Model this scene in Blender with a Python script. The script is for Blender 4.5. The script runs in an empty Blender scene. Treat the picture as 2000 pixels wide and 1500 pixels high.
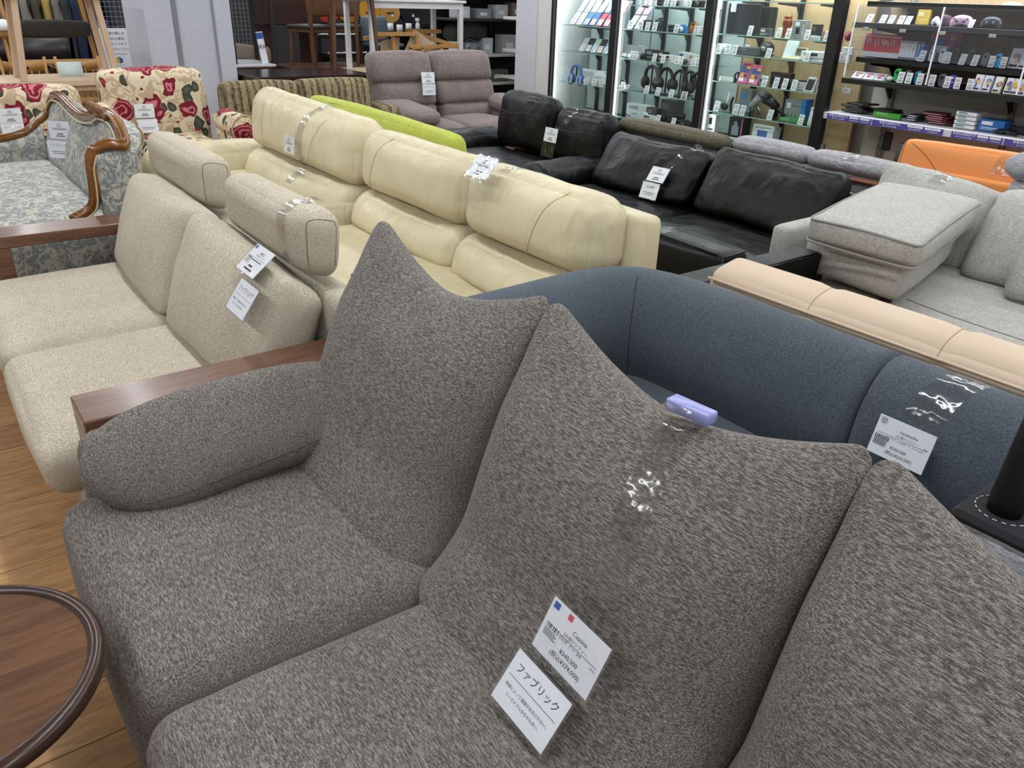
import bpy, bmesh, math, random
from mathutils import Vector, Matrix, noise
from mathutils.bvhtree import BVHTree
V = Vector
R = math.radians
random.seed(7)
scn = bpy.context.scene
C = scn.collection

# ---------------------------------------------------------------- camera
H = 1.62
FPX, PITCH, ROLL, YAW = 1544.18, 0.459336, 0.0328708, 0.652373
fw = V((math.sin(YAW)*math.cos(PITCH), math.cos(YAW)*math.cos(PITCH), -math.sin(PITCH)))
rt = V((math.cos(YAW), -math.sin(YAW), 0))
up = rt.cross(fw)
r2 = math.cos(ROLL)*rt + math.sin(ROLL)*up
u2 = -math.sin(ROLL)*rt + math.cos(ROLL)*up
cam_d = bpy.data.cameras.new('camera')
cam = bpy.data.objects.new('camera', cam_d); C.objects.link(cam)
cam_d.sensor_width = 36; cam_d.sensor_fit = 'HORIZONTAL'
cam_d.lens = FPX/2000*36
cam_d.clip_start = .02; cam_d.clip_end = 60
M = Matrix((r2, u2, -fw)).transposed().to_4x4(); M.translation = V((0, 0, H))
cam.matrix_world = M
scn.camera = cam

# ---------------------------------------------------------------- world, lights, exposure
w = bpy.data.worlds.new('world'); scn.world = w; w.use_nodes = True
w.node_tree.nodes['Background'].inputs[0].default_value = (.86, .93, 1, 1)
w.node_tree.nodes['Background'].inputs[1].default_value = .12
vs = scn.view_settings
vs.view_transform = 'Standard'; vs.look = 'None'; vs.gamma = 1; vs.use_curve_mapping = False
vs.exposure = .18
CEIL = 3.0
cy = scn.cycles; cy.max_bounces = 5; cy.diffuse_bounces = 2; cy.glossy_bounces = 2; cy.transmission_bounces = 3; cy.transparent_max_bounces = 20
LAMPS = [(x, y) for x in (-1.3, 1.15, 3.6, 5.6) for y in (-1.2, 1.6, 4.4, 7.2, 10.0, 12.8)]+[(8.2, 10.0), (8.2, 12.8)]
for i, (x, y) in enumerate(LAMPS):
    ld = bpy.data.lights.new('tube_light', 'AREA'); ld.shape = 'RECTANGLE'
    ld.size = .10; ld.size_y = 2.3; ld.energy = 19; ld.color = (.93, .97, 1)
    lo = bpy.data.objects.new('tube_light', ld); C.objects.link(lo)
    lo.location = (x, y, CEIL-.085)

# ---------------------------------------------------------------- helpers
OFF = {}
def tag(o, label=None, cat=None, group=None, kind=None):
    if label: o['label'] = label
    if cat: o['category'] = cat
    if group: o['group'] = group
    if kind: o['kind'] = kind
    return o
def thing(name, label, cat, loc=(0, 0, 0), rotz=0, group=None, local=False, kind=None):
    o = bpy.data.objects.new(name, None); C.objects.link(o)
    o.empty_display_size = .05
    o.location = loc; o.rotation_euler = (0, 0, rotz)
    tag(o, label, cat, group, kind)
    OFF[o.name] = V((0, 0, 0)) if local else V(loc)
    return o
def obj(name, vf, mat, parent=None, smooth=True):
    """vf = (verts, faces); world coordinates unless the parent is local."""
    vs_, fs = vf
    if parent is None:
        xs = [v[0] for v in vs_]; ys = [v[1] for v in vs_]; zs = [v[2] for v in vs_]
        off = V(((min(xs)+max(xs))/2, (min(ys)+max(ys))/2, min(zs)))
    else:
        off = OFF[parent.name]
    me = bpy.data.meshes.new(name)
    me.from_pydata([(v[0]-off[0], v[1]-off[1], v[2]-off[2]) for v in vs_], [], fs)
    me.validate(); me.update()
    if smooth: me.polygons.foreach_set('use_smooth', [True]*len(me.polygons))
    if mat is not None: me.materials.append(mat)
    o = bpy.data.objects.new(name, me); C.objects.link(o)
    if parent is None: o.location = off
    else: o.parent = parent
    OFF[o.name] = off
    return o
def inst(src, parent=None, name=None):
    o = src.copy(); C.objects.link(o)
    o.parent = parent
    if parent is not None: OFF[o.name] = OFF[parent.name]
    return o
def bm_vf(bm):
    bm.verts.index_update()
    r = ([v.co.copy() for v in bm.verts], [[v.index for v in f.verts] for f in bm.faces])
    bm.free(); return r
def join(*vfs):
    vv, ff = [], []
    for a, b in vfs:
        n = len(vv); vv += list(a); ff += [[i+n for i in f] for f in b]
    return vv, ff
def xf(vf, m):
    return [m @ V(v) for v in vf[0]], vf[1]
def box(x0, x1, y0, y1, z0, z1, bev=0.0, seg=1):
    bm = bmesh.new(); bmesh.ops.create_cube(bm, size=1)
    for v in bm.verts:
        v.co = V(((x0+x1)/2+v.co.x*(x1-x0), (y0+y1)/2+v.co.y*(y1-y0), (z0+z1)/2+v.co.z*(z1-z0)))
    if bev > 0:
        bev = min(bev, .45*min(abs(x1-x0), abs(y1-y0), abs(z1-z0)))
        bmesh.ops.bevel(bm, geom=bm.edges[:], offset=bev, segments=seg, affect='EDGES', profile=.5)
    return bm_vf(bm)
def hexa(c, bev=0.0):
    """box through 8 corners: bottom 4 then top 4, same winding"""
    bm = bmesh.new(); v = [bm.verts.new(p) for p in c]
    for f in ((3, 2, 1, 0), (4, 5, 6, 7), (0, 1, 5, 4), (1, 2, 6, 5), (2, 3, 7, 6), (3, 0, 4, 7)):
        bm.faces.new([v[i] for i in f])
    bmesh.ops.recalc_face_normals(bm, faces=bm.faces[:])
    if bev > 0: bmesh.ops.bevel(bm, geom=bm.edges[:], offset=bev, segments=1, affect='EDGES')
    return bm_vf(bm)
def beam(p, q, w, h=None, bev=0.003, upv=(0, 0, 1), taper=1.0):
    """rectangular bar from p to q"""
    p, q = V(p), V(q); h = h or w
    d = (q-p).normalized(); s = d.cross(V(upv))
    if s.length < 1e-4: s = d.cross(V((1, 0, 0)))
    s.normalize(); t = s.cross(d)
    c = []
    for pt, k in ((p, 1.0), (q, taper)):
        for a, b in ((-1, -1), (1, -1), (1, 1), (-1, 1)):
            c.append(pt+s*a*w*k/2+t*b*h*k/2)
    return hexa(c, bev)
def tube(pts, r, n=8, closed=False, cap=True):
    pts = [V(p) for p in pts]; m = len(pts); vv, ff = [], []
    rr = r if hasattr(r, '__len__') else [r]*m
    prev = None
    for i, p in enumerate(pts):
        a = pts[(i-1) % m] if (closed or i) else p
        b = pts[(i+1) % m] if (closed or i < m-1) else p
        d = (b-a).normalized()
        if prev is None:
            s = d.cross(V((0, 0, 1)))
            if s.length < .1: s = d.cross(V((1, 0, 0)))
        else:
            s = prev - d*prev.dot(d)
        s.normalize(); prev = s; t = d.cross(s)
        for k in range(n):
            an = 2*math.pi*k/n
            vv.append(p+(s*math.cos(an)+t*math.sin(an))*rr[i])
    for i in range(m if closed else m-1):
        for k in range(n):
            i2 = (i+1) % m
            ff.append([i*n+k, i*n+(k+1) % n, i2*n+(k+1) % n, i2*n+k])
    if cap and not closed:
        ff.append(list(range(n))[::-1]); ff.append([(m-1)*n+k for k in range(n)])
    return vv, ff
def lathe(prof, c=(0, 0, 0), n=24, axis=None):
    """prof = [(r, z)...]"""
    vv, ff = [], []; c = V(c)
    for r, z in prof:
        for k in range(n):
            an = 2*math.pi*k/n
            vv.append(c+V((r*math.cos(an), r*math.sin(an), z)))
    m = len(prof)
    for i in range(m-1):
        for k in range(n):
            ff.append([i*n+k, i*n+(k+1) % n, (i+1)*n+(k+1) % n, (i+1)*n+k])
    ff.append(list(range(n))[::-1]); ff.append([(m-1)*n+k for k in range(n)])
    return vv, ff
def prism(poly, depth, to=None):
    """2-D polygon extruded by depth (local z), then mapped by matrix to"""
    n = len(poly)
    vv = [V((x, y, 0)) for x, y in poly]+[V((x, y, depth)) for x, y in poly]
    ff = [list(range(n))[::-1], list(range(n, 2*n))]+[[i, (i+1) % n, n+(i+1) % n, n+i] for i in range(n)]
    if to is not None: vv = [to @ v for v in vv]
    return vv, ff
def frame(o, xa, ya):
    """matrix whose local x, y run along xa, ya, z = x cross y"""
    xa = V(xa).normalized(); ya = V(ya); ya = (ya-xa*ya.dot(xa)).normalized(); za = xa.cross(ya)
    m = Matrix((xa, ya, za)).transposed().to_4x4(); m.translation = V(o); return m
def sm(a, b, x):
    t = max(0, min(1, (x-a)/(b-a))); return t*t*(3-2*t)
def lerp(a, b, t): return a+(b-a)*t
def interp(tab, x):
    if x <= tab[0][0]: return tab[0][1]
    for (a, b), (c, d) in zip(tab, tab[1:]):
        if x <= c: return b+(d-b)*(x-a)/(c-a)
    return tab[-1][1]
def catmull(pts, k=6):
    pts = [V(p) for p in pts]; out = []
    for i in range(len(pts)-1):
        p0 = pts[max(i-1, 0)]; p1 = pts[i]; p2 = pts[i+1]; p3 = pts[min(i+2, len(pts)-1)]
        for j in range(k):
            t = j/k
            out.append(.5*((2*p1)+(p2-p0)*t+(2*p0-5*p1+4*p2-p3)*t*t+(3*p1-p0-3*p2+p3)*t**3))
    out.append(pts[-1]); return out
def soft(a, b, c, r, n=(10, 14, 8), bulge=(0, 0, 0), fn=None, wr=0.0, wf=6.0, seed=0.0):
    """rounded, inflated box with half sizes a b c; fn(p, u) reshapes; wr = wrinkle depth"""
    U = []
    for m in n:
        U.append([math.sin((2*i/m-1)*math.pi/2) if True else 0 for i in range(m+1)])
    idx, vv, ff = {}, [], []
    r = min(r, a*.99, b*.99, c*.99)
    def vert(i, j, k):
        key = (i, j, k)
        if key in idx: return idx[key]
        u = (U[0][i], U[1][j], U[2][k])
        q = V((a*u[0], b*u[1], c*u[2]))
        ci = V((max(-a+r, min(a-r, q.x)), max(-b+r, min(b-r, q.y)), max(-c+r, min(c-r, q.z))))
        d = q-ci
        p = ci+d.normalized()*r if d.length > 1e-9 else q
        p = p.copy()
        x2, y2, z2 = 1-u[0]**2, 1-u[1]**2, 1-u[2]**2
        p.x += bulge[0]*(y2*z2)**.9*u[0]
        p.y += bulge[1]*(x2*z2)**.9*u[1]
        p.z += bulge[2]*(x2*y2)**.9*u[2]
        if fn: p = V(fn(p, u))
        if wr:
            nn = noise.noise_vector(p*wf+V((seed, seed*2, 0)))
            n2 = noise.noise_vector(p*wf*2.7+V((0, seed, 3)))
            p = p+(nn+n2*.4)*wr
        idx[key] = len(vv); vv.append(p); return idx[key]
    nx, ny, nz = n
    for i in range(nx):
        for j in range(ny):
            ff.append([vert(i, j, 0), vert(i, j+1, 0), vert(i+1, j+1, 0), vert(i+1, j, 0)])
            ff.append([vert(i, j, nz), vert(i+1, j, nz), vert(i+1, j+1, nz), vert(i, j+1, nz)])
    for i in range(nx):
        for k in range(nz):
            ff.append([vert(i, 0, k), vert(i+1, 0, k), vert(i+1, 0, k+1), vert(i, 0, k+1)])
            ff.append([vert(i, ny, k), vert(i, ny, k+1), vert(i+1, ny, k+1), vert(i+1, ny, k)])
    for j in range(ny):
        for k in range(nz):
            ff.append([vert(0, j, k), vert(0, j, k+1), vert(0, j+1, k+1), vert(0, j+1, k)])
            ff.append([vert(nx, j, k), vert(nx, j+1, k), vert(nx, j+1, k+1), vert(nx, j, k+1)])
    return vv, ff
def tri8(c8, u, v, w_):
    """c8[ix][iy][iz]; u,v,w in -1..1"""
    s, t, q = (u+1)/2, (v+1)/2, (w_+1)/2
    o = V((0, 0, 0))
    for i, a in ((0, 1-s), (1, s)):
        for j, b in ((0, 1-t), (1, t)):
            for k, d in ((0, 1-q), (1, q)):
                o += V(c8[i][j][k])*(a*b*d)
    return o
def pad(q0, y0, q1, y1, r=.05, bulge=(.02, .0, .02), n=(8, 16, 8), wr=0.0, wf=6.0, post=None, seed=0.0):
    """cushion running along Y: q = [(x,z) front-bottom, front-top, back-top, back-bottom] at each end"""
    q1 = q1 or q0
    def P(q, y): return [[V((q[0][0], y, q[0][1])), V((q[1][0], y, q[1][1]))], [V((q[3][0], y, q[3][1])), V((q[2][0], y, q[2][1]))]]
    A, B = P(q0, y0), P(q1, y1)
    c8 = [[A[0], B[0]], [A[1], B[1]]]
    def dist(p, q): return (p-q).length
    a = (dist(A[0][0], A[1][0])+dist(A[0][1], A[1][1]))/4
    c = (dist(A[0][0], A[0][1])+dist(A[1][0], A[1][1]))/4
    b = abs(y1-y0)/2
    def fn(p, u):
        o = tri8(c8, p.x/a, p.y/b, p.z/c)
        return post(o, u) if post else o
    vf = soft(a, b, c, r, n, bulge, fn, wr, wf, seed)
    if y1 < y0: vf = (vf[0], [f[::-1] for f in vf[1]])
    return vf
def padx(q0, x0, q1, x1, **k):
    """the same for cushions running along X: q holds (y,z)"""
    q1 = q1 or q0
    vf = pad([(y, z) for y, z in q0], x0, [(y, z) for y, z in q1], x1, **k)
    return [V((v.y, v.x, v.z)) for v in vf[0]], [f[::-1] for f in vf[1]]
def rot_about(vf, c, ang):
    m = Matrix.Translation(V(c)) @ Matrix.Rotation(ang, 4, 'Z') @ Matrix.Translation(-V(c))
    return xf(vf, m)

def snap(pts, o, r=.002, n=5, k=5, lift=.0):
    """thin stitched seam hugging the surface of part o; pts in world coordinates"""
    me = o.data; off = OFF[o.name]
    tr = BVHTree.FromPolygons([v.co+off for v in me.vertices], [list(p.vertices) for p in me.polygons])
    out = []
    for p in catmull(pts, k):
        h = tr.find_nearest(p)
        out.append(h[0]+(p-h[0]).normalized()*lift if h[0] is not None else p)
    return tube(out, r, n)
# ---------------------------------------------------------------- materials
class G:
    """tiny node-graph builder"""
    def __init__(s, name):
        s.m = bpy.data.materials.new(name); s.m.use_nodes = True
        s.t = s.m.node_tree; s.b = s.t.nodes['Principled BSDF']
    def n(s, typ, ins=None, **kw):
        nd = s.t.nodes.new(typ)
        for k, v in kw.items(): setattr(nd, k, v)
        for k, v in (ins or {}).items():
            if hasattr(v, 'is_linked') or hasattr(v, 'links'): s.t.links.new(v, nd.inputs[k])
            else: nd.inputs[k].default_value = v
        return nd
    def co(s, scale=(1, 1, 1), rot=(0, 0, 0), kind='Object'):
        tc = s.n('ShaderNodeTexCoord')
        return s.n('ShaderNodeMapping', {'Vector': tc.outputs[kind], 'Scale': scale, 'Rotation': rot}).outputs[0]
    def noise(s, vec, scale, detail=3, rough=.55, dist=0):
        return s.n('ShaderNodeTexNoise', {'Vector': vec, 'Scale': scale, 'Detail': detail, 'Roughness': rough, 'Distortion': dist}).outputs[0]
    def vor(s, vec, scale, feature='F1', rnd=1.0):
        return s.n('ShaderNodeTexVoronoi', {'Vector': vec, 'Scale': scale, 'Randomness': rnd}, feature=feature)
    def math(s, op, a, b=0.0, clamp=False):
        return s.n('ShaderNodeMath', {0: a, 1: b}, operation=op, use_clamp=clamp).outputs[0]
    def ramp(s, fac, stops, mode='LINEAR'):
        nd = s.n('ShaderNodeValToRGB', {0: fac}); cr = nd.color_ramp; cr.interpolation = mode
        while len(cr.elements) < len(stops): cr.elements.new(.5)
        for e, (p, c) in zip(cr.elements, stops):
            e.position = p; e.color = tuple(c)+(1,) if len(c) == 3 else c
        return nd.outputs[0]
    def mix(s, fac, a, b, mode='MIX'):
        nd = s.n('ShaderNodeMix', data_type='RGBA', blend_type=mode)
        for i, v in ((0, fac), (6, a), (7, b)):
            if hasattr(v, 'links'): s.t.links.new(v, nd.inputs[i])
            else: nd.inputs[i].default_value = (tuple(v)+(1,) if (i > 0 and len(v) == 3) else v)
        return nd.outputs[2]
    def bump(s, h, strength=.3, dist=.002, prev=None):
        ins = {'Height': h, 'Strength': strength, 'Distance': dist}
        if prev is not None: ins['Normal'] = prev
        return s.n('ShaderNodeBump', ins).outputs[0]
    def out(s, col=None, rough=.5, spec=.5, normal=None, **kw):
        if col is not None:
            if hasattr(col, 'links'): s.t.links.new(col, s.b.inputs['Base Color'])
            else: s.b.inputs['Base Color'].default_value = tuple(col)+(1,)
        if hasattr(rough, 'links'): s.t.links.new(rough, s.b.inputs['Roughness'])
        else: s.b.inputs['Roughness'].default_value = rough
        s.b.inputs['Specular IOR Level'].default_value = spec
        if normal is not None: s.t.links.new(normal, s.b.inputs['Normal'])
        for k, v in kw.items(): s.b.inputs[k.replace('_', ' ')].default_value = v
        return s.m
def srgb(h):
    h = h.lstrip('#'); o = []
    for i in (0, 2, 4):
        c = int(h[i:i+2], 16)/255
        o.append(c/12.92 if c <= .04045 else ((c+.055)/1.055)**2.4)
    return tuple(o)
MC = {}
def plain(hexc, rough=.5, metal=0.0, spec=.5, grain=.04):
    """painted / plastic / card colour with a faint procedural mottling"""
    key = (hexc, rough, metal, spec)
    if key in MC: return MC[key]
    g = G('paint_'+hexc.lstrip('#')); c = srgb(hexc)
    nz = g.noise(g.co(), 25, 2)
    col = g.ramp(nz, [(.3, [x*(1-grain) for x in c]), (.7, [min(1, x*(1+grain)) for x in c])])
    MC[key] = g.out(col, rough, spec, Metallic=metal); return MC[key]
def emit(hexc, strength):
    key = (hexc, 'e', strength)
    if key in MC: return MC[key]
    g = G('glow_'+hexc.lstrip('#')); c = srgb(hexc)
    g.b.inputs['Emission Color'].default_value = c+(1,); g.b.inputs['Emission Strength'].default_value = strength
    MC[key] = g.out(c, .5); return MC[key]
def fabric(name, dark, mid, light, thread=420, stretch=(1, .3, 1), patch=(9, .25), bump=.5, sheen=.1, fine=.8, weave=0.0):
    """heathered woven upholstery: two crossed sets of slubby threads over broad tone patches"""
    g = G(name); d, m, l = srgb(dark), srgb(mid), srgb(light)
    warp = g.noise(g.co(stretch), thread*1.3, 1, .6)
    weft = g.noise(g.co((stretch[1], stretch[0], stretch[2]*.8)), thread*1.15, 1, .6)
    th = g.mix(.45, g.ramp(warp, [(.34, (0, 0, 0)), (.66, (1, 1, 1))]), g.ramp(weft, [(.34, (0, 0, 0)), (.66, (1, 1, 1))]))
    if weave:
        sx = g.n('ShaderNodeSeparateXYZ', {0: g.n('ShaderNodeTexCoord').outputs['Object']})
        kk = 6.2832/weave
        wv_ = g.math('MULTIPLY', g.math('SINE', g.math('MULTIPLY', sx.outputs[1], kk)), g.math('SINE', g.math('MULTIPLY', g.math('ADD', g.math('MULTIPLY', sx.outputs[0], .85), g.math('MULTIPLY', sx.outputs[2], .85)), kk)))
        th = g.mix(.34, th, g.ramp(g.math('ADD', g.math('MULTIPLY', wv_, .5), .5), [(.25, (0, 0, 0)), (.75, (1, 1, 1))]))
    slub = g.noise(g.co((stretch[0], stretch[1]*.5, stretch[2])), thread*.6, 2, .6)
    f = g.mix(.4, th, g.ramp(slub, [(.35, (0, 0, 0)), (.65, (1, 1, 1))]))
    col = g.ramp(f, [(.5-.5*fine*.75, d), (.5, m), (.5+.5*fine*.75, l)])
    big = g.noise(g.co(), patch[0], 3)
    col = g.mix(patch[1], col, g.ramp(big, [(.3, [x*.6 for x in m]), (.7, [min(1, x*1.35) for x in m])]), 'MIX')
    nb = g.bump(warp, bump, .0012)
    return g.out(col, .92, .15, nb, Sheen_Weight=sheen, Sheen_Roughness=.5)
def leather(name, c, rough=.38, wr=.35, tone=.18, spec=.5, wscale=5, st=(1, 1, .7)):
    g = G(name); c = srgb(c)
    n1 = g.noise(g.co(st), wscale, 3, .55, .3); n2 = g.noise(g.co(), 300, 1); n3 = g.noise(g.co(), 2.2, 2)
    col = g.ramp(n3, [(.3, [x*(1-tone) for x in c]), (.7, [min(1, x*(1+tone*.6)) for x in c])])
    nb = g.bump(n1, wr, .03); nb = g.bump(n2, .12, .0015, nb)
    rr = g.ramp(n1, [(.3, (rough+.12,)*3), (.7, (max(.1, rough-.08),)*3)])
    return g.out(col, rr, spec, nb)
def wood(name, c1, c2, axis='x', rough=.4, scale=1.0, coat=0.0):
    g = G(name); a, b = srgb(c1), srgb(c2)
    sc = {'x': (1.2, 14, 14), 'y': (14, 1.2, 14), 'z': (14, 14, 1.2)}[axis]
    n1 = g.noise(g.co([q*scale for q in sc]), 2.2, 5, .6, 1.2)
    n2 = g.noise(g.co([q*scale*7 for q in sc]), 3, 3, .7)
    f = g.mix(.35, n1, n2)
    col = g.ramp(f, [(.33, a), (.5, [lerp(x, y, .5) for x, y in zip(a, b)]), (.66, b)])
    return g.out(col, rough, .4, g.bump(n2, .15, .001), Coat_Weight=coat, Coat_Roughness=.15)
M_ = {}
M_['charcoal'] = fabric('tweed_charcoal_taupe', '#363433', '#69645f', '#ada59b', 700, (1, .3, 1), (7, .18), .5, fine=.72, weave=.0034)
M_['cream_tweed'] = fabric('tweed_cream', '#90866f', '#c2b7a3', '#e4dccb', 780, (1, .4, 1), (8, .12), .4, fine=.6, weave=.0042)
M_['navy'] = fabric('wool_slate_blue', '#343a42', '#4d555e', '#6d757e', 650, (1, .8, 1), (6, .2), .4, weave=.0036)
M_['lightgray'] = fabric('chenille_light_grey', '#7d7b77', '#b0aea8', '#cbc9c3', 480, (.8, .4, 1), (10, .15), .4, .1, 1.0)
M_['midgray'] = fabric('boucle_mid_grey', '#6b6b6e', '#98989b', '#bcbcbe', 420, (1, .2, 1), (10, .2), .5)
M_['olive'] = fabric('wool_olive_grey', '#3f3c31', '#5d5848', '#777060', 300, (1, .4, 1), (8, .2), .4)
M_['taupe'] = fabric('velour_taupe', '#5b4f4d', '#796b68', '#8e807c', 200, (1, .6, 1), (5, .25), .25, .25, .5)
M_['lime'] = fabric('cotton_lime', '#a3ae45', '#b6c052', '#c4cd66', 300, (1, .7, 1), (6, .2), .2, .1, .5)
M_['cream_leather'] = leather('leather_cream', '#d9cdaa', .40, .8, .1, .4, 8, (1, 1.3, .35))
M_['black_leather'] = leather('leather_black', '#08090b', .38, .55, .3, .25, 6)
M_['black_sheen'] = leather('leather_smooth_black', '#0a0b0d', .38, .2, .2, .25)
M_['beige_leather'] = leather('leather_beige', '#d3bca3', .5, .1, .05)
M_['orange_leather'] = leather('leather_orange', '#d9853f', .42, .12, .08)
M_['walnut'] = wood('walnut_dark', '#523528', '#805c47', 'x', .35, 1, .15)
M_['walnut_top'] = wood('walnut_table', '#452c1e', '#775338', 'x', .3, .8, .2)
M_['mahogany'] = wood('mahogany_carved', '#5e3512', '#96601f', 'y', .22, 1, .6)
M_['oak'] = wood('oak_pale', '#ccb193', '#dcc6aa', 'x', .5)
M_['oak_z'] = wood('oak_pale_upright', '#c9ab8c', '#dcc2a6', 'z', .5)
M_['brown_wood'] = wood('brown_stained_wood', '#4b3222', '#6d4b33', 'z', .4)
M_['chair_oak'] = wood('chair_oak', '#a9783f', '#c79a5e', 'z', .45)
M_['darkbrown'] = wood('dark_brown_board', '#2d1f1a', '#46302a', 'x', .3)
M_['black'] = plain('#131315', .45)
M_['black_cloth'] = plain('#1b1c20', .9)
M_['white'] = plain('#e9ebee', .45)
M_['paper'] = plain('#f1f2f6', .6, grain=.01)
M_['ink'] = plain('#26272b', .7)
M_['grayink'] = plain('#6a6c72', .7)
M_['blueink'] = plain('#2f62b4', .6)
M_['redink'] = plain('#d8505a', .6)
M_['chrome'] = plain('#c8cacd', .2, 1.0)
M_['mint'] = plain('#dff0ee', .5)
def floral(name, base, tan, red, pink, green, sc=6.0):
    g = G(name); base, tan, red, pink, green = map(srgb, (base, tan, red, pink, green))
    co = g.co(); wob = g.n('ShaderNodeTexNoise', {'Vector': co, 'Scale': sc*1.6, 'Detail': 2}).outputs['Color']
    wv = g.n('ShaderNodeVectorMath', {0: wob, 1: (.5, .5, .5)}, operation='SUBTRACT').outputs[0]
    wv = g.n('ShaderNodeVectorMath', {0: wv, 'Scale': .09*6/sc}, operation='SCALE').outputs[0]
    p = g.n('ShaderNodeVectorMath', {0: co, 1: wv}, operation='ADD').outputs[0]
    swirl = g.noise(p, sc*1.3, 2, .5, 1.6)
    col = g.ramp(swirl, [(.0, base), (.48, base), (.52, tan), (.58, tan), (.61, base), (1, base)])
    vl = g.vor(g.n('ShaderNodeMapping', {'Vector': p, 'Scale': (1, 1, .7)}).outputs[0], sc*2.1)
    pick = g.n('ShaderNodeSeparateColor', {0: vl.outputs['Color']})
    lm = g.math('MULTIPLY', g.math('LESS_THAN', vl.outputs[0], .40), g.math('GREATER_THAN', pick.outputs[1], .40))
    lcol = g.ramp(vl.outputs[0], [(.0, [x*1.5 for x in green]), (.2, green), (.33, [x*.55 for x in green])])
    col = g.mix(lm, col, lcol)
    v2 = g.vor(p, sc*2.6); pk2 = g.n('ShaderNodeSeparateColor', {0: v2.outputs['Color']})
    bm_ = g.math('MULTIPLY', g.math('LESS_THAN', v2.outputs[0], .26), g.math('GREATER_THAN', pk2.outputs[0], .78))
    col = g.mix(bm_, col, g.ramp(v2.outputs[0], [(.0, pink), (.12, red), (.25, [x*.6 for x in red])]))
    vr = g.vor(p, sc*.8); pr_ = g.n('ShaderNodeSeparateColor', {0: vr.outputs['Color']})
    rm = g.math('MULTIPLY', g.math('LESS_THAN', vr.outputs[0], .42), g.math('GREATER_THAN', pr_.outputs[0], .38))
    ring = g.math('SINE', g.math('ADD', g.math('MULTIPLY', vr.outputs[0], 48), g.math('MULTIPLY', g.noise(p, sc*3, 2), 9)))
    col = g.mix(rm, col, g.ramp(ring, [(.0, [x*.6 for x in red]), (.45, red), (.62, pink), (1, pink)]))
    wv2 = g.noise(g.co(), 380, 2)
    return g.out(col, .9, .15, g.bump(wv2, .3, .001))
def damask(name, base, blue, dark, gold, sc=9.0):
    g = G(name); base, blue, dark, gold = map(srgb, (base, blue, dark, gold))
    co = g.co((1, 1, .8)); n1 = g.noise(co, sc, 4, .6, 1.1)
    col = g.ramp(n1, [(.0, base), (.46, base), (.49, blue), (.56, dark), (.6, blue), (.63, base), (1, base)])
    v = g.vor(co, sc*2.6); pk = g.n('ShaderNodeSeparateColor', {0: v.outputs['Color']})
    fm = g.math('MULTIPLY', g.math('LESS_THAN', v.outputs[0], .3), g.math('GREATER_THAN', pk.outputs[0], .62))
    col = g.mix(fm, col, g.ramp(v.outputs[0], [(.0, gold), (.1, base), (.16, blue), (.3, dark)]))
    n2 = g.noise(g.co((1, 1, 1)), sc*7, 2, .6)
    col = g.mix(.25, col, g.ramp(n2, [(.4, dark), (.6, base)]))
    return g.out(col, .75, .3, g.bump(n2, .2, .001))
M_['floral'] = floral('floral_rose_print', '#dccdb2', '#bfa687', '#97313f', '#d07a84', '#565c4b', 5.2)
M_['damask'] = damask('damask_blue_grey', '#d6cebf', '#9aa4a5', '#707c81', '#b9a468', 20)
def stripes(name):
    g = G(name); tan, ol, dk, rd = map(srgb, ('#a39370', '#776c52', '#3d352e', '#57433b'))
    tc = g.n('ShaderNodeTexCoord'); sx = g.n('ShaderNodeSeparateXYZ', {0: tc.outputs['Object']})
    nz = g.noise(g.co((1, 1, .35)), 14, 4, .7)
    x = g.math('ADD', g.math('MULTIPLY', sx.outputs[0], 5.2), g.math('MULTIPLY', nz, .22))
    fr = g.math('FRACT', x)
    col = g.ramp(fr, [(0, tan), (.22, tan), (.26, dk), (.36, ol), (.4, tan), (.52, tan), (.56, rd), (.66, dk), (.72, tan), (.86, ol), (.9, dk), (.97, dk), (1, tan)])
    n2 = g.noise(g.co((1, 1, .6)), 60, 3, .7)
    col = g.mix(.42, col, g.ramp(n2, [(.42, dk), (.6, tan)]))
    return g.out(col, .85, .2, g.bump(n2, .25, .002))
M_['stripe'] = stripes('chenille_brown_stripe')
def floorwood(name, i):
    g = G(name); rnd = random.Random(i); k = .86+.28*rnd.random()
    a, b, c = [[x*k for x in srgb(h)] for h in ('#80603c', '#a67c4e', '#c49a66')]
    co = g.co((1.1, 9, 9)); n1 = g.noise(co, 2.1+rnd.random(), 5, .6, 1.5); n2 = g.noise(g.co((5, 60, 60)), 4, 3, .7)
    col = g.ramp(g.mix(.4, n1, n2), [(.32, a), (.5, b), (.68, c)])
    return g.out(col, .42, .4, g.bump(n2, .12, .001))
FLOORW = [floorwood('floor_oak', i) for i in range(5)]
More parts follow.
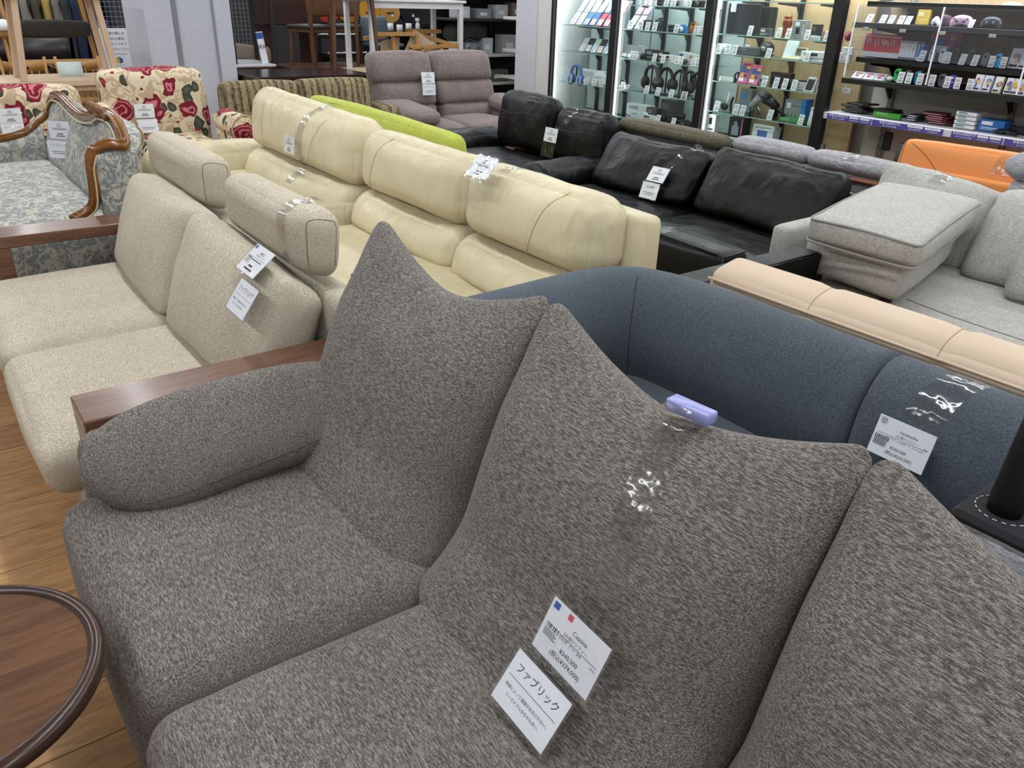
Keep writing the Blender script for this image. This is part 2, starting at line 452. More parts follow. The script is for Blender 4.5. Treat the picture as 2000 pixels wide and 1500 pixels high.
def clear(name, tint=(1, 1, 1), refl=.9, rough=.03, film=.0):
    """thin clear sheet: mostly transparent, mirror-like at glancing angles"""
    m = bpy.data.materials.new(name); m.use_nodes = True; t = m.node_tree
    for n_ in list(t.nodes): t.nodes.remove(n_)
    N = t.nodes.new; K = t.links.new
    o = N('ShaderNodeOutputMaterial'); mx = N('ShaderNodeMixShader')
    tr = N('ShaderNodeBsdfTransparent'); gl = N('ShaderNodeBsdfGlossy'); fr = N('ShaderNodeLayerWeight')
    fr.inputs[0].default_value = .5; tr.inputs[0].default_value = tuple(tint)+(1,); gl.inputs['Roughness'].default_value = rough
    gl.inputs[0].default_value = (refl,)*3+(1,)
    pw = N('ShaderNodeMath'); pw.operation = 'POWER'; pw.inputs[1].default_value = 4.0
    ml = N('ShaderNodeMath'); ml.operation = 'MULTIPLY_ADD'; ml.inputs[1].default_value = .75; ml.inputs[2].default_value = .03+film; ml.use_clamp = True
    if film > .02:
        tc = N('ShaderNodeTexCoord'); nz = N('ShaderNodeTexNoise'); nz.inputs['Scale'].default_value = 16
        bp = N('ShaderNodeBump'); bp.inputs['Strength'].default_value = .6; bp.inputs['Distance'].default_value = .012
        K(tc.outputs['Object'], nz.inputs['Vector']); K(nz.outputs[0], bp.inputs['Height']); K(bp.outputs[0], gl.inputs['Normal'])
    K(fr.outputs['Facing'], pw.inputs[0]); K(pw.outputs[0], ml.inputs[0]); K(ml.outputs[0], mx.inputs[0])
    K(tr.outputs[0], mx.inputs[1]); K(gl.outputs[0], mx.inputs[2]); K(mx.outputs[0], o.inputs[0])
    return m
M_['glass'] = clear('cabinet_glass', (.97, 1, .99), .8, .01)
M_['acrylic'] = clear('clear_acrylic', (.96, .98, 1), .9, .02, .02)
M_['tape'] = clear('clear_tape', (.9, .9, .9), .9, .12, .05)
M_['sleeve'] = clear('clear_sleeve', (.97, .98, .99), .9, .06, .03)
# ---------------------------------------------------------------- room
XW, YF, XL, YN, XB, YC = 6.75, 15.5, -3.2, -3.0, 11.0, 8.15
def struct(name, vf, mat, parent=None, label=None, smooth=False):
    o = obj(name, vf, mat, parent, smooth)
    if parent is None: tag(o, label, None, None, 'structure')
    return o
floor = struct('floor', join(box(XL, XW, YN, YF, -.06, -.003), box(XW, XB, YC, YF, -.06, -.003)), FLOORW[1], label='brown wood plank floor of the furniture shop')
rp = random.Random(3)
for r_ in range(0, 20):
    y0 = .01+.2*r_
    x = -1.9-rp.random()*.8
    while x < 1.15:
        L = .92
        o = obj('plank', box(x+.0012, x+L-.0012, y0+.0012, y0+.1988, -.003, .0, .0012), FLOORW[rp.randrange(5)], floor, False)
        x += L
struct('ceiling', join(box(XL, XW, YN, YF, CEIL, CEIL+.08), box(XW, XB, YC, YF, CEIL, CEIL+.08)), plain('#eef0f2', .8), label='white suspended ceiling over the sofas')
M_['wall'] = plain('#d9dade', .8)
struct('wall_back', box(XW, XW+.1, YN, YC, 0, CEIL), plain('#c9c4ba', .8), label='pale wall behind the display cabinets')
struct('wall_far', box(XL, XB, YF, YF+.1, 0, CEIL), plain('#3a3a40', .8), label='dark far wall behind the hanging clothes')
struct('wall_side', box(XB, XB+.1, YC, YF, 0, CEIL), plain('#55524f', .8), label='dim side wall behind the instrument shelves')
struct('wall_corner', box(XW, XB, YC-.1, YC, 0, CEIL), plain('#c9c9c9', .8), label='short return wall behind the tall white column')
struct('wall_left', box(XL-.1, XL, YN, YF, 0, CEIL), M_['wall'], label='white wall on the aisle side')
struct('wall_near', box(XL, XW, YN-.1, YN, 0, CEIL), M_['wall'], label='white wall at the near end of the shop')
for x, y in LAMPS:
    t = thing('ceiling_light', '%s tube light counted from the near wall in the ceiling row %s' % (['first', 'second', 'third', 'fourth', 'fifth', 'sixth'][sorted({q for p, q in LAMPS if p == x}).index(y)], {-1.3: 'over the aisle', 1.15: 'over the charcoal sofa', 3.6: 'over the black sofas', 5.6: 'along the cabinets', 8.2: 'over the stock shelves'}[x]), 'light', (x, y, CEIL-.08), 0, 'tube lights on the ceiling')
    obj('housing', box(x-.09, x+.09, y-1.2, y+1.2, CEIL-.05, CEIL, .01), M_['white'], t, False)
    obj('diffuser', box(x-.05, x+.05, y-1.16, y+1.16, CEIL-.08, CEIL-.05, .01), emit('#f4f8ff', 6), t, False)
# ---------------------------------------------------------------- charcoal winged sofa, nearest
t = thing('winged_sofa', 'charcoal taupe tweed three-seat sofa with winged high back cushions, nearest the camera', 'sofa', (.6, .9, 0))
cm = M_['charcoal']
EDGE = [(0.30, .74), (.40, .78), (.46, .87), (.52, .925), (.63, .95), (.76, .98), (.93, 1.045), (1.015, 1.09)]
FRONT = [(0.30, .66), (.40, .655), (.46, .70), (.55, .765), (.68, .82), (.80, .88), (.88, .94), (1.0, 1.03)]
def lobe(ya, yb, seed):
    yc, hw = (ya+yb)/2, abs(yb-ya)/2
    nu, nv = 44, 44; vv, ff = [], []
    def ring(u, s, side):
        au = abs(u); ru, rs = .12, .075; au0, s0 = au, s
        if au > 1-ru and s > 1-rs:               # round off the two upper corners
            du, ds = (au-(1-ru))/ru, (s-(1-rs))/rs
            k = max(du, ds)/max(1e-6, math.hypot(du, ds))
            au = 1-ru+du*k*ru; s = 1-rs+ds*k*rs
        u2_ = math.copysign(au, u)
        ztop = .912+.108*au**1.7
        z = .30+(ztop-.30)*s
        y = yc+hw*u2_*(1+.01*sm(.8, 1.0, s))
        xe = interp(EDGE, z); xfz = interp(FRONT, z)
        prof = max(0, 1-au0**4.5)**.5
        top = max(0, 1-max(0, (s0-.5)/.5)**3.2)**.5
        if side == 0:
            x = xe-(xe-xfz)*prof*top
        else:
            x = xe+(.12+.05*(1-sm(0, .6, s)))*prof*top
        p = V((x, y, z))
        nn = noise.noise(p*5+V((seed, 0, 0)))*.007*prof*top
        pk = math.exp(-((u+.08)/.26)**2)*sm(.74, .90, s)*(1-sm(.95, 1.0, s))*math.sin(z*70+y*55)*.0035
        p.x += (nn+pk) if side == 0 else nn
        return p
    for side in (0, 1):
        base = len(vv)
        for j in range(nv+1):
            s = math.sin(j/nv*math.pi/2)
            for i in range(nu+1):
                u = math.sin((2*i/nu-1)*math.pi/2)
                vv.append(ring(u, s, side))
        for j in range(nv):
            for i in range(nu):
                a = base+j*(nu+1)+i
                q = [a, a+1, a+nu+2, a+nu+1]
                ff.append(q if side else q[::-1])
    bm = bmesh.new(); bv = [bm.verts.new(p) for p in vv]
    for f in ff:
        try: bm.faces.new([bv[k] for k in f])
        except ValueError: pass
    bmesh.ops.remove_doubles(bm, verts=bm.verts[:], dist=.0008)
    bmesh.ops.recalc_face_normals(bm, faces=bm.faces[:])
    return bm_vf(bm)
LB = [2.10, 1.285, .49, -.305]
LOBES = []
for k in range(3):
    o = obj('back_cushion', lobe(LB[k+1]+.001, LB[k]-.001, k*7.3), cm, t); LOBES.append(o)
    yb, ya = LB[k]-.06, LB[k+1]-.06
    if k == 2: ya = LB[3]
    s_ = obj('seat_cushion', pad([(.085, .10), (.085, .43), (.80, .40), (.80, .10)], ya+.004, None, yb-.004, r=.075, bulge=(.012, .012, .02), n=(14, 18, 10), wr=.004, wf=5, seed=k), cm, t)
    LOBES.append(s_)
obj('lower_back', pad([(.86, .05), (.96, .56), (1.20, .60), (1.20, .05)], LB[3], None, LB[0], r=.05, n=(6, 10, 8)), cm, t)
def arm(y0, sgn):
    """pillow drooping from the outer top edge over the inner side of the arm"""
    vv, ff = [], []; ns, nr = 30, 28
    for i in range(ns+1):
        s = .5-.5*math.cos(math.pi*i/ns)
        e = max(0.0, 1-abs(2*s-1)**5)**.42
        x = lerp(.150, .945, s)
        a = (.155+.015*(1-s))*e*.92; b = (.072+.012*math.sin(math.pi*s))*e
        cy, cz = -.075+.03*s, .498+.022*math.sin(math.pi*s)+.02*s
        mj = V((0, -.76, -.65)); mn = V((0, -.65, .76))
        for k in range(nr):
            an = 2*math.pi*k/nr; ca, sa = math.cos(an), math.sin(an)
            ca = math.copysign(abs(ca)**.8, ca); sa = math.copysign(abs(sa)**.8, sa)
            p = V((x, cy, cz))+mj*(a*ca)+mn*(b*sa)
            p.x += .075*(1-s)*max(0, ca)*e
            p += noise.noise_vector(p*6)*.005*e
            vv.append(V((p.x, y0+p.y*sgn, p.z)))
    for i in range(ns):
        for k in range(nr):
            ff.append([i*nr+k, i*nr+(k+1) % nr, (i+1)*nr+(k+1) % nr, (i+1)*nr+k])
    bm = bmesh.new(); bv = [bm.verts.new(p) for p in vv]
    for f in ff: bm.faces.new([bv[k] for k in f])
    bmesh.ops.remove_doubles(bm, verts=bm.verts[:], dist=.0005)
    bmesh.ops.recalc_face_normals(bm, faces=bm.faces[:])
    return bm_vf(bm)
for y0, sg in ((2.0, 1), (-.36, -1)):
    b = obj('arm', pad([(.175, .08), (.165, .58), (1.0, .60), (1.0, .05)], y0+sg*-.03, None, y0+sg*.075, r=.045, bulge=(.01, .006, .01), n=(14, 6, 10), wr=.003), cm, t)
    ac = obj('arm_cushion', arm(y0, sg), cm, t)
    obj('seam', snap([(.26, y0-.20*sg, .46), (.42, y0-.22*sg, .475), (.62, y0-.215*sg, .49), (.80, y0-.19*sg, .51), (.90, y0-.14*sg, .55)], ac, .0013), plain('#47423f', .9), ac)
for x in (.2, 1.0):
    for y in (-.2, 1.9):
        obj('foot', lathe([(.025, 0), (.03, .11)], (x, y, 0), 12), M_['black'], t)

# ---------------------------------------------------------------- cream tweed sofa with wooden arms
t = thing('wood_arm_sofa', 'cream tweed sofa with flat dark wooden arms and loose headrest blocks', 'sofa', (.6, 3.2, 0))
cw = M_['cream_tweed']; WS = []
for ya, yb in ((2.10, 2.285), (4.085, 4.28)):
    a_ = obj('arm', join(box(.2, 1.12, ya, yb, .528, .58, .004), box(.2, .27, ya, yb, .0, .528, .003), box(1.05, 1.12, ya, yb, 0, .528, .003)), M_['walnut'], t, False)
obj('base', box(.17, 1.1, 2.29, 4.08, .13, .27, .015), cw, t, False)
for ya, yb, sd in ((2.295, 3.145, 1), (3.15, 4.075, 2)):
    WS.append(obj('seat_cushion', pad([(.10, .245), (.085, .405), (.78, .415), (.78, .25)], ya, None, yb, r=.06, bulge=(.015, .01, .022), n=(14, 18, 8), wr=.004, wf=4, seed=sd), cw, t))
obj('back_frame', pad([(.93, .2), (1.0, .70), (1.13, .70), (1.10, .2)], 2.30, None, 4.08, r=.04, n=(6, 16, 8)), cw, t)
# loose back cushions, slightly slumped
WS.append(obj('back_cushion', pad([(.66, .41), (.855, .80), (.995, .70), (.90, .40)], 2.31, [(.64, .41), (.80, .855), (.97, .78), (.86, .40)], 3.12, r=.05, bulge=(.045, .01, .004), n=(10, 20, 12), wr=.006, wf=5, seed=4), cw, t))
WS.append(obj('back_cushion', pad([(.64, .41), (.80, .845), (.96, .78), (.86, .40)], 3.17, [(.66, .41), (.81, .83), (.97, .80), (.88, .40)], 4.05, r=.05, bulge=(.045, .01, .004), n=(10, 20, 12), wr=.006, wf=5, seed=9), cw, t))
for ya, yb in ((2.355, 3.10), (3.40, 4.20)):
    h = obj('headrest', pad([(.93, .78), (.935, .985), (1.10, .965), (1.07, .73)], ya, None, yb, r=.06, bulge=(.012, .004, .006), n=(12, 16, 10), wr=.002), cw, t); WS.append(h)
    # dark stitched seam round the end panel
    for ye in (ya-.001,):
        pts = [V((.955, ye, .80)), V((.955, ye, .93)), V((.985, ye, .962)), V((1.05, ye, .95)), V((1.075, ye, .92)), V((1.055, ye, .79))]
        obj('end_seam', snap(pts, h, .0018), plain('#7d746a', .9), h)
obj('side_pad', pad([(.97, .58), (.97, .74), (1.14, .74), (1.14, .58)], 2.12, None, 2.30, r=.02, bulge=(.01, .01, .01), n=(6, 6, 6)), cw, t)

# ---------------------------------------------------------------- slate blue sofa
t = thing('slate_blue_sofa', 'slate blue wool sofa with low rounded back, behind the charcoal sofa', 'sofa', (1.75, 1.2, 0))
nv = M_['navy']; BS = []
# back, one long rounded roll curving round into the far arm
def roll(path, prof, name, mat, parent, scale=None):
    """closed XZ-like profile (offset, z) carried along a plan path"""
    path = [V(p) for p in path]; vv, ff = [], []; m = len(prof)
    for i, p in enumerate(path):
        d = (path[min(i+1, len(path)-1)]-path[max(i-1, 0)]); d.z = 0; d.normalize()
        nrm = V((d.y, -d.x, 0))
        for o_, z in prof:
            zz = z if scale is None else z*scale(i/(len(path)-1))
            vv.append(V((p.x, p.y, 0))+nrm*o_+V((0, 0, zz)))
    for i in range(len(path)-1):
        for k in range(m):
            ff.append([i*m+k, i*m+(k+1) % m, (i+1)*m+(k+1) % m, (i+1)*m+k])
    ff.append(list(range(m))[::-1]); ff.append([(len(path)-1)*m+k for k in range(m)])
    bm = bmesh.new(); bv = [bm.verts.new(p) for p in vv]
    for f in ff: bm.faces.new([bv[k] for k in f])
    bmesh.ops.recalc_face_normals(bm, faces=bm.faces[:])
    return obj(name, bm_vf(bm), mat, parent)
BP = [(-.10, .38), (-.13, .50), (-.125, .60), (-.09, .69), (-.03, .745), (.04, .755), (.10, .73), (.13, .66), (.14, .55), (.14, .12), (-.06, .12)]
BPs = [(p.x, p.y) for p in [q for q in catmull([V((a, b, 0)) for a, b in BP]+[V((BP[0][0], BP[0][1], 0))], 3)][:-1]]
far = catmull([(2.03, .96, 0), (2.03, 1.3, 0), (2.03, 1.62, 0), (2.0, 1.8, 0), (1.93, 1.90, 0), (1.80, 1.945, 0), (1.5, 1.945, 0), (1.28, 1.945, 0)], 6)
BS.append(roll(far, BPs, 'back', nv, t, lambda s: 1-.02*sm(.5, 1.0, s)))
BS.append(roll(catmull([(2.03, -.5, 0), (2.03, -.1, 0), (2.03, .4, 0), (2.03, .945, 0)], 6), BPs, 'back', nv, t))
for ya, yb in ((.97, 1.83), (-.4, .94)):
    BS.append(obj('seat_cushion', pad([(1.28, .15), (1.28, .42), (1.97, .40), (1.97, .15)], ya, None, yb, r=.06, bulge=(.01, .01, .02), n=(10, 14, 6)), nv, t))
obj('inner_seam', snap([(1.905, 1.80, .42), (1.885, 1.79, .50), (1.89, 1.795, .60), (1.905, 1.81, .69), (1.95, 1.85, .75)], BS[0], .0016), plain('#1d222b', .9), t)
for x in (1.4, 2.05):
    for y in (-.3, 1.95):
        obj('foot', lathe([(.015, 0), (.022, .14)], (x, y, 0), 10), M_['black'], t)
# overturned ottoman on its seat
t = thing('overturned_ottoman', 'overturned grey ottoman with black underside and one tapered black leg pointing up', 'ottoman', (1.66, .25, .435))
obj('body', pad([(1.45, .435), (1.43, .755), (1.87, .755), (1.85, .435)], -.05, None, .50, r=.05, bulge=(.01, .01, .0), n=(8, 8, 6)), M_['midgray'], t)
obj('underside', box(1.438, 1.862, -.042, .492, .738, .763, .01), M_['black_cloth'], t, False)
obj('leg', lathe([(.031, 0), (.032, .03), (.021, .215), (.019, .22)], (1.515, .425, .762), 20), M_['black'], t)
ring = [V((1.515+.05*math.cos(a), .425+.05*math.sin(a), .7645)) for a in [k/40*2*math.pi for k in range(40)]]
sv = join(*[tube([ring[k], ring[k+1]], .0012, 4) for k in range(0, 39, 2)])
obj('stitching', sv, plain('#c9c9c9', .8), t)

# ---------------------------------------------------------------- beige leather sofa, only its headrest roll shows
t = thing('beige_leather_sofa', 'pale beige leather sofa seen from behind, long stitched headrest roll', 'sofa', (2.75, .8, 0))
bl = M_['beige_leather']
def pinch(o, u):
    d = sum(math.exp(-((o.y-y)/.022)**2) for y in (1.37, .93, .50, .07))
    o.z -= .010*d*max(0, u[2]); o.x += .004*d*(u[0] < 0); return o
hr_ = obj('headrest', pad([(2.262, .66), (2.268, .735), (2.42, .775), (2.45, .64)], -.33, None, 1.80, r=.05, bulge=(.006, .0, .012), n=(12, 90, 10), post=pinch), bl, t)
for y in (1.37, .93, .50, .07): obj('stitch_line', snap([(2.25, y, .705), (2.26, y, .745), (2.31, y, .775), (2.37, y, .785), (2.41, y, .785)], hr_, .0014), plain('#a98d6f', .7), t)
obj('back', pad([(2.26, .0), (2.262, .70), (2.43, .70), (2.50, .0)], -.33, None, 1.80, r=.03, n=(6, 10, 6)), bl, t)
obj('piping', tube([(2.262, -.33, .702), (2.262, 1.79, .702)], .0055, 8), bl, t)
obj('seat', pad([(2.5, .15), (2.5, .40), (3.1, .41), (3.1, .15)], -.33, None, 1.78, r=.05, n=(6, 10, 6)), bl, t)

# ---------------------------------------------------------------- cream leather sofas
def wrinkle(axis_z=True):
    pass
cl = M_['cream_leather']
def puff(vf, seams, depth=.018, width=.035):
    """draw soft creases into a cushion along Y positions"""
    out = []
    for v in vf[0]:
        d = 0
        for y in seams: d += depth*math.exp(-((v.y-y)/width)**2)
        out.append(V((v.x+d*.9, v.y, v.z-d*.35)))
    return out, vf[1]
def gather(vf, ys, z0, z1, amp=.002, f=75):
    """fine gathers fanning from seams"""
    out = []
    for v in vf[0]:
        a = 0
        for y in ys: a += math.exp(-abs(v.y-y)/.07)*math.sin(v.z*f+v.y*9)*amp
        out.append(V((v.x+a, v.y, v.z)))
    return out, vf[1]
t = thing('cream_leather_sofa', 'cream leather two-seat sofa with puffy head cushions, price card taped on top', 'sofa', (2.1, 3.1, 0)); CL = []
for ya, yb in ((2.165, 3.06), (3.07, 4.10)):
    vf = pad([(1.98, .60), (2.03, .945), (2.25, .915), (2.26, .60)], ya, None, yb, r=.108, bulge=(.05, .008, .0), n=(12, 44, 40), wr=.005, wf=5, seed=ya)
    vf = gather(vf, (ya, yb), .6, .95)
    hc = obj('head_cushion', vf, cl, t); CL.append(hc)
    CL.append(obj('lumbar_cushion', gather(pad([(1.90, .40), (1.97, .60), (2.22, .63), (2.22, .40)], ya, None, yb, r=.08, bulge=(.05, .01, .01), n=(10, 30, 14), wr=.006, wf=7, seed=ya+3), (ya, yb), .4, .6), cl, t))
    yk = ya+.30 if ya < 3 else yb-.22
    obj('seam', snap([(1.93, yk+.05, .60), (1.92, yk+.01, .70), (1.94, yk-.02, .80), (1.97, yk-.06, .90), (2.04, yk-.10, .97)], hc, .0018), plain('#9c8b68', .8), hc)
obj('back_shell', pad([(2.17, .0), (2.20, .865), (2.36, .84), (2.36, .0)], 2.125, None, 4.10, r=.03, bulge=(0, .01, .01), n=(6, 12, 8)), cl, t)
obj('seat', pad([(1.36, .14), (1.36, .43), (2.05, .42), (2.05, .14)], 2.12, None, 4.10, r=.07, bulge=(.02, .01, .03), n=(10, 20, 8), wr=.006), cl, t)
t = thing('cream_leather_armchair', 'cream leather single seat with tall puffy head cushion and wide far arm', 'sofa', (2.1, 4.9, 0))
vf = gather(pad([(1.97, .58), (2.05, .965), (2.27, .935), (2.27, .58)], 4.18, [(1.97, .58), (2.04, 1.0), (2.26, .97), (2.27, .58)], 5.78, r=.108, bulge=(.055, .01, .0), n=(12, 44, 40), wr=.007, wf=6, seed=5), (4.18, 5.78), .6, 1)
hc = obj('head_cushion', vf, cl, t); CL.append(hc)
CL.append(obj('lumbar_cushion', pad([(1.88, .40), (1.95, .58), (2.2, .60), (2.2, .40)], 4.2, None, 5.72, r=.06, bulge=(.05, .01, .03), n=(10, 24, 12), wr=.008, wf=7), cl, t))
for yk, dy in ((5.42, -.03), (4.68, .10)):
    obj('seam', snap([(1.90, yk, .60), (1.91, yk-dy*.3, .72), (1.93, yk-dy*.8, .84), (1.98, yk-dy*1.4, .96)], hc, .0018), plain('#9c8b68', .8), hc)
obj('back_shell', pad([(2.2, .08), (2.24, .86), (2.36, .83), (2.36, .08)], 4.15, None, 5.8, r=.03, n=(6, 10, 8)), cl, t)
obj('seat', pad([(1.30, .02), (1.30, .44), (2.0, .43), (2.0, .02)], 4.26, None, 5.80, r=.08, bulge=(.02, .01, .04), n=(10, 18, 8), wr=.008), cl, t)
obj('arm', padx([(5.82, .0), (5.82, .56), (6.16, .56), (6.16, .0)], 1.30, None, 2.3, r=.10, bulge=(.02, .0, .04), n=(10, 14, 8), wr=.012, wf=5), cl, t)
obj('arm', padx([(4.15, .1), (4.15, .50), (4.24, .50), (4.24, .1)], 1.30, None, 2.1, r=.05, n=(6, 10, 8)), cl, t)
# lime sofa behind
t = thing('lime_sofa', 'bright lime green fabric sofa, only its back top edge showing behind the cream leather', 'sofa', (2.7, 5.1, 0))
LM = [obj('back_cushion', pad([(2.50, .4), (2.52, .87), (2.66, .87), (2.72, .4)], 3.98, [(2.50, .4), (2.53, .885), (2.67, .885), (2.72, .4)], 6.0, r=.06, bulge=(.02, .01, .015), n=(8, 20, 10), wr=.006, wf=3), M_['lime'], t)]
obj('base', pad([(2.42, .06), (2.42, .42), (3.25, .42), (3.25, .06)], 4.0, None, 5.95, r=.05, n=(8, 10, 6)), M_['lime'], t)
for y in (4.1, 5.85):
    for x in (2.5, 3.15): obj('foot', lathe([(.02, 0), (.025, .07)], (x, y, 0), 10), M_['black'], t)
# ---------------------------------------------------------------- black leather two-seater
bk = M_['black_leather']; BK = []
def folds(vf, amp=.012, f=16, k=(1, .35, .2), seed=0.0):
    """long diagonal folds of slack leather"""
    out = []
    for v in vf[0]:
        s = noise.noise(V((v.y*f*.30+seed, v.z*f*.10+v.y*.8, 1.3)))+.5*noise.noise(V((v.y*f*.8+v.z*3, v.z*f*.22, seed+4)))
        out.append(V((v.x+amp*s, v.y, v.z+amp*.3*s)))
    return out, vf[1]
t = thing('black_leather_loveseat', 'black leather two-seat sofa with puffy split back, beside the taupe recliner', 'sofa', (3.8, 4.9, 0))
for ya, yb, zt in ((4.42, 5.05, .865), (5.08, 5.80, .915)):
    vf = folds(pad([(4.12, .42), (4.20, zt-.02), (4.36, zt-.05), (4.38, .42)], ya, None, yb, r=.10, bulge=(.05, .01, .004), n=(12, 34, 28), wr=.008, wf=8, seed=ya), .012, 14, seed=ya)
    c_ = obj('back_cushion', vf, bk, t); BK.append(c_)
    obj('piping', snap([V((4.10, lerp(ya+.03, yb-.03, i/8), zt-.175+.012*math.sin(i*.9))) for i in range(9)], c_, .004), M_['black'], c_)
obj('back_shell', pad([(4.34, .0), (4.36, .74), (4.48, .72), (4.48, .0)], 4.64, None, 5.80, r=.04, n=(6, 8, 6)), bk, t)
BK.append(obj('seat_cushion', folds(pad([(3.5, .15), (3.5, .43), (4.2, .42), (4.2, .15)], 4.64, None, 5.80, r=.07, bulge=(.02, .01, .035), n=(10, 18, 8), wr=.008, wf=7), .008), bk, t))
for ya, yb in ((4.37, 4.63), (5.83, 6.12)):
    obj('arm', padx([(ya, .1), (ya+.0, .54), (yb, .54), (yb, .1)], 3.46, None, 4.36, r=.125, bulge=(.02, .01, .01), n=(12, 18, 10), wr=.01, wf=9, seed=ya), bk, t)
# ---------------------------------------------------------------- black leather three-seater
t = thing('black_leather_sofa', 'wide black leather sofa with two slouching back pillows and a taped price card', 'sofa', (3.85, 3.35, 0))
for ya, yb, zt, sd in ((3.385, 4.33, .745, 2.2), (2.42, 3.36, .785, 8.1)):
    vf = folds(pad([(3.88, .40), (4.10, zt), (4.24, zt-.03), (4.18, .40)], ya, [(3.90, .40), (4.12, zt+.01), (4.25, zt-.02), (4.2, .40)], yb, r=.068, bulge=(.055, .0, .0), n=(12, 44, 30), wr=.007, wf=7, seed=sd), .03, 12, seed=sd)
    BK.append(obj('back_pillow', vf, bk, t))
for ya, yb in ((2.42, 3.36), (3.37, 4.33)):
    BK.append(obj('seat_cushion', folds(pad([(3.38, .16), (3.38, .40), (4.12, .39), (4.12, .16)], ya, None, yb, r=.06, bulge=(.01, .01, .025), n=(10, 18, 8), wr=.006, wf=6, seed=ya), .006), bk, t))
obj('back_shell', pad([(4.14, .1), (4.2, .66), (4.30, .66), (4.30, .1)], 2.38, None, 4.36, r=.03, n=(6, 8, 6)), bk, t)
for ya, yb in ((2.345, 2.41),):
    obj('arm', padx([(ya, .1), (ya, .50), (yb, .50), (yb, .1)], 3.75, None, 4.25, r=.02, n=(6, 10, 6)), bk, t)
# ---------------------------------------------------------------- low black sofa in front of it
t = thing('low_black_sofa', 'low smooth black leather sofa with straight slab arm and taped back cushion', 'sofa', (2.9, 2.5, 0))
sm_ = M_['black_sheen']
LBk = [obj('back_cushion', pad([(2.74, .34), (2.78, .61), (2.97, .60), (2.99, .34)], 2.14, None, 3.05, r=.035, bulge=(.025, .01, .012), n=(10, 16, 8), wr=.004), sm_, t)]
obj('cushion_seam', tube([(2.775, 2.17, .607), (2.772, 2.5, .618), (2.775, 3.0, .612)], .005, 6), M_['black'], LBk[0])
obj('cushion_seam', tube([(2.97, 2.15, .60), (2.78, 2.135, .60), (2.745, 2.135, .36)], .004, 6), M_['black'], LBk[0])
obj('seat', pad([(2.44, .14), (2.44, .37), (2.95, .37), (2.95, .14)], 2.12, None, 3.08, r=.05, bulge=(.01, 0, .02), n=(8, 12, 6)), sm_, t)
obj('back_shell', pad([(2.95, .1), (2.98, .52), (3.10, .52), (3.10, .1)], 2.1, None, 3.1, r=.03, n=(6, 8, 6)), sm_, t)
a_ = obj('arm', hexa([(2.44, 1.95, .14), (3.18, 1.95, .10), (3.18, 2.09, .10), (2.44, 2.09, .14), (2.42, 1.95, .60), (3.25, 1.95, .60), (3.25, 2.09, .60), (2.42, 2.09, .60)], .012), sm_, t, False)
obj('piping', tube([(2.43, 1.952, .592), (3.24, 1.952, .592), (3.19, 1.952, .2)], .0045, 6), sm_, a_)
for x in (2.5, 3.05):
    for y in (2.2, 3.0): obj('foot', lathe([(.02, 0), (.02, .14)], (x, y, 0), 10), M_['black'], t)
# ---------------------------------------------------------------- light grey sectional
lg = M_['lightgray']
t = thing('grey_sectional_sofa', 'light grey chenille sofa with wide seat carrying a matching ottoman', 'sofa', (3.8, 1.3, 0))
obj('seat', pad([(3.32, .08), (3.30, .43), (4.35, .43), (4.35, .08)], -.6, None, 2.20, r=.05, bulge=(.01, .01, .012), n=(10, 24, 8), wr=.003), lg, t)
gs_ = [c for c in t.children if c.name.startswith('seat')][0]
obj('seam', snap([(3.40, -.5, .44), (3.40, .8, .44), (3.41, 1.3, .44), (3.46, 1.62, .44)], gs_, .003), plain('#6c6a66', .9), t)
obj('arm', padx([(2.22, .08), (2.22, .625), (2.335, .625), (2.335, .08)], 3.38, None, 4.4, r=.03, bulge=(.008, .0, .008), n=(8, 14, 8)), lg, t)
GB = [obj('back_cushion', pad([(4.12, .42), (4.30, .80), (4.47, .77), (4.42, .42)], 1.72, [(4.14, .42), (4.32, .85), (4.48, .82), (4.42, .42)], 2.33, r=.035, bulge=(.04, .01, .015), n=(10, 16, 14), wr=.012, wf=7), lg, t)]
obj('back_cushion', pad([(3.98, .42), (4.22, .86), (4.42, .82), (4.38, .42)], .85, [(4.0, .42), (4.24, .84), (4.44, .80), (4.40, .42)], 1.69, r=.06, bulge=(.05, .01, .02), n=(10, 16, 14), wr=.014, wf=6, seed=3), lg, t)
obj('back_cushion', pad([(3.98, .42), (4.22, .86), (4.42, .82), (4.38, .42)], -.1, [(4.0, .42), (4.24, .84), (4.44, .80), (4.40, .42)], .83, r=.06, bulge=(.05, .01, .02), n=(10, 12, 10), wr=.014, wf=6, seed=6), lg, t)
obj('back_shell', pad([(4.38, .08), (4.46, .66), (4.56, .66), (4.56, .08)], -.6, None, 2.33, r=.04, n=(6, 10, 6)), lg, t)
o = obj('throw_pillow', pad([(3.82, .432), (3.98, .80), (4.10, .79), (4.02, .432)], .90, None, 1.40, r=.05, bulge=(.05, .01, .01), n=(10, 14, 12), wr=.012, wf=9, seed=2), lg)
tag(o, 'small crumpled grey throw pillow standing on the grey sectional seat', 'pillow')
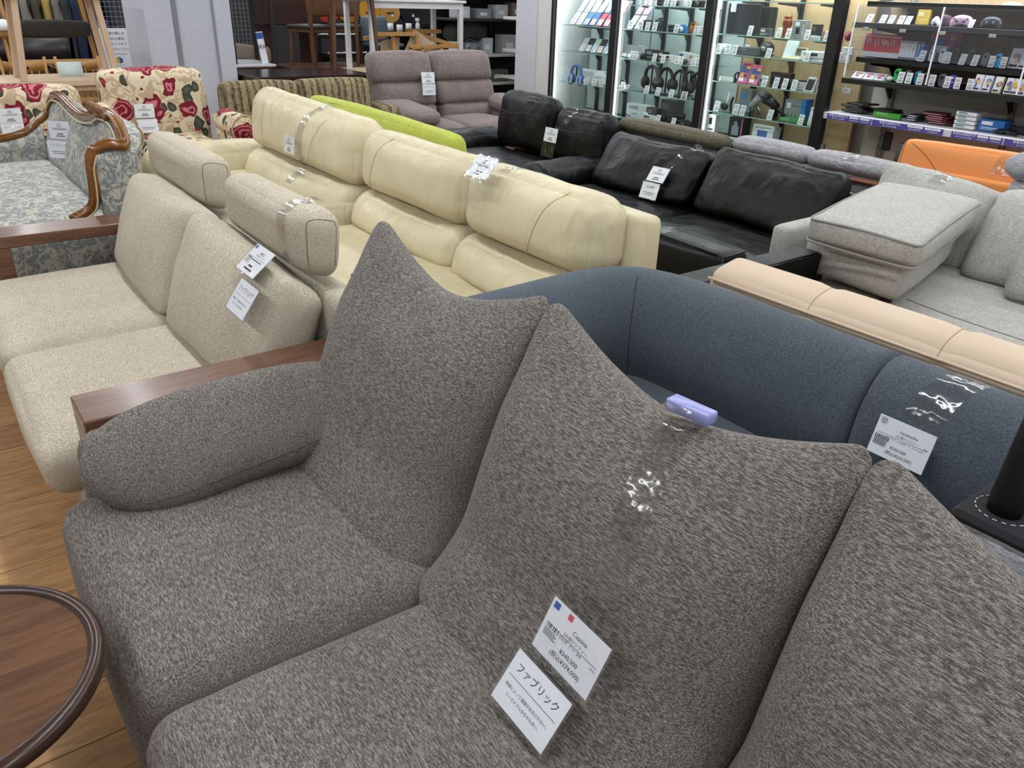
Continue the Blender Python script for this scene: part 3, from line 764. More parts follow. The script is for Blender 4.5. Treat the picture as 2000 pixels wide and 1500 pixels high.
# ottoman standing on the seat, turned a little
t = thing('grey_ottoman', 'large light grey ottoman with piped loose cushion parked on the grey sectional', 'ottoman', (3.75, 1.88, .435))
AX = V((1.0, .285, 0)).normalized(); AY = V((-AX.y*.0, 1, 0))
def ott(vf):
    """map u (0..1.08 along X), v (-.5..0) onto the turned footprint"""
    return [V((3.14+v.x*.965, 1.47+v.x*.235+v.y, v.z)) for v in vf[0]], vf[1]
obj('base', ott(pad([(.10, .475), (.07, .655), (1.06, .655), (1.04, .475)], .06, [(.16, .475), (.13, .655), (1.04, .655), (1.02, .475)], .56, r=.04, bulge=(.015, .015, .01), n=(12, 12, 8), wr=.003)), lg, t)
cu = obj('cushion', ott(pad([(.02, .662), (.0, .77), (1.08, .78), (1.08, .662)], .0, [(.02, .662), (.0, .77), (1.06, .78), (1.06, .662)], .52, r=.03, bulge=(.012, .012, .035), n=(16, 14, 8), wr=.004)), lg, t); GB.append(cu)
pip = [V((.004, .004, 0)), V((1.076, .004, 0)), V((1.056, .516, 0)), V((.004, .516, 0))]
for zz, nm in ((.762, 'piping'), (.668, 'piping')):
    pts = []
    for i in range(4):
        a, b = pip[i], pip[(i+1) % 4]
        for k in range(8):
            p = a.lerp(b, .03+.94*k/7); p.z = zz+(.008 if zz > .7 else -.004)*math.sin(math.pi*k/7); pts.append(p)
    obj(nm, tube(ott((pts, []))[0], .006, 6, closed=True), plain('#93918b', .9), cu)
for x, y in ((.22, .14), (.98, .12), (.22, .5), (.96, .5)):
    p = ott(([V((x, y, 0))], []))[0][0]
    obj('foot', lathe([(.028, 0), (.032, .04)], (p.x, p.y, .436), 14), M_['black'], t)
# ---------------------------------------------------------------- row along the cabinets
t = thing('olive_headrest_sofa', 'olive grey sofa behind the black leather sofa, headrest bar showing', 'sofa', (4.75, 4.0, 0))
h_ = obj('headrest', pad([(4.41, .70), (4.40, .79), (4.54, .80), (4.56, .70)], 3.55, None, 4.56, r=.045, bulge=(.01, .0, .012), n=(8, 12, 8)), M_['olive'], t)
obj('back', pad([(4.40, .0), (4.41, .70), (4.52, .70), (4.52, .0)], 3.53, None, 4.55, r=.03, n=(6, 8, 6)), plain('#3a3636', .7), t)
obj('seat', pad([(4.52, .0), (4.52, .42), (5.2, .42), (5.2, .0)], 3.55, None, 4.55, r=.05, n=(6, 8, 6)), M_['olive'], t)
t = thing('grey_headrest_sofa', 'grey sofa with two fat headrest bolsters over a thin wooden rail, below the cabinets', 'sofa', (4.8, 3.0, 0))
for ya, yb in ((2.935, 3.51), (2.34, 2.93)):
    o = obj('headrest', pad([(4.46, .71), (4.45, .80), (4.62, .81), (4.64, .71)], ya, None, yb, r=.055, bulge=(.012, .006, .012), n=(8, 14, 8)), M_['midgray'], t); GB.append(o)
obj('rail', box(4.42, 4.47, 2.36, 3.5, .685, .705, .006), wood('rail_wood', '#6d3f2a', '#935b3d', 'y', .4), t, False)
obj('back', pad([(4.46, .15), (4.47, .70), (4.62, .70), (4.62, .15)], 2.37, None, 3.5, r=.03, n=(6, 8, 6)), M_['midgray'], t)
obj('seat', pad([(4.6, .0), (4.6, .42), (5.25, .42), (5.25, .0)], 2.68, None, 3.5, r=.05, n=(6, 8, 6)), M_['midgray'], t)
t = thing('orange_leather_sofa', 'orange tan leather sofa back rising under the game shelves', 'sofa', (5.1, 2.0, 0))
OR = [obj('back_cushion', pad([(4.92, .50), (5.0, .885), (5.14, .87), (5.16, .50)], 1.1, None, 2.62, r=.045, bulge=(.03, .006, .015), n=(8, 24, 14), wr=.003), M_['orange_leather'], t)]
obj('seam', snap([(4.97, 2.56, .88), (4.93, 2.42, .80), (4.91, 2.30, .70), (4.90, 2.25, .64)], OR[0], .003), plain('#8a4a1c', .7), OR[0])
obj('seam', snap([(4.94, 2.60, .66), (4.965, 2.61, .8), (5.0, 2.61, .88)], OR[0], .003), plain('#8a4a1c', .7), OR[0])
obj('back', pad([(4.87, .1), (4.89, .73), (4.95, .73), (5.2, .1)], 1.1, None, 2.56, r=.025, n=(6, 8, 6)), M_['orange_leather'], t)
obj('seat', pad([(5.15, .0), (5.15, .40), (5.75, .40), (5.75, .0)], 1.1, None, 2.56, r=.05, n=(6, 8, 6)), M_['orange_leather'], t)
o = obj('bolster', pad([(4.62, .81), (4.64, .96), (4.79, .95), (4.78, .81)], .9, None, 1.86, r=.075, bulge=(.01, .02, .01), n=(10, 14, 10), wr=.003), M_['midgray'])
t = thing('grey_bolster_sofa', 'grey sofa at the right edge with a round headrest bolster on a post', 'sofa', (4.7, 1.2, 0))
OFF[o.name] = V((0, 0, 0)); o.parent = t; o.location = o.location-V((4.7, 1.2, 0)); o.name = 'headrest'
obj('back', pad([(4.63, .0), (4.65, .80), (4.77, .82), (4.79, .0)], .8, None, 1.82, r=.03, n=(6, 8, 6)), M_['midgray'], t)
# ---------------------------------------------------------------- antique carved sofa
t = thing('antique_sofa', 'antique sofa in blue grey damask with carved mahogany crest and open near end', 'sofa', (.6, 5.4, 0))
dm, mh = M_['damask'], M_['mahogany']
CREST = [(4.42, .88), (4.50, .955), (4.62, .985), (4.86, .975), (5.05, .93), (5.35, .895), (5.65, .90), (6.0, .925), (6.25, .915), (6.42, .87), (6.5, .80)]
def crest(y): return interp(CREST, y)
def sheet(f0, f1, nu, nv, thick):
    """two-sided curved panel: f(u,v) gives a point, thickness along the given vector"""
    vv, ff = [], []
    for s in (0, 1):
        for j in range(nv+1):
            for i in range(nu+1):
                vv.append(f0(i/nu, j/nv) if s == 0 else f1(i/nu, j/nv))
    N = (nu+1)*(nv+1)
    for j in range(nv):
        for i in range(nu):
            a = j*(nu+1)+i; ff.append([a, a+1, a+nu+2, a+nu+1]); ff.append([N+a, N+a+nu+1, N+a+nu+2, N+a+1])
    b = [j*(nu+1) for j in range(nv+1)]; c = [j*(nu+1)+nu for j in range(nv+1)]
    for l in (b, c):
        for p, q in zip(l, l[1:]): ff.append([p, q, N+q, N+p])
    for l in (list(range(nu+1)), [nv*(nu+1)+i for i in range(nu+1)]):
        for p, q in zip(l, l[1:]): ff.append([p, q, N+q, N+p])
    bm = bmesh.new(); bv = [bm.verts.new(p) for p in vv]
    for f in ff:
        try: bm.faces.new([bv[k] for k in f])
        except ValueError: pass
    bmesh.ops.remove_doubles(bm, verts=bm.verts[:], dist=1e-5)
    bmesh.ops.recalc_face_normals(bm, faces=bm.faces[:])
    return bm_vf(bm)
def back_x(y, z): return .80+.10*sm(.45, 1.0, z)-.03*math.sin(math.pi*(y-4.4)/2.1)*0
def puff3(y): return .035*abs(math.sin(math.pi*(y-4.55)/.65))
AN = [obj('back', sheet(lambda u, v: (lambda y: (lambda z: V((back_x(y, z)-puff3(y)*math.sin(math.pi*v)**.6-.01, y, z)))(lerp(.45, crest(y)-.03, v)))(lerp(4.46, 6.45, u)),
     lambda u, v: (lambda y: (lambda z: V((back_x(y, z)+.09, y, z)))(lerp(.2, crest(y)-.03, v)))(lerp(4.46, 6.45, u)), 40, 12, .1), dm, t)]
cr = [V((back_x(y, z)-.0, y, z)) for y, z in CREST]
cr_far = [V((.80, 6.52, .735)), V((.70, 6.53, .66)), V((.58, 6.5, .635)), V((.42, 6.42, .625)), V((.26, 6.33, .59)), V((.20, 6.30, .50)), V((.19, 6.28, .40))]
wing = [V((.75, 4.43, .865)), V((.725, 4.43, .80)), V((.72, 4.43, .72)), V((.71, 4.44, .62)), V((.68, 4.46, .57)), V((.60, 4.47, .53))]
rail = catmull(wing[::-1]+[V((.82, 4.42, .885))]+cr+cr_far, 6)
# moulded rail: three parallel beads
obj('carved_frame', join(tube(rail, .026, 8), tube([p+V((-.02, .004, .010)) for p in rail], .011, 6), tube([p+V((.004, -.006, .024)) for p in rail], .010, 6)), mh, t)
orn = [tube(catmull([(.88, 4.80+.05*k, .985), (.86, 4.83+.05*k, 1.02), (.85, 4.87+.05*k, 1.0)], 5), .016, 6) for k in range(-2, 3)]
for k in range(7):
    orn.append(soft(.018, .022, .022, .016, (4, 4, 4), fn=(lambda kk: lambda p, u: p+V((.87, 4.66+.062*kk, .985+.014*math.sin(kk*1.7))))(k)))
obj('carved_ornament', join(*orn), mh, t)
gim = catmull([p+V((-.034, .012, -.026)) for p in cr], 6)
obj('gimp_braid', join(tube(gim, .006, 5), tube(catmull([p+V((.0, -.02, -.022)) for p in wing], 6), .006, 5)), plain('#d8cba9', .9), t)
AN.append(obj('seat', pad([(.24, .40), (.22, .505), (.80, .505), (.80, .40)], 4.58, None, 6.35, r=.05, bulge=(.03, .03, .045), n=(14, 22, 8), wr=.003), dm, t))
obj('far_arm', sheet(lambda u, v: catmull(cr_far, 6)[int(u*36)]*1.0+V((0, -.03, -.02-v*.28)), lambda u, v: catmull(cr_far, 6)[int(u*36)]+V((0.01, .05, -.02-v*.28)), 24, 4, .08), dm, t)
obj('wing_panel', sheet(lambda u, v: V((lerp(.735, .93, u), 4.41, lerp(.30, lerp(.84, .87, u), v))), lambda u, v: V((lerp(.735, .90, u), 4.47, lerp(.30, lerp(.84, .88, u), v))), 8, 10, .06), dm, t)
AN.append(obj('side_panel', box(.235, .93, 4.46, 4.56, .10, .455, .012), dm, t, False))
obj('seat_rail', join(tube(catmull([(.62, 4.50, .47), (.45, 4.50, .455), (.30, 4.51, .46), (.22, 4.56, .46), (.19, 4.8, .46)], 6), .018, 8), tube([(.19, 4.8, .46), (.19, 6.3, .46)], .018, 8)), mh, t)
obj('gimp_braid', tube(catmull([(.64, 4.485, .49), (.45, 4.485, .475), (.30, 4.49, .48), (.225, 4.545, .48)], 6), .006, 5), plain('#cdbf9c', .9), t)
obj('gimp_braid', tube([(.232, 4.455, .12), (.232, 4.455, .45)], .007, 5), plain('#cdbf9c', .9), t)
for x, y in ((.26, 4.52), (.85, 4.52), (.26, 6.28), (.85, 6.4)):
    obj('leg', tube(catmull([(x, y, .12), (x-.03, y-.01, .07), (x, y, .0)], 4), [.035-.002*i for i in range(9)], 8), mh, t)
# ---------------------------------------------------------------- floral armchairs
fl = M_['floral']; FLC = []
def floral_chair(x0, x1, label, humps, zt, sides=(-1, 1), yf=6.5):
    t = thing('floral_armchair', label, 'armchair', ((x0+x1)/2, 7.0, 0), 0, 'rose print armchairs along the far end')
    def post(o, u):
        k = sm(.2, 1, u[2]); s = (o.x-x0)/(x1-x0)
        o.z += humps(s)*k; return o
    FLC.append(obj('back', padx([(7.22, .38), (7.26, zt), (7.46, zt-.01), (7.44, .12)], x0, None, x1, r=.06, bulge=(.04, .015, .02), n=(10, 26, 12), post=post, wr=.006, wf=5, seed=x0), fl, t))
    obj('seat', padx([(yf+.02, .30), (yf, .475), (7.24, .475), (7.24, .3)], x0+.13, None, x1-.10, r=.05, bulge=(.01, .01, .025), n=(12, 12, 6), wr=.003), fl, t)
    obj('base', box(x0+.1, x1-.06, yf+.05, 7.40, .06, .32, .02), fl, t, False)
    for side, xa in ((-1, x0+.02), (1, x1-.02)):
        if side not in sides: continue
        ye = 7.30 if side < 0 else 6.96
        # rolled arm: cylinder roll over a panel
        pts = [(xa+side*.05, 6.46, .585), (xa+side*.05, 6.9, .60), (xa+side*.04, ye, .66)]
        rr = [.105, .10, .09]
        a_ = obj('arm', join(tube(catmull(pts, 5), [interp([(0, .108), (5, .10), (10, .085)], i) for i in range(11)], 16), box(xa-.055+side*.02, xa+.055+side*.02, 6.50, ye, .06, .58, .03)), fl, t)
        obj('arm_welt', tube([(xa+side*.05+.107*math.cos(a), 6.458, .585+.107*math.sin(a)) for a in [k/24*2*math.pi for k in range(24)]], .006, 5, closed=True), plain('#b9a98c', .9), a_)
    for x in (x0+.12, x1-.12):
        for y in (6.6, 7.35): obj('foot', lathe([(.02, 0), (.028, .065)], (x, y, 0), 10), M_['brown_wood'], t)
    return t
floral_chair(1.36, 2.17, 'rose print armchair with rolled arms, between the antique and striped sofas', lambda s: .035*math.cos((s-.02)*5.6)+.02*s-.01, .86)
floral_chair(.36, 1.20, 'rose print armchair at the left edge, a large white card on its back', lambda s: .0+.01*math.sin(s*3), .875, (-1,), 6.64)
# ---------------------------------------------------------------- striped sofa
t = thing('striped_sofa', 'brown and gold striped chenille sofa with a rolled arm', 'sofa', (3.0, 7.0, 0))
st = M_['stripe']
for xa, xb in ((2.26, 2.92), (2.93, 3.62)):
    FLC.append(obj('back_cushion', padx([(6.98, .36), (7.06, .875), (7.26, .86), (7.28, .36)], xa, None, xb, r=.05, bulge=(.02, .01, .015), n=(8, 16, 10), wr=.003), st, t))
obj('base', padx([(6.5, .0), (6.5, .40), (7.25, .40), (7.25, .0)], 2.40, None, 3.62, r=.04, n=(6, 10, 6)), st, t)
obj('arm', join(tube([(3.76, 6.90, .545), (3.76, 7.0, .56), (3.74, 7.2, .57)], .09, 16), box(3.66, 3.82, 6.92, 7.24, .06, .56, .03)), st, t)
obj('arm', join(tube([(2.2, 6.5, .545), (2.2, 6.9, .56), (2.2, 7.2, .57)], .045, 16), box(2.16, 2.24, 6.5, 7.24, .06, .56, .03)), st, t) if False else None
# ---------------------------------------------------------------- taupe recliner loveseat
t = thing('taupe_recliner', 'taupe two-seat recliner with stitched high back and round release hole in its arm', 'sofa', (4.6, 7.3, 0))
tp = M_['taupe']
for xa, xb in ((3.86, 4.52), (4.53, 5.26)):
    tiers = [((7.28, .40), (7.30, .575)), ((7.30, .565), (7.37, .79)), ((7.36, .775), (7.46, 1.055))]
    for k, (lo, hi) in enumerate(tiers):
        FLC.append(obj('back_pad', padx([(lo[0], lo[1]), (hi[0], hi[1]), (hi[0]+.22, hi[1]-.01), (lo[0]+.28, lo[1])], xa+.02*(2-k), None, xb-.01*(2-k), r=.05 if k < 2 else .07, bulge=(.035, .006, .02), n=(8, 16, 8), wr=.006, wf=6, seed=k+xa), tp, t))
    obj('seat', padx([(6.72, .14), (6.70, .44), (7.42, .45), (7.42, .14)], xa+.16 if xa < 4 else xa, None, xb if xa < 4 else xb-.12, r=.06, bulge=(.015, .01, .03), n=(10, 14, 8), wr=.005), tp, t)
obj('back_shell', padx([(7.44, .1), (7.56, .98), (7.68, .96), (7.66, .1)], 3.88, None, 5.25, r=.05, n=(6, 10, 8)), tp, t)
for xa, xb in ((3.86, 4.17), (5.16, 5.42)):
    a_ = obj('arm', padx([(6.74, .06), (6.74, .50), (7.46, .56), (7.46, .06)], xa, None, xb, r=.05, n=(10, 8, 8)), tp, t)
    obj('arm_pad', padx([(6.70, .46), (6.71, .595), (7.46, .64), (7.46, .50)], xa-.02, None, xb+.02, r=.06, bulge=(.02, .02, .02), n=(10, 10, 8), wr=.004), tp, a_)
    if xa < 4: obj('release_hole', xf(lathe([(.045, 0), (.045, .012), (.03, .012)], (0, 0, 0), 20), frame((3.97, 6.74, .32), (1, 0, 0), (0, 0, 1))), M_['black'], a_)
# ---------------------------------------------------------------- round side table
t = thing('round_side_table', 'round dark walnut side table with a rounded lip, bottom left', 'table', (-.185, 1.395, 0))
wt = M_['walnut_top']
def fit(z): return None
TC = (-.185, 1.395)
obj('table_top', lathe([(.0, .472), (.20, .470), (.245, .482), (.240, .497), (.0005, .4965)], (TC[0], TC[1], 0), 64), wt, t, False)
obj('rim', lathe([(.236, .490)]+[(.252-.0175*math.cos(a), .486+.0185*math.sin(a)) for a in [R(20+18*k) for k in range(14)]], (TC[0], TC[1], 0), 64), wood('walnut_rim', '#2b1b14', '#43291d', 'x', .28, .5, .2), t)
obj('stem', lathe([(.03, .03), (.022, .1), (.022, .40), (.05, .47)], (TC[0], TC[1], 0), 20), wt, t)
obj('foot_disc', lathe([(.17, 0), (.17, .012), (.05, .03)], (TC[0], TC[1], 0), 40), wt, t)
# kind, shelf, x, y, z, width, height, depth, colour, second colour, lean, turn, label
ITEMS = [
 ('headset', 'A3', 6.09, 7.034, 0.76, 0.191, 0.179, 0.107, '#5d7fc0', '#8e98a4', 0, 0, 'blue over-ear headphones on a stand in the left cabinet'),
 ('box', 'A3', 6.26, 6.924, 0.76, 0.389, 0.126, 0.05, '#eef1f2', '#cfd6d8', 0, 0, 'flat white cardboard box behind the earbud cases in the left cabinet'),
 ('box', 'A3', 6.22, 6.746, 0.76, 0.23, 0.093, 0.05, '#f2f4f5', '#d5dadd', 0, 0, 'smaller white box overlapping the flat one in the left cabinet'),
 ('earbuds', 'A3', 6.12, 6.969, 0.76, 0.077, 0.047, 0.028, '#f4f6f7', '#d9dde0', 0, 0, 'first white earbud case from the left in the phone cabinet'),
 ('earbuds', 'A3', 6.12, 6.875, 0.76, 0.076, 0.047, 0.028, '#f4f6f7', '#d9dde0', 0, 0, 'second white earbud case from the left in the phone cabinet'),
 ('earbuds', 'A3', 6.12, 6.767, 0.76, 0.075, 0.046, 0.028, '#f4f6f7', '#d9dde0', 0, 0, 'third white earbud case from the left in the phone cabinet'),
 ('earbuds', 'A3', 6.12, 6.652, 0.76, 0.073, 0.046, 0.028, '#f4f6f7', '#d9dde0', 0, 0, 'fourth white earbud case from the left in the phone cabinet'),
 ('card', 'A3', 6.08, 7.104, 0.76, 0.07, 0.069, 0.041, '#e8e8ea', '#333338', 0.2, 0, 'leftmost white price card, lowest shelf of the left phone cabinet'),
 ('card', 'A3', 6.08, 6.957, 0.76, 0.068, 0.068, 0.041, '#e8e8ea', '#333338', 0.2, 0, 'second white price card from the left, lowest shelf of the left phone cabinet'),
 ('card', 'A3', 6.08, 6.813, 0.76, 0.067, 0.067, 0.04, '#e8e8ea', '#333338', 0.2, 0, 'third white price card from the left, lowest shelf of the left phone cabinet'),
 ('card', 'A3', 6.08, 6.689, 0.76, 0.065, 0.066, 0.039, '#e8e8ea', '#333338', 0.2, 0, 'fourth white price card from the left, lowest shelf of the left phone cabinet'),
 ('card', 'A3', 6.08, 6.583, 0.76, 0.064, 0.066, 0.039, '#e8e8ea', '#333338', 0.2, 0, 'fifth white price card from the left, lowest shelf of the left phone cabinet'),
 ('camera', 'B0', 6.12, 5.657, 1.55, 0.141, 0.068, 0.041, '#b9bcc0', '#2a2a2c', 0, 0, 'silver compact camera on the top shelf of the headphone cabinet'),
 ('lens', 'B0', 6.12, 5.914, 1.55, 0.081, 0.061, 0.037, '#1c1c1e', '#3a3a3e', 0, 0, 'black camera lens on the top shelf of the headphone cabinet'),
 ('camera', 'B0', 6.12, 5.412, 1.55, 0.184, 0.067, 0.04, '#1e1e20', '#3a3a3c', 0, 0, 'black camera body on the top shelf of the headphone cabinet'),
 ('card', 'B0', 6.08, 6.08, 1.55, 0.063, 0.058, 0.035, '#e8e8ea', '#333338', 0.2, 0, 'leftmost white price card, top shelf of the headphone cabinet'),
 ('card', 'B0', 6.08, 5.929, 1.55, 0.061, 0.057, 0.034, '#e8e8ea', '#333338', 0.2, 0, 'second white price card from the left, top shelf of the headphone cabinet'),
 ('card', 'B0', 6.08, 5.769, 1.55, 0.059, 0.056, 0.034, '#e8e8ea', '#333338', 0.2, 0, 'third white price card from the left, top shelf of the headphone cabinet'),
 ('card', 'B0', 6.08, 5.677, 1.55, 0.058, 0.055, 0.033, '#e8e8ea', '#333338', 0.2, 0, 'fourth white price card from the left, top shelf of the headphone cabinet'),
 ('card', 'B0', 6.08, 5.487, 1.55, 0.056, 0.054, 0.033, '#e8e8ea', '#333338', 0.2, 0, 'fifth white price card from the left, top shelf of the headphone cabinet'),
 ('card', 'B0', 6.08, 5.268, 1.55, 0.054, 0.053, 0.032, '#e8e8ea', '#333338', 0.2, 0, 'sixth white price card from the left, top shelf of the headphone cabinet'),
 ('lens', 'B1', 6.1, 6.19, 1.33, 0.051, 0.037, 0.022, '#222226', '#3a3a3e', 0, 0, 'tiny black lens cap canister in the headphone cabinet'),
 ('lens', 'B1', 6.12, 6.067, 1.33, 0.092, 0.091, 0.055, '#1b1b1d', '#33343a', 0, 0, 'tall black zoom lens in the headphone cabinet'),
 ('camera', 'B1', 6.14, 5.886, 1.33, 0.116, 0.117, 0.07, '#18181a', '#2d2d31', 0, 0, 'black camera standing upright with its lens up in the headphone cabinet'),
 ('lens', 'B1', 6.11, 5.723, 1.33, 0.086, 0.062, 0.037, '#1d1d20', '#44464c', 0, 0, 'short black lens beside the blue camera'),
 ('camera', 'B1', 6.11, 5.56, 1.33, 0.103, 0.069, 0.042, '#2f79b5', '#cfd6da', 0, 0, 'bright blue compact camera in the headphone cabinet'),
 ('pouch', 'B1', 6.15, 5.481, 1.33, 0.101, 0.091, 0.054, '#b5792f', '#24211f', 0, 0, 'orange and black camera pouch in the headphone cabinet'),
 ('pouch', 'B1', 6.14, 5.292, 1.33, 0.067, 0.085, 0.04, '#1d1e20', '#303236', 0, 0, 'black soft camera pouch beside the cabinet post'),
 ('card', 'B1', 6.08, 6.227, 1.33, 0.065, 0.078, 0.039, '#e8e8ea', '#333338', 0.2, 0, 'leftmost white price card, camera shelf of the headphone cabinet'),
 ('card', 'B1', 6.08, 6.084, 1.33, 0.064, 0.077, 0.038, '#e8e8ea', '#333338', 0.2, 0, 'second white price card from the left, camera shelf of the headphone cabinet'),
 ('card', 'B1', 6.08, 5.985, 1.33, 0.063, 0.077, 0.038, '#e8e8ea', '#333338', 0.2, 0, 'third white price card from the left, camera shelf of the headphone cabinet'),
 ('card', 'B1', 6.08, 5.889, 1.33, 0.062, 0.076, 0.037, '#e8e8ea', '#333338', 0.2, 0, 'fourth white price card from the left, camera shelf of the headphone cabinet'),
 ('card', 'B1', 6.08, 5.609, 1.33, 0.058, 0.074, 0.035, '#e8e8ea', '#333338', 0.2, 0, 'fifth white price card from the left, camera shelf of the headphone cabinet'),
 ('card', 'B1', 6.08, 5.362, 1.33, 0.056, 0.072, 0.033, '#e8e8ea', '#333338', 0.2, 0, 'sixth white price card from the left, camera shelf of the headphone cabinet'),
 ('card', 'B1', 6.08, 5.301, 1.33, 0.055, 0.072, 0.033, '#e8e8ea', '#333338', 0.2, 0, 'seventh white price card from the left, camera shelf of the headphone cabinet'),
 ('card', 'B1', 6.08, 5.21, 1.33, 0.054, 0.071, 0.032, '#e8e8ea', '#333338', 0.2, 0, 'eighth white price card from the left, camera shelf of the headphone cabinet'),
 ('phone', 'B2', 6.18, 6.377, 1.06, 0.091, 0.136, 0.055, '#6f7274', '#88898c', 0.5, 0, 'leftmost grey smartphone leaning on the second shelf of the headphone cabinet'),
 ('phone', 'B2', 6.18, 6.294, 1.06, 0.09, 0.135, 0.054, '#6f7274', '#88898c', 0.5, 0, 'middle grey smartphone leaning on the second shelf of the headphone cabinet'),
 ('phone', 'B2', 6.18, 6.205, 1.06, 0.088, 0.134, 0.053, '#c9c6bf', '#88898c', 0.5, 0, 'rightmost grey smartphone leaning on the second shelf of the headphone cabinet'),
 ('figure', 'B2', 6.09, 6.048, 1.06, 0.057, 0.061, 0.034, '#1f1f22', '#3a3a3e', 0, 0, 'small black microphone capsule on the second shelf of the headphone cabinet'),
 ('box', 'B2', 6.14, 5.949, 1.06, 0.183, 0.098, 0.059, '#26272a', '#8b8d90', 0, 0, 'black speaker box with a handle in the headphone cabinet'),
 ('box', 'B2', 6.12, 5.791, 1.06, 0.096, 0.092, 0.055, '#1f2023', '#d8dade', 0, 0, 'slim black and white boxed gadget beside the speaker box'),
 ('box', 'B2', 6.12, 5.696, 1.06, 0.114, 0.068, 0.041, '#e9e7e2', '#4a4a4c', 0, 0, 'white cube speaker with a dark logo in the headphone cabinet'),
 ('box', 'B2', 6.2, 5.591, 1.06, 0.118, 0.099, 0.06, '#e5e8ee', '#5568a8', 0, 0, 'white and blue boxed gadget in the headphone cabinet'),
 ('box', 'B2', 6.19, 5.464, 1.06, 0.103, 0.089, 0.054, '#e9e8e4', '#b9a27c', 0, 0, 'white box with a wire handle in the headphone cabinet'),
 ('figure', 'B2', 6.1, 5.512, 1.06, 0.078, 0.045, 0.027, '#2a2b2e', '#55575a', 0, 0, 'round dark webcam on the second shelf of the headphone cabinet'),
 ('phone', 'B2', 6.16, 5.261, 1.06, 0.062, 0.105, 0.037, '#2a2c31', '#3b3e46', 0.4, 0, 'dark smartphone leaning against the cabinet post'),
 ('card', 'B2', 6.075, 6.163, 1.06, 0.059, 0.076, 0.035, '#e8e8ea', '#333338', 0.25, 0, 'leftmost white price card, shelf above the headphones'),
 ('card', 'B2', 6.075, 6.112, 1.06, 0.058, 0.075, 0.035, '#e8e8ea', '#333338', 0.25, 0, 'second white price card from the left, shelf above the headphones'),
 ('card', 'B2', 6.075, 5.85, 1.06, 0.055, 0.073, 0.033, '#e8e8ea', '#333338', 0.25, 0, 'third white price card from the left, shelf above the headphones'),
 ('card', 'B2', 6.075, 5.734, 1.06, 0.054, 0.073, 0.033, '#e8e8ea', '#333338', 0.25, 0, 'fourth white price card from the left, shelf above the headphones'),
 ('card', 'B2', 6.075, 5.554, 1.06, 0.052, 0.071, 0.031, '#e8e8ea', '#333338', 0.25, 0, 'fifth white price card from the left, shelf above the headphones'),
 ('card', 'B2', 6.075, 5.502, 1.06, 0.052, 0.071, 0.031, '#e8e8ea', '#333338', 0.25, 0, 'sixth white price card from the left, shelf above the headphones'),
 ('card', 'B2', 6.075, 5.349, 1.06, 0.05, 0.07, 0.03, '#e8e8ea', '#333338', 0.25, 0, 'seventh white price card from the left, shelf above the headphones'),
 ('card', 'B2', 6.075, 5.298, 1.06, 0.05, 0.07, 0.03, '#e8e8ea', '#333338', 0.25, 0, 'eighth white price card from the left, shelf above the headphones'),
 ('card', 'B2', 6.075, 5.249, 1.06, 0.049, 0.069, 0.03, '#e8e8ea', '#333338', 0.25, 0, 'ninth white price card from the left, shelf above the headphones'),
 ('card', 'B2', 6.075, 5.218, 1.06, 0.049, 0.069, 0.029, '#e8e8ea', '#333338', 0.25, 0, 'tenth white price card from the left, shelf above the headphones'),
 ('headset', 'B3', 6.14, 5.947, 0.76, 0.194, 0.25, 0.116, '#2a2627', '#121214', 0, 0, 'first pair of large black headphones from the left in the middle cabinet'),
 ('headset', 'B3', 6.14, 5.749, 0.76, 0.187, 0.246, 0.112, '#1b1b1d', '#121214', 0, 0, 'second pair of large black headphones from the left in the middle cabinet'),
 ('headset', 'B3', 6.14, 5.565, 0.76, 0.181, 0.242, 0.109, '#1d1d20', '#121214', 0, 0, 'third pair of large black headphones from the left in the middle cabinet'),
 ('headset', 'B3', 6.14, 5.342, 0.76, 0.174, 0.237, 0.104, '#18181a', '#121214', 0, 0, 'fourth pair of large black headphones from the left in the middle cabinet'),
 ('headset', 'B3', 6.3, 5.578, 0.76, 0.147, 0.226, 0.088, '#161618', '#202024', 0, 0, 'black headphones tucked behind the fourth pair in the middle cabinet'),
 ('phone', 'B3', 6.21, 6.418, 0.76, 0.062, 0.081, 0.037, '#d9dcde', '#3a3c40', 0.3, 0, 'small white tablet at the left end of the headphone shelf'),
 ('earbuds', 'B3', 6.12, 6.236, 0.76, 0.061, 0.049, 0.03, '#f2f4f5', '#dadde0', 0, 0, 'white earbud case at the left end of the headphone shelf'),
 ('card', 'B3', 6.075, 6.258, 0.76, 0.068, 0.074, 0.041, '#e8e8ea', '#333338', 0.25, 0, 'leftmost white price card, headphone shelf'),
 ('card', 'B3', 6.075, 5.911, 0.76, 0.064, 0.072, 0.039, '#e8e8ea', '#333338', 0.25, 0, 'second white price card from the left, headphone shelf'),
 ('card', 'B3', 6.075, 5.756, 0.76, 0.063, 0.071, 0.038, '#e8e8ea', '#333338', 0.25, 0, 'third white price card from the left, headphone shelf'),
 ('card', 'B3', 6.075, 5.578, 0.76, 0.061, 0.07, 0.036, '#e8e8ea', '#333338', 0.25, 0, 'fourth white price card from the left, headphone shelf'),
 ('card', 'B3', 6.075, 5.419, 0.76, 0.059, 0.069, 0.035, '#e8e8ea', '#333338', 0.25, 0, 'fifth white price card from the left, headphone shelf'),
 ('card', 'B3', 6.075, 5.406, 0.76, 0.059, 0.068, 0.035, '#e8e8ea', '#333338', 0.25, 0, 'sixth white price card from the left, headphone shelf'),
 ('box', 'B4', 6.26, 6.193, 0.5, 0.32, 0.112, 0.1, '#e2e6e6', '#aab0b2', 0, 0, 'long white accessory box at the bottom of the headphone cabinet'),
 ('box', 'B4', 6.14, 6.078, 0.5, 0.165, 0.055, 0.033, '#c9d6de', '#8fa2ad', 0, 0, 'small pale blue box at the bottom of the headphone cabinet'),
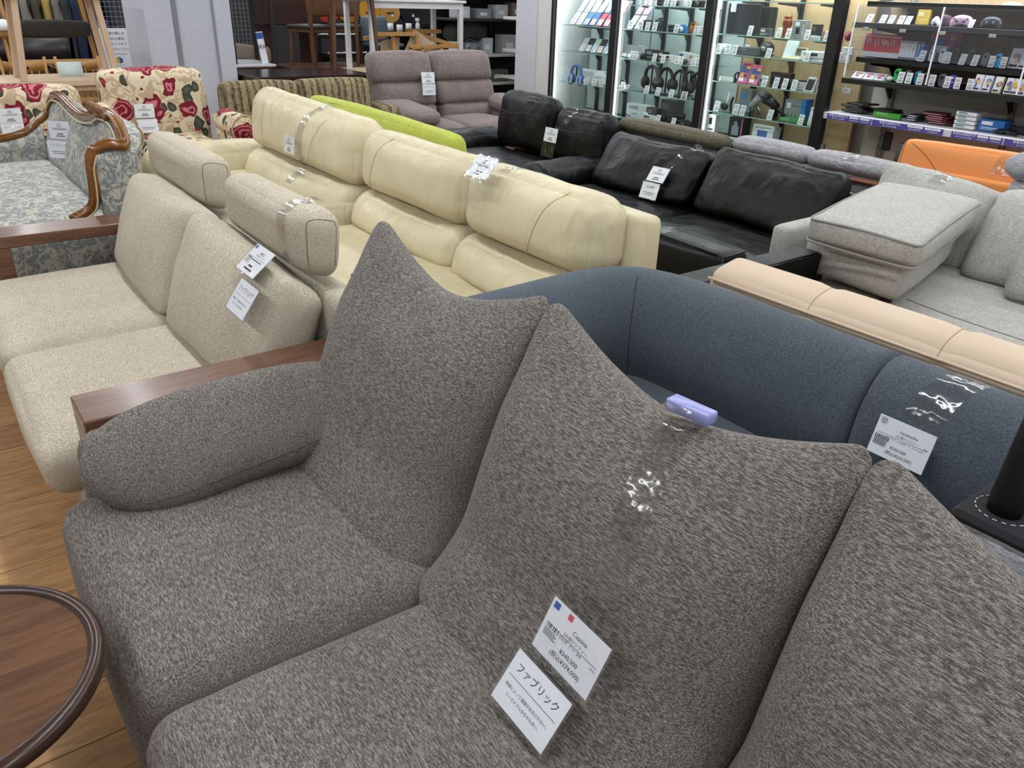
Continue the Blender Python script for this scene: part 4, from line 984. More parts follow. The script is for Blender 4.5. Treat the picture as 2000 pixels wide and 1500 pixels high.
 ('box', 'B4', 6.16, 5.892, 0.5, 0.145, 0.119, 0.071, '#3c3f42', '#6d7073', 0, 0, 'dark grey box at the bottom of the headphone cabinet'),
 ('box', 'B4', 6.28, 5.779, 0.5, 0.212, 0.197, 0.118, '#4a4848', '#6e6a68', 0, 0, 'tall dark grey carton at the bottom of the headphone cabinet'),
 ('figure', 'B4', 6.12, 5.718, 0.5, 0.084, 0.087, 0.051, '#1c1c1e', '#38383c', 0, 0, 'small black action camera at the bottom of the headphone cabinet'),
 ('lens', 'B4', 6.16, 5.521, 0.5, 0.081, 0.105, 0.049, '#171719', '#303034', 0, 0, 'black cylindrical speaker at the bottom of the headphone cabinet'),
 ('camera', 'B4', 6.11, 5.401, 0.5, 0.159, 0.066, 0.04, '#232326', '#4a4b4e', 0, 0, 'black drone with folded arms at the bottom of the headphone cabinet'),
 ('box', 'B4', 6.08, 5.842, 0.5, 0.187, 0.059, 0.035, '#dfe2e4', '#3a3b3e', 0, 0, 'white printed box lying at the bottom of the headphone cabinet'),
 ('card', 'B4', 6.075, 5.902, 0.5, 0.058, 0.079, 0.035, '#e8e8ea', '#333338', 0.25, 0, 'leftmost white price card, bottom of the headphone cabinet'),
 ('card', 'B4', 6.075, 5.717, 0.5, 0.056, 0.077, 0.034, '#e8e8ea', '#333338', 0.25, 0, 'second white price card from the left, bottom of the headphone cabinet'),
 ('card', 'B4', 6.075, 5.51, 0.5, 0.054, 0.076, 0.032, '#e8e8ea', '#333338', 0.25, 0, 'third white price card from the left, bottom of the headphone cabinet'),
 ('card', 'B4', 6.075, 5.239, 0.5, 0.051, 0.074, 0.031, '#e8e8ea', '#333338', 0.25, 0, 'fourth white price card from the left, bottom of the headphone cabinet'),
 ('screen', 'C1', 6.16, 4.915, 1.35, 0.338, 0.244, 0.02, '#23252b', '#2e3138', 0, 0, 'black laptop standing on edge in the beige-backed cabinet'),
 ('screen', 'C1', 6.3, 4.767, 1.35, 0.17, 0.226, 0.02, '#2a2725', '#3a3836', 0, 0, 'second dark laptop standing behind the first in the beige-backed cabinet'),
 ('box', 'C1', 6.1, 4.617, 1.35, 0.106, 0.063, 0.038, '#4a4e54', '#e2e5e8', 0, 0, 'small dark grey box with a white sticker in the beige-backed cabinet'),
 ('vase', 'C1', 6.2, 4.5, 1.35, 0.072, 0.168, 0.043, '#8a4526', '#5c2c17', 0, 0, 'tall glossy brown ribbed jar in the beige-backed cabinet'),
 ('garmin', 'C1', 6.16, 4.33, 1.35, 0.12, 0.137, 0.072, '#8d8f8e', '#3b3d3d', 0, 0, 'grey boxed gadget with white lettering down its side in the beige-backed cabinet'),
 ('box', 'C1', 6.18, 4.182, 1.35, 0.077, 0.113, 0.046, '#2b2727', '#57504f', 0, 0, 'black boxed sports watch in the beige-backed cabinet'),
 ('box', 'C1', 6.22, 4.141, 1.35, 0.062, 0.067, 0.037, '#a28a63', '#d8d5cc', 0, 0, 'kraft brown small carton in the beige-backed cabinet'),
 ('box', 'C1', 6.11, 4.131, 1.35, 0.086, 0.03, 0.018, '#b9cdd0', '#e5eef0', 0, 0, 'clear plastic puck case in front of the sports watch'),
 ('stand', 'C1', 6.16, 3.996, 1.35, 0.093, 0.125, 0.056, '#27282c', '#f2f3f4', 0, 0, 'black mesh tablet stand with a white lamp bar in the beige-backed cabinet'),
 ('card', 'C1', 6.075, 4.756, 1.35, 0.049, 0.079, 0.029, '#e8e8ea', '#333338', 0.25, 0, 'leftmost white price card, laptop shelf of the beige-backed cabinet'),
 ('card', 'C1', 6.075, 4.462, 1.35, 0.046, 0.077, 0.028, '#e8e8ea', '#333338', 0.25, 0, 'second white price card from the left, laptop shelf of the beige-backed cabinet'),
 ('card', 'C1', 6.075, 4.367, 1.35, 0.045, 0.076, 0.027, '#e8e8ea', '#333338', 0.25, 0, 'third white price card from the left, laptop shelf of the beige-backed cabinet'),
 ('card', 'C1', 6.075, 4.186, 1.35, 0.043, 0.074, 0.026, '#e8e8ea', '#333338', 0.25, 0, 'fourth white price card from the left, laptop shelf of the beige-backed cabinet'),
 ('card', 'C1', 6.075, 4.005, 1.35, 0.042, 0.073, 0.025, '#e8e8ea', '#333338', 0.25, 0, 'fifth white price card from the left, laptop shelf of the beige-backed cabinet'),
 ('box', 'C2', 6.12, 4.801, 1.19, 0.19, 0.061, 0.2, '#55595c', '#7b8083', 0, 0, 'low dark grey recorder deck in the beige-backed cabinet'),
 ('figure', 'C2', 6.2, 4.69, 1.19, 0.131, 0.114, 0.068, '#2c2d30', '#9aa0a3', 0, 0, 'glossy black oval speaker shell in the beige-backed cabinet'),
 ('figure', 'C2', 6.11, 4.572, 1.19, 0.085, 0.032, 0.019, '#3f2b24', '#5a4034', 0, 0, 'small brown leather case in the beige-backed cabinet'),
 ('phone', 'C2', 6.26, 4.455, 1.19, 0.125, 0.143, 0.075, '#cdd6da', '#e4eaec', 0.3, 0, 'silver tablet leaning at the back of the beige-backed cabinet'),
 ('dictionary', 'C2', 6.12, 4.308, 1.19, 0.161, 0.093, 0.056, '#ddd3b6', '#4f5552', 0, 0, 'open cream electronic dictionary in the beige-backed cabinet'),
 ('box', 'C2', 6.12, 4.094, 1.19, 0.288, 0.072, 0.18, '#eceff0', '#26272a', 0, 0, 'long white printer with a black slot in the beige-backed cabinet'),
 ('box', 'C2', 6.26, 4.309, 1.19, 0.045, 0.047, 0.027, '#8ab04a', '#e8ebe4', 0, 0, 'small green and white carton beside the white printer'),
 ('figure', 'C2', 6.2, 5.153, 1.19, 0.108, 0.073, 0.044, '#cfd8da', '#9aa5a8', 0, 0, 'clear dome gadget at the left end of the beige-backed cabinet'),
 ('card', 'C2', 6.075, 5.065, 1.19, 0.059, 0.08, 0.035, '#e8e8ea', '#333338', 0.25, 0, 'leftmost white price card, printer shelf of the beige-backed cabinet'),
 ('card', 'C2', 6.075, 4.969, 1.19, 0.058, 0.079, 0.035, '#e8e8ea', '#333338', 0.25, 0, 'second white price card from the left, printer shelf of the beige-backed cabinet'),
 ('card', 'C2', 6.075, 4.895, 1.19, 0.057, 0.078, 0.034, '#e8e8ea', '#333338', 0.25, 0, 'fourth white price card from the left, printer shelf of the beige-backed cabinet'),
 ('card', 'C2', 6.075, 4.53, 1.19, 0.053, 0.075, 0.032, '#e8e8ea', '#333338', 0.25, 0, 'fifth white price card from the left, printer shelf of the beige-backed cabinet'),
 ('card', 'C2', 6.075, 4.15, 1.19, 0.049, 0.072, 0.029, '#e8e8ea', '#333338', 0.25, 0, 'sixth white price card from the left, printer shelf of the beige-backed cabinet'),
 ('card', 'C2', 6.28, 4.924, 1.19, 0.051, 0.075, 0.031, '#e8e8ea', '#333338', 0.15, 0, 'third white price card from the left, printer shelf of the beige-backed cabinet'),
 ('headset', 'C3', 6.26, 4.976, 0.96, 0.088, 0.069, 0.042, '#1d1d20', '#c9ccd0', 0, 0, 'small black sports watch loop in the beige-backed cabinet'),
 ('pack', 'C3', 6.11, 4.789, 0.96, 0.102, 0.177, 0.02, '#d77c9c', '#e8b23c', 0.3, 0, 'left bright blister pack with orange and pink print in the beige-backed cabinet'),
 ('pack', 'C3', 6.1, 4.664, 0.96, 0.1, 0.166, 0.02, '#d77c9c', '#e8b23c', 0.3, 0, 'right bright blister pack with orange and pink print in the beige-backed cabinet'),
 ('figure', 'C3', 6.1, 4.581, 0.96, 0.054, 0.09, 0.033, '#9fa5a8', '#55585a', 0, 0, 'chrome grooming tool in the beige-backed cabinet'),
 ('box', 'C3', 6.26, 4.5, 0.96, 0.203, 0.107, 0.064, '#33292d', '#4c4044', 0, 0, 'wide dark plum carton in the beige-backed cabinet'),
 ('box', 'C3', 6.26, 4.335, 0.96, 0.165, 0.065, 0.039, '#2c2427', '#4c4044', 0, 0, 'second dark plum carton beside the wide one in the beige-backed cabinet'),
 ('figure', 'C3', 6.09, 4.351, 0.96, 0.093, 0.036, 0.022, '#151517', '#303034', 0, 0, 'black wireless earphones in the beige-backed cabinet'),
 ('box', 'C3', 6.16, 4.233, 0.96, 0.142, 0.06, 0.036, '#dcdde0', '#b8a9a9', 0, 0, 'folded white papers and sleeves in the beige-backed cabinet'),
 ('phonebox', 'C3', 6.11, 4.104, 0.96, 0.088, 0.117, 0.053, '#eceded', '#1b1b1e', 0.4, 0, 'boxed black phone in a white tray, left of two in the beige-backed cabinet'),
 ('phonebox', 'C3', 6.11, 3.987, 0.96, 0.077, 0.1, 0.046, '#eceded', '#1b1b1e', 0.4, 0, 'boxed black phone in a white tray, right of two in the beige-backed cabinet'),
 ('box', 'C3', 6.26, 4.071, 0.96, 0.108, 0.094, 0.057, '#e4e7e6', '#55585a', 0, 0, 'white webcam carton in the beige-backed cabinet'),
 ('box', 'C3', 6.12, 4.971, 0.96, 0.153, 0.034, 0.021, '#e6eaea', '#c5d0d2', 0, 0, 'white papers at the left end of the third shelf in the beige-backed cabinet'),
 ('card', 'C3', 6.075, 4.525, 0.96, 0.054, 0.086, 0.032, '#e8e8ea', '#333338', 0.25, 0, 'second white price card from the left, blister pack shelf of the beige-backed cabinet'),
 ('card', 'C3', 6.075, 4.406, 0.96, 0.052, 0.085, 0.031, '#e8e8ea', '#333338', 0.25, 0, 'third white price card from the left, blister pack shelf of the beige-backed cabinet'),
 ('card', 'C3', 6.075, 4.317, 0.96, 0.051, 0.084, 0.031, '#e8e8ea', '#333338', 0.25, 0, 'fourth white price card from the left, blister pack shelf of the beige-backed cabinet'),
 ('card', 'C3', 6.075, 4.225, 0.96, 0.05, 0.083, 0.03, '#e8e8ea', '#333338', 0.25, 0, 'fifth white price card from the left, blister pack shelf of the beige-backed cabinet'),
 ('card', 'C3', 6.26, 4.815, 0.96, 0.046, 0.085, 0.027, '#e8e8ea', '#333338', 0.15, 0, 'leftmost white price card, blister pack shelf of the beige-backed cabinet'),
 ('micball', 'C4', 6.14, 4.97, 0.7, 0.132, 0.177, 0.079, '#2b3035', '#e5e8ea', 0, 0, 'black and white karaoke microphone in the beige-backed cabinet'),
 ('mic', 'C4', 6.16, 4.658, 0.7, 0.226, 0.206, 0.124, '#b9bdbd', '#8a8e8e', 0, 0, 'grey studio microphone on a tilted stand in the beige-backed cabinet'),
 ('dryer', 'C4', 6.18, 4.474, 0.7, 0.218, 0.169, 0.101, '#1e2022', '#3c3f42', 0, 0, 'black hair dryer lying in the beige-backed cabinet'),
 ('box', 'C4', 6.3, 4.865, 0.7, 0.129, 0.195, 0.078, '#8f979b', '#4fa0cf', 0, 0, 'tall silver carton with blue stripes in the beige-backed cabinet'),
 ('bluebox', 'C4', 6.22, 4.272, 0.7, 0.209, 0.166, 0.1, '#8d9494', '#2d86d8', 0, 0, 'grey carton with a bright blue edge and knob pictures in the beige-backed cabinet'),
 ('box', 'C4', 6.11, 4.239, 0.7, 0.187, 0.029, 0.16, '#3f9a50', '#a9adae', 0, 0, 'low green and silver console in the beige-backed cabinet'),
 ('tabletbox', 'C4', 6.12, 3.992, 0.7, 0.138, 0.144, 0.083, '#eef1f4', '#7b8288', 0.15, 0, 'white reader carton with a grey screen picture in the beige-backed cabinet'),
 ('card', 'C4', 6.075, 5.005, 0.7, 0.061, 0.089, 0.036, '#e8e8ea', '#333338', 0.25, 0, 'leftmost white price card, microphone shelf of the beige-backed cabinet'),
 ('card', 'C4', 6.075, 4.783, 0.7, 0.058, 0.087, 0.035, '#e8e8ea', '#333338', 0.25, 0, 'second white price card from the left, microphone shelf of the beige-backed cabinet'),
 ('card', 'C4', 6.075, 4.71, 0.7, 0.057, 0.086, 0.034, '#e8e8ea', '#333338', 0.25, 0, 'third white price card from the left, microphone shelf of the beige-backed cabinet'),
 ('card', 'C4', 6.075, 4.411, 0.7, 0.054, 0.083, 0.032, '#e8e8ea', '#333338', 0.25, 0, 'fourth white price card from the left, microphone shelf of the beige-backed cabinet'),
 ('card', 'C4', 6.075, 4.099, 0.7, 0.05, 0.081, 0.03, '#e8e8ea', '#333338', 0.25, 0, 'fifth white price card from the left, microphone shelf of the beige-backed cabinet'),
 ('bottlebox', 'C5', 6.12, 4.789, 0.46, 0.154, 0.206, 0.092, '#2e2b30', '#c77f98', 0, 0, 'tall black and pink bottle carton at the bottom of the beige-backed cabinet'),
 ('tabletbox', 'C5', 6.16, 4.527, 0.46, 0.225, 0.175, 0.105, '#e3e9ea', '#4f6fb8', 0.15, 0, 'white tablet carton with a blue screen picture at the bottom of the beige-backed cabinet'),
 ('box', 'C5', 6.14, 5.086, 0.46, 0.088, 0.194, 0.053, '#e6e8e8', '#2a2a2c', 0, 0, 'slim white and black carton at the left foot of the beige-backed cabinet'),
 ('card', 'C5', 6.075, 4.073, 0.46, 0.046, 0.075, 0.028, '#e8e8ea', '#333338', 0.25, 0, 'lone white price card at the bottom of the beige-backed cabinet'),
 ('box', 'C3', 6.31, 3.878, 0.96, 0.075, 0.039, 0.023, '#e9ebed', '#9aa0a4', 0, 0, 'small white router box beyond the last cabinet post'),
 ('figure', 'C1', 6.28, 3.957, 1.35, 0.064, 0.074, 0.039, '#6b2433', '#a5485a', 0, 0, 'round wine red glossy speaker beyond the last cabinet post'),
 ('box', 'C2', 6.26, 3.939, 1.19, 0.121, 0.06, 0.036, '#e8eaec', '#b6bcc0', 0, 0, 'white charger carton beyond the last cabinet post'),
 ('box', 'C2', 6.26, 3.913, 1.252, 0.092, 0.056, 0.034, '#eceef0', '#b6bcc0', 0, 0, 'second white charger carton stacked on the first'),
 ('card', 'G1', 6.05, 3.659, 1.5, 0.046, 0.065, 0.028, '#e8e8ea', '#333338', 0.55, 0, 'leftmost white price card, top game shelf'),
 ('card', 'G1', 6.05, 3.549, 1.5, 0.045, 0.064, 0.027, '#e8e8ea', '#333338', 0.55, 0, 'second white price card from the left, top game shelf'),
 ('card', 'G1', 6.05, 3.482, 1.5, 0.044, 0.063, 0.027, '#e8e8ea', '#333338', 0.55, 0, 'third white price card from the left, top game shelf'),
 ('card', 'G1', 6.05, 3.407, 1.5, 0.044, 0.063, 0.026, '#e8e8ea', '#333338', 0.55, 0, 'fourth white price card from the left, top game shelf'),
 ('card', 'G1', 6.05, 3.351, 1.5, 0.043, 0.062, 0.026, '#e8e8ea', '#333338', 0.55, 0, 'fifth white price card from the left, top game shelf'),
 ('box', 'G1', 6.12, 3.283, 1.5, 0.092, 0.098, 0.03, '#d9b846', '#e8d9a0', 0.1, 0, 'plain yellow game box on the top game shelf'),
 ('pad', 'G1', 6.08, 3.171, 1.5, 0.052, 0.064, 0.031, '#e3e6ea', '#c6cad2', 0, 0, 'white game controller on the top game shelf'),
 ('pad', 'G1', 6.1, 2.998, 1.5, 0.15, 0.081, 0.049, '#cf9fb8', '#2a2a2e', 0, 0, 'pink game controller on the top game shelf'),
 ('pad', 'G1', 6.1, 2.796, 1.5, 0.136, 0.079, 0.047, '#2b2d33', '#565a64', 0, 0, 'black patterned game controller on the top game shelf'),
 ('pad', 'G1', 6.26, 2.768, 1.62, 0.136, 0.049, 0.029, '#e6e8ec', '#c9ccd2', 0, 0, 'white large controller at the top right of the game shelves'),
 ('card', 'G1', 6.05, 2.896, 1.5, 0.031, 0.055, 0.019, '#e8e8ea', '#333338', 0.5, 0, 'sixth white price card from the left, top game shelf'),
 ('game', 'G2', 6.21, 3.744, 1.255, 0.011, 0.163, 0.105, '#d23a49', '#dfe4ee', 0, 0, 'leftmost upright red game case on the middle game shelf'),
 ('game', 'G2', 6.21, 3.732, 1.255, 0.011, 0.163, 0.105, '#d23a49', '#dfe4ee', 0, 0, 'second upright red game case from the left on the middle game shelf'),
 ('game', 'G2', 6.21, 3.72, 1.255, 0.011, 0.162, 0.105, '#d23a49', '#dfe4ee', 0, 0, 'third upright red game case from the left on the middle game shelf'),
 ('game', 'G2', 6.21, 3.708, 1.255, 0.011, 0.162, 0.105, '#d23a49', '#dfe4ee', 0, 0, 'fourth upright red game case from the left on the middle game shelf'),
 ('game', 'G2', 6.21, 3.697, 1.255, 0.011, 0.162, 0.105, '#d23a49', '#dfe4ee', 0, 0, 'fifth upright red game case from the left on the middle game shelf'),
 ('game', 'G2', 6.21, 3.685, 1.255, 0.011, 0.162, 0.105, '#d23a49', '#dfe4ee', 0, 0, 'sixth upright red game case from the left on the middle game shelf'),
 ('game', 'G2', 6.21, 3.673, 1.255, 0.011, 0.161, 0.105, '#d23a49', '#dfe4ee', 0, 0, 'seventh upright red game case from the left on the middle game shelf'),
 ('game', 'G2', 6.21, 3.661, 1.255, 0.011, 0.161, 0.105, '#d23a49', '#dfe4ee', 0, 0, 'eighth upright red game case from the left on the middle game shelf'),
 ('game', 'G2', 6.21, 3.65, 1.255, 0.011, 0.161, 0.105, '#d23a49', '#dfe4ee', 0, 0, 'ninth upright red game case from the left on the middle game shelf'),
 ('game', 'G2', 6.21, 3.638, 1.255, 0.011, 0.161, 0.105, '#d23a49', '#dfe4ee', 0, 0, 'tenth upright red game case from the left on the middle game shelf'),
 ('game', 'G2', 6.21, 3.626, 1.255, 0.011, 0.16, 0.105, '#d23a49', '#dfe4ee', 0, 0, 'eleventh upright red game case from the left on the middle game shelf'),
 ('game', 'G2', 6.21, 3.615, 1.255, 0.011, 0.16, 0.105, '#d23a49', '#dfe4ee', 0, 0, 'twelfth upright red game case from the left on the middle game shelf'),
 ('game', 'G2', 6.21, 3.603, 1.255, 0.011, 0.16, 0.105, '#d23a49', '#dfe4ee', 0, 0, 'thirteenth upright red game case from the left on the middle game shelf'),
 ('game', 'G2', 6.21, 3.592, 1.255, 0.011, 0.16, 0.105, '#d23a49', '#dfe4ee', 0, 0, 'fourteenth upright red game case from the left on the middle game shelf'),
 ('game', 'G2', 6.21, 3.58, 1.255, 0.011, 0.16, 0.105, '#d23a49', '#dfe4ee', 0, 0, 'fifteenth upright red game case from the left on the middle game shelf'),
 ('game', 'G2', 6.21, 3.569, 1.255, 0.011, 0.159, 0.105, '#d23a49', '#dfe4ee', 0, 0, 'sixteenth upright red game case from the left on the middle game shelf'),
 ('game', 'G2', 6.21, 3.557, 1.255, 0.011, 0.159, 0.105, '#d23a49', '#dfe4ee', 0, 0, 'seventeenth upright red game case from the left on the middle game shelf'),
 ('game', 'G2', 6.21, 3.546, 1.255, 0.011, 0.159, 0.105, '#d23a49', '#dfe4ee', 0, 0, 'eighteenth upright red game case from the left on the middle game shelf'),
 ('game', 'G2', 6.21, 3.535, 1.255, 0.011, 0.159, 0.105, '#d23a49', '#dfe4ee', 0, 0, 'nineteenth upright red game case from the left on the middle game shelf'),
 ('game', 'G2', 6.21, 3.523, 1.255, 0.011, 0.158, 0.105, '#d23a49', '#dfe4ee', 0, 0, 'twentieth upright red game case from the left on the middle game shelf'),
 ('game', 'G2', 6.21, 3.512, 1.255, 0.011, 0.158, 0.105, '#d23a49', '#dfe4ee', 0, 0, '21st upright red game case from the left on the middle game shelf'),
 ('game', 'G2', 6.21, 3.501, 1.255, 0.011, 0.158, 0.105, '#d23a49', '#dfe4ee', 0, 0, '22nd upright red game case from the left on the middle game shelf'),
 ('game', 'G2', 6.21, 3.489, 1.255, 0.011, 0.158, 0.105, '#d23a49', '#dfe4ee', 0, 0, '23rd upright red game case from the left on the middle game shelf'),
 ('game', 'G2', 6.21, 3.479, 1.255, 0.011, 0.158, 0.105, '#d23a49', '#dfe4ee', 0, 0, '24th upright red game case from the left on the middle game shelf'),
 ('game', 'G2', 6.21, 3.467, 1.255, 0.011, 0.157, 0.105, '#d23a49', '#dfe4ee', 0, 0, '25th upright red game case from the left on the middle game shelf'),
 ('game', 'G2', 6.21, 3.456, 1.255, 0.011, 0.157, 0.105, '#d23a49', '#dfe4ee', 0, 0, '26th upright red game case from the left on the middle game shelf'),
 ('game', 'G2', 6.21, 3.443, 1.255, 0.013, 0.129, 0.105, '#e6eaf2', '#3c4250', 0, 0, 'leftmost upright white game case on the middle game shelf'),
 ('game', 'G2', 6.21, 3.429, 1.255, 0.013, 0.129, 0.105, '#e6eaf2', '#3c4250', 0, 0, 'second upright white game case from the left on the middle game shelf'),
 ('game', 'G2', 6.21, 3.415, 1.255, 0.013, 0.128, 0.105, '#e6eaf2', '#3c4250', 0, 0, 'third upright white game case from the left on the middle game shelf'),
 ('game', 'G2', 6.21, 3.4, 1.255, 0.013, 0.128, 0.105, '#e6eaf2', '#3c4250', 0, 0, 'fourth upright white game case from the left on the middle game shelf'),
 ('game', 'G2', 6.21, 3.386, 1.255, 0.013, 0.128, 0.105, '#e6eaf2', '#3c4250', 0, 0, 'fifth upright white game case from the left on the middle game shelf'),
 ('game', 'G2', 6.21, 3.372, 1.255, 0.013, 0.128, 0.105, '#e6eaf2', '#3c4250', 0, 0, 'sixth upright white game case from the left on the middle game shelf'),
 ('game', 'G2', 6.21, 3.357, 1.255, 0.013, 0.127, 0.105, '#e6eaf2', '#3c4250', 0, 0, 'seventh upright white game case from the left on the middle game shelf'),
 ('game', 'G2', 6.21, 3.343, 1.255, 0.013, 0.127, 0.105, '#e6eaf2', '#3c4250', 0, 0, 'eighth upright white game case from the left on the middle game shelf'),
 ('game', 'G2', 6.21, 3.329, 1.255, 0.013, 0.127, 0.105, '#e6eaf2', '#3c4250', 0, 0, 'ninth upright white game case from the left on the middle game shelf'),
 ('game', 'G2', 6.21, 3.303, 1.255, 0.022, 0.116, 0.105, '#4f8fd8', '#b9d6f2', 0, 0, 'leftmost upright blue game case on the middle game shelf'),
 ('game', 'G2', 6.21, 3.277, 1.255, 0.022, 0.116, 0.105, '#4f8fd8', '#b9d6f2', 0, 0, 'second upright blue game case from the left on the middle game shelf'),
 ('consolebox', 'G2', 6.38, 3.207, 1.255, 0.227, 0.206, 0.09, '#cf2f38', '#3d7fd0', 0, 0, 'red game console box behind the white dock'),
 ('dock', 'G2', 6.28, 3.182, 1.255, 0.124, 0.108, 0.065, '#dfe4f2', '#3a3c44', 0, 0, 'white game console dock leaning on the red box'),
 ('dock', 'G2', 6.34, 2.923, 1.255, 0.313, 0.118, 0.071, '#15161a', '#202228', 0, 0, 'black game console dock behind the grey controllers'),
 ('joycon', 'G2', 6.22, 3.2, 1.255, 0.039, 0.081, 0.023, '#e8ebf2', '#2a2c33', 0, 0, 'small white controller half at the left of the white dock'),
 ('joycon', 'G2', 6.19, 3.108, 1.255, 0.042, 0.1, 0.025, '#e8ebf2', '#2a2c33', 0, 0, 'small white controller half at the right of the white dock'),
 ('joycon', 'G2', 6.26, 3.051, 1.255, 0.045, 0.106, 0.027, '#55585f', '#1d1e22', 0, 0, 'dark grey controller half leaning left on the black dock'),
 ('joycon', 'G2', 6.26, 2.935, 1.255, 0.044, 0.105, 0.026, '#55585f', '#1d1e22', 0, 0, 'dark grey controller half leaning right on the black dock'),
 ('joycon', 'G2', 6.19, 2.803, 1.255, 0.039, 0.089, 0.023, '#666a72', '#1d1e22', 0, 0, 'grey controller half standing before the black dock'),
 ('joycon', 'G2', 6.18, 2.715, 1.255, 0.041, 0.091, 0.025, '#1ea8da', '#1d1e22', 0, 0, 'cyan controller half on the middle game shelf'),
 ('card', 'G2', 6.17, 3.25, 1.255, 0.047, 0.078, 0.028, '#e8e8ea', '#333338', 0.35, 0, 'leftmost white price card, middle game shelf'),
 ('card', 'G2', 6.17, 3.056, 1.255, 0.045, 0.076, 0.027, '#e8e8ea', '#333338', 0.05, 0, 'second white price card from the left, middle game shelf'),
 ('card', 'G2', 6.17, 2.951, 1.255, 0.044, 0.075, 0.026, '#e8e8ea', '#333338', 0.35, 0, 'third white price card from the left, middle game shelf'),
 ('card', 'G2', 6.17, 2.864, 1.255, 0.043, 0.074, 0.026, '#e8e8ea', '#333338', 0.35, 0, 'fourth white price card from the left, middle game shelf'),
 ('card', 'G2', 6.17, 2.746, 1.255, 0.041, 0.073, 0.025, '#e8e8ea', '#333338', 0.05, 0, 'fifth white price card from the left, middle game shelf'),
 ('card', 'G2', 6.17, 2.667, 1.255, 0.041, 0.072, 0.024, '#e8e8ea', '#333338', 0.05, 0, 'sixth white price card from the left, middle game shelf'),
 ('artbox', 'G2', 6.22, 2.621, 1.255, 0.08, 0.131, 0.048, '#dfe3f0', '#8a87b8', 0.2, 0, 'white game box with a violet figure print at the right of the middle game shelf'),
 ('artbox', 'G2', 6.22, 2.558, 1.255, 0.073, 0.117, 0.044, '#d8dcec', '#6f6ca6', 0.2, 0, 'second white game box half out of frame on the middle game shelf'),
 ('cartridge', 'G3', 6.08, 3.674, 1.105, 0.097, 0.054, 0.033, '#dfe3ea', '#c4606e', 0.9, 0, 'leftmost stack of clear cartridge sleeves on the lowest black game shelf'),
 ('cartridge', 'G3', 6.08, 3.579, 1.105, 0.095, 0.054, 0.032, '#dfe3ea', '#c4606e', 0.9, 0, 'middle stack of clear cartridge sleeves on the lowest black game shelf'),
 ('cartridge', 'G3', 6.08, 3.489, 1.105, 0.093, 0.053, 0.032, '#dfe3ea', '#c4606e', 0.9, 0, 'rightmost stack of clear cartridge sleeves on the lowest black game shelf'),
 ('figure', 'G3', 6.06, 3.404, 1.105, 0.05, 0.035, 0.021, '#dedad4', '#f2f0ec', 0, 0, 'white round mouse on the lowest black game shelf'),
 ('joycon', 'G3', 6.09, 3.358, 1.105, 0.045, 0.094, 0.027, '#22c55e', '#1d1e22', 0, 0, 'green controller half on the lowest black game shelf'),
 ('joycon', 'G3', 6.09, 3.278, 1.105, 0.044, 0.09, 0.026, '#5a5d64', '#1d1e22', 0, 0, 'grey controller half right of the green one'),
 ('joycon', 'G3', 6.09, 3.2, 1.105, 0.043, 0.089, 0.026, '#1ea8da', '#1d1e22', 0, 0, 'cyan controller half on the lowest black game shelf'),
 ('joycon', 'G3', 6.09, 3.135, 1.105, 0.043, 0.085, 0.026, '#6a6d74', '#1d1e22', 0, 0, 'grey controller half right of the cyan one'),
 ('joycon', 'G3', 6.09, 3.017, 1.105, 0.045, 0.087, 0.027, '#6a6d74', '#1d1e22', 0, 0, 'grey controller half in the middle of the lowest game shelf'),
 ('lite', 'G3', 6.08, 2.936, 1.105, 0.048, 0.086, 0.029, '#4a4bb0', '#e8e8f2', 0, 0, 'violet handheld console on the lowest black game shelf'),
 ('card', 'G3', 6.05, 3.156, 1.105, 0.047, 0.078, 0.028, '#e8e8ea', '#333338', 0.05, 0, 'third white price card from the left, lowest black game shelf'),
 ('card', 'G3', 6.05, 3.065, 1.105, 0.046, 0.077, 0.027, '#e8e8ea', '#333338', 0.05, 0, 'fourth white price card from the left, lowest black game shelf'),
 ('card', 'G3', 6.05, 2.954, 1.105, 0.044, 0.076, 0.027, '#e8e8ea', '#333338', 0.05, 0, 'fifth white price card from the left, lowest black game shelf'),
 ('card', 'G3', 6.05, 2.881, 1.105, 0.044, 0.075, 0.026, '#e8e8ea', '#333338', 0.05, 0, 'sixth white price card from the left, lowest black game shelf'),
 ('card', 'G3', 6.05, 2.794, 1.105, 0.043, 0.074, 0.026, '#e8e8ea', '#333338', 0.05, 0, 'seventh white price card from the left, lowest black game shelf'),
 ('card', 'G3', 6.05, 3.304, 1.105, 0.048, 0.076, 0.029, '#e8e8ea', '#333338', 0.15, 0, 'leftmost white price card, lowest black game shelf'),
 ('card', 'G3', 6.05, 3.243, 1.105, 0.048, 0.075, 0.029, '#e8e8ea', '#333338', 0.15, 0, 'second white price card from the left, lowest black game shelf'),
 ('artbox', 'G3', 6.04, 2.743, 1.105, 0.056, 0.109, 0.034, '#dbe3f0', '#2f6fc0', 0.22, 0, 'blue cover game case at the right of the lowest black game shelf'),
 ('artbox', 'G3', 6.04, 2.682, 1.105, 0.055, 0.108, 0.033, '#d2dfee', '#4a86b8', 0.22, 0, 'pale blue cover game case at the right of the lowest black game shelf'),
 ('artbox', 'G3', 6.04, 2.611, 1.105, 0.054, 0.107, 0.032, '#e8dcae', '#d9a93c', 0.22, 0, 'yellow cover game case at the right of the lowest black game shelf'),
 ('artbox', 'G3', 6.04, 2.537, 1.105, 0.053, 0.105, 0.032, '#cfd6e4', '#4b6fa0', 0.22, 0, 'blue and violet cover game case at the right of the lowest black game shelf'),
 ('artbox', 'G3', 6.04, 2.497, 1.105, 0.052, 0.105, 0.031, '#d9cdb0', '#7a6b3c', 0.22, 0, 'olive and orange cover game case at the right of the lowest black game shelf'),
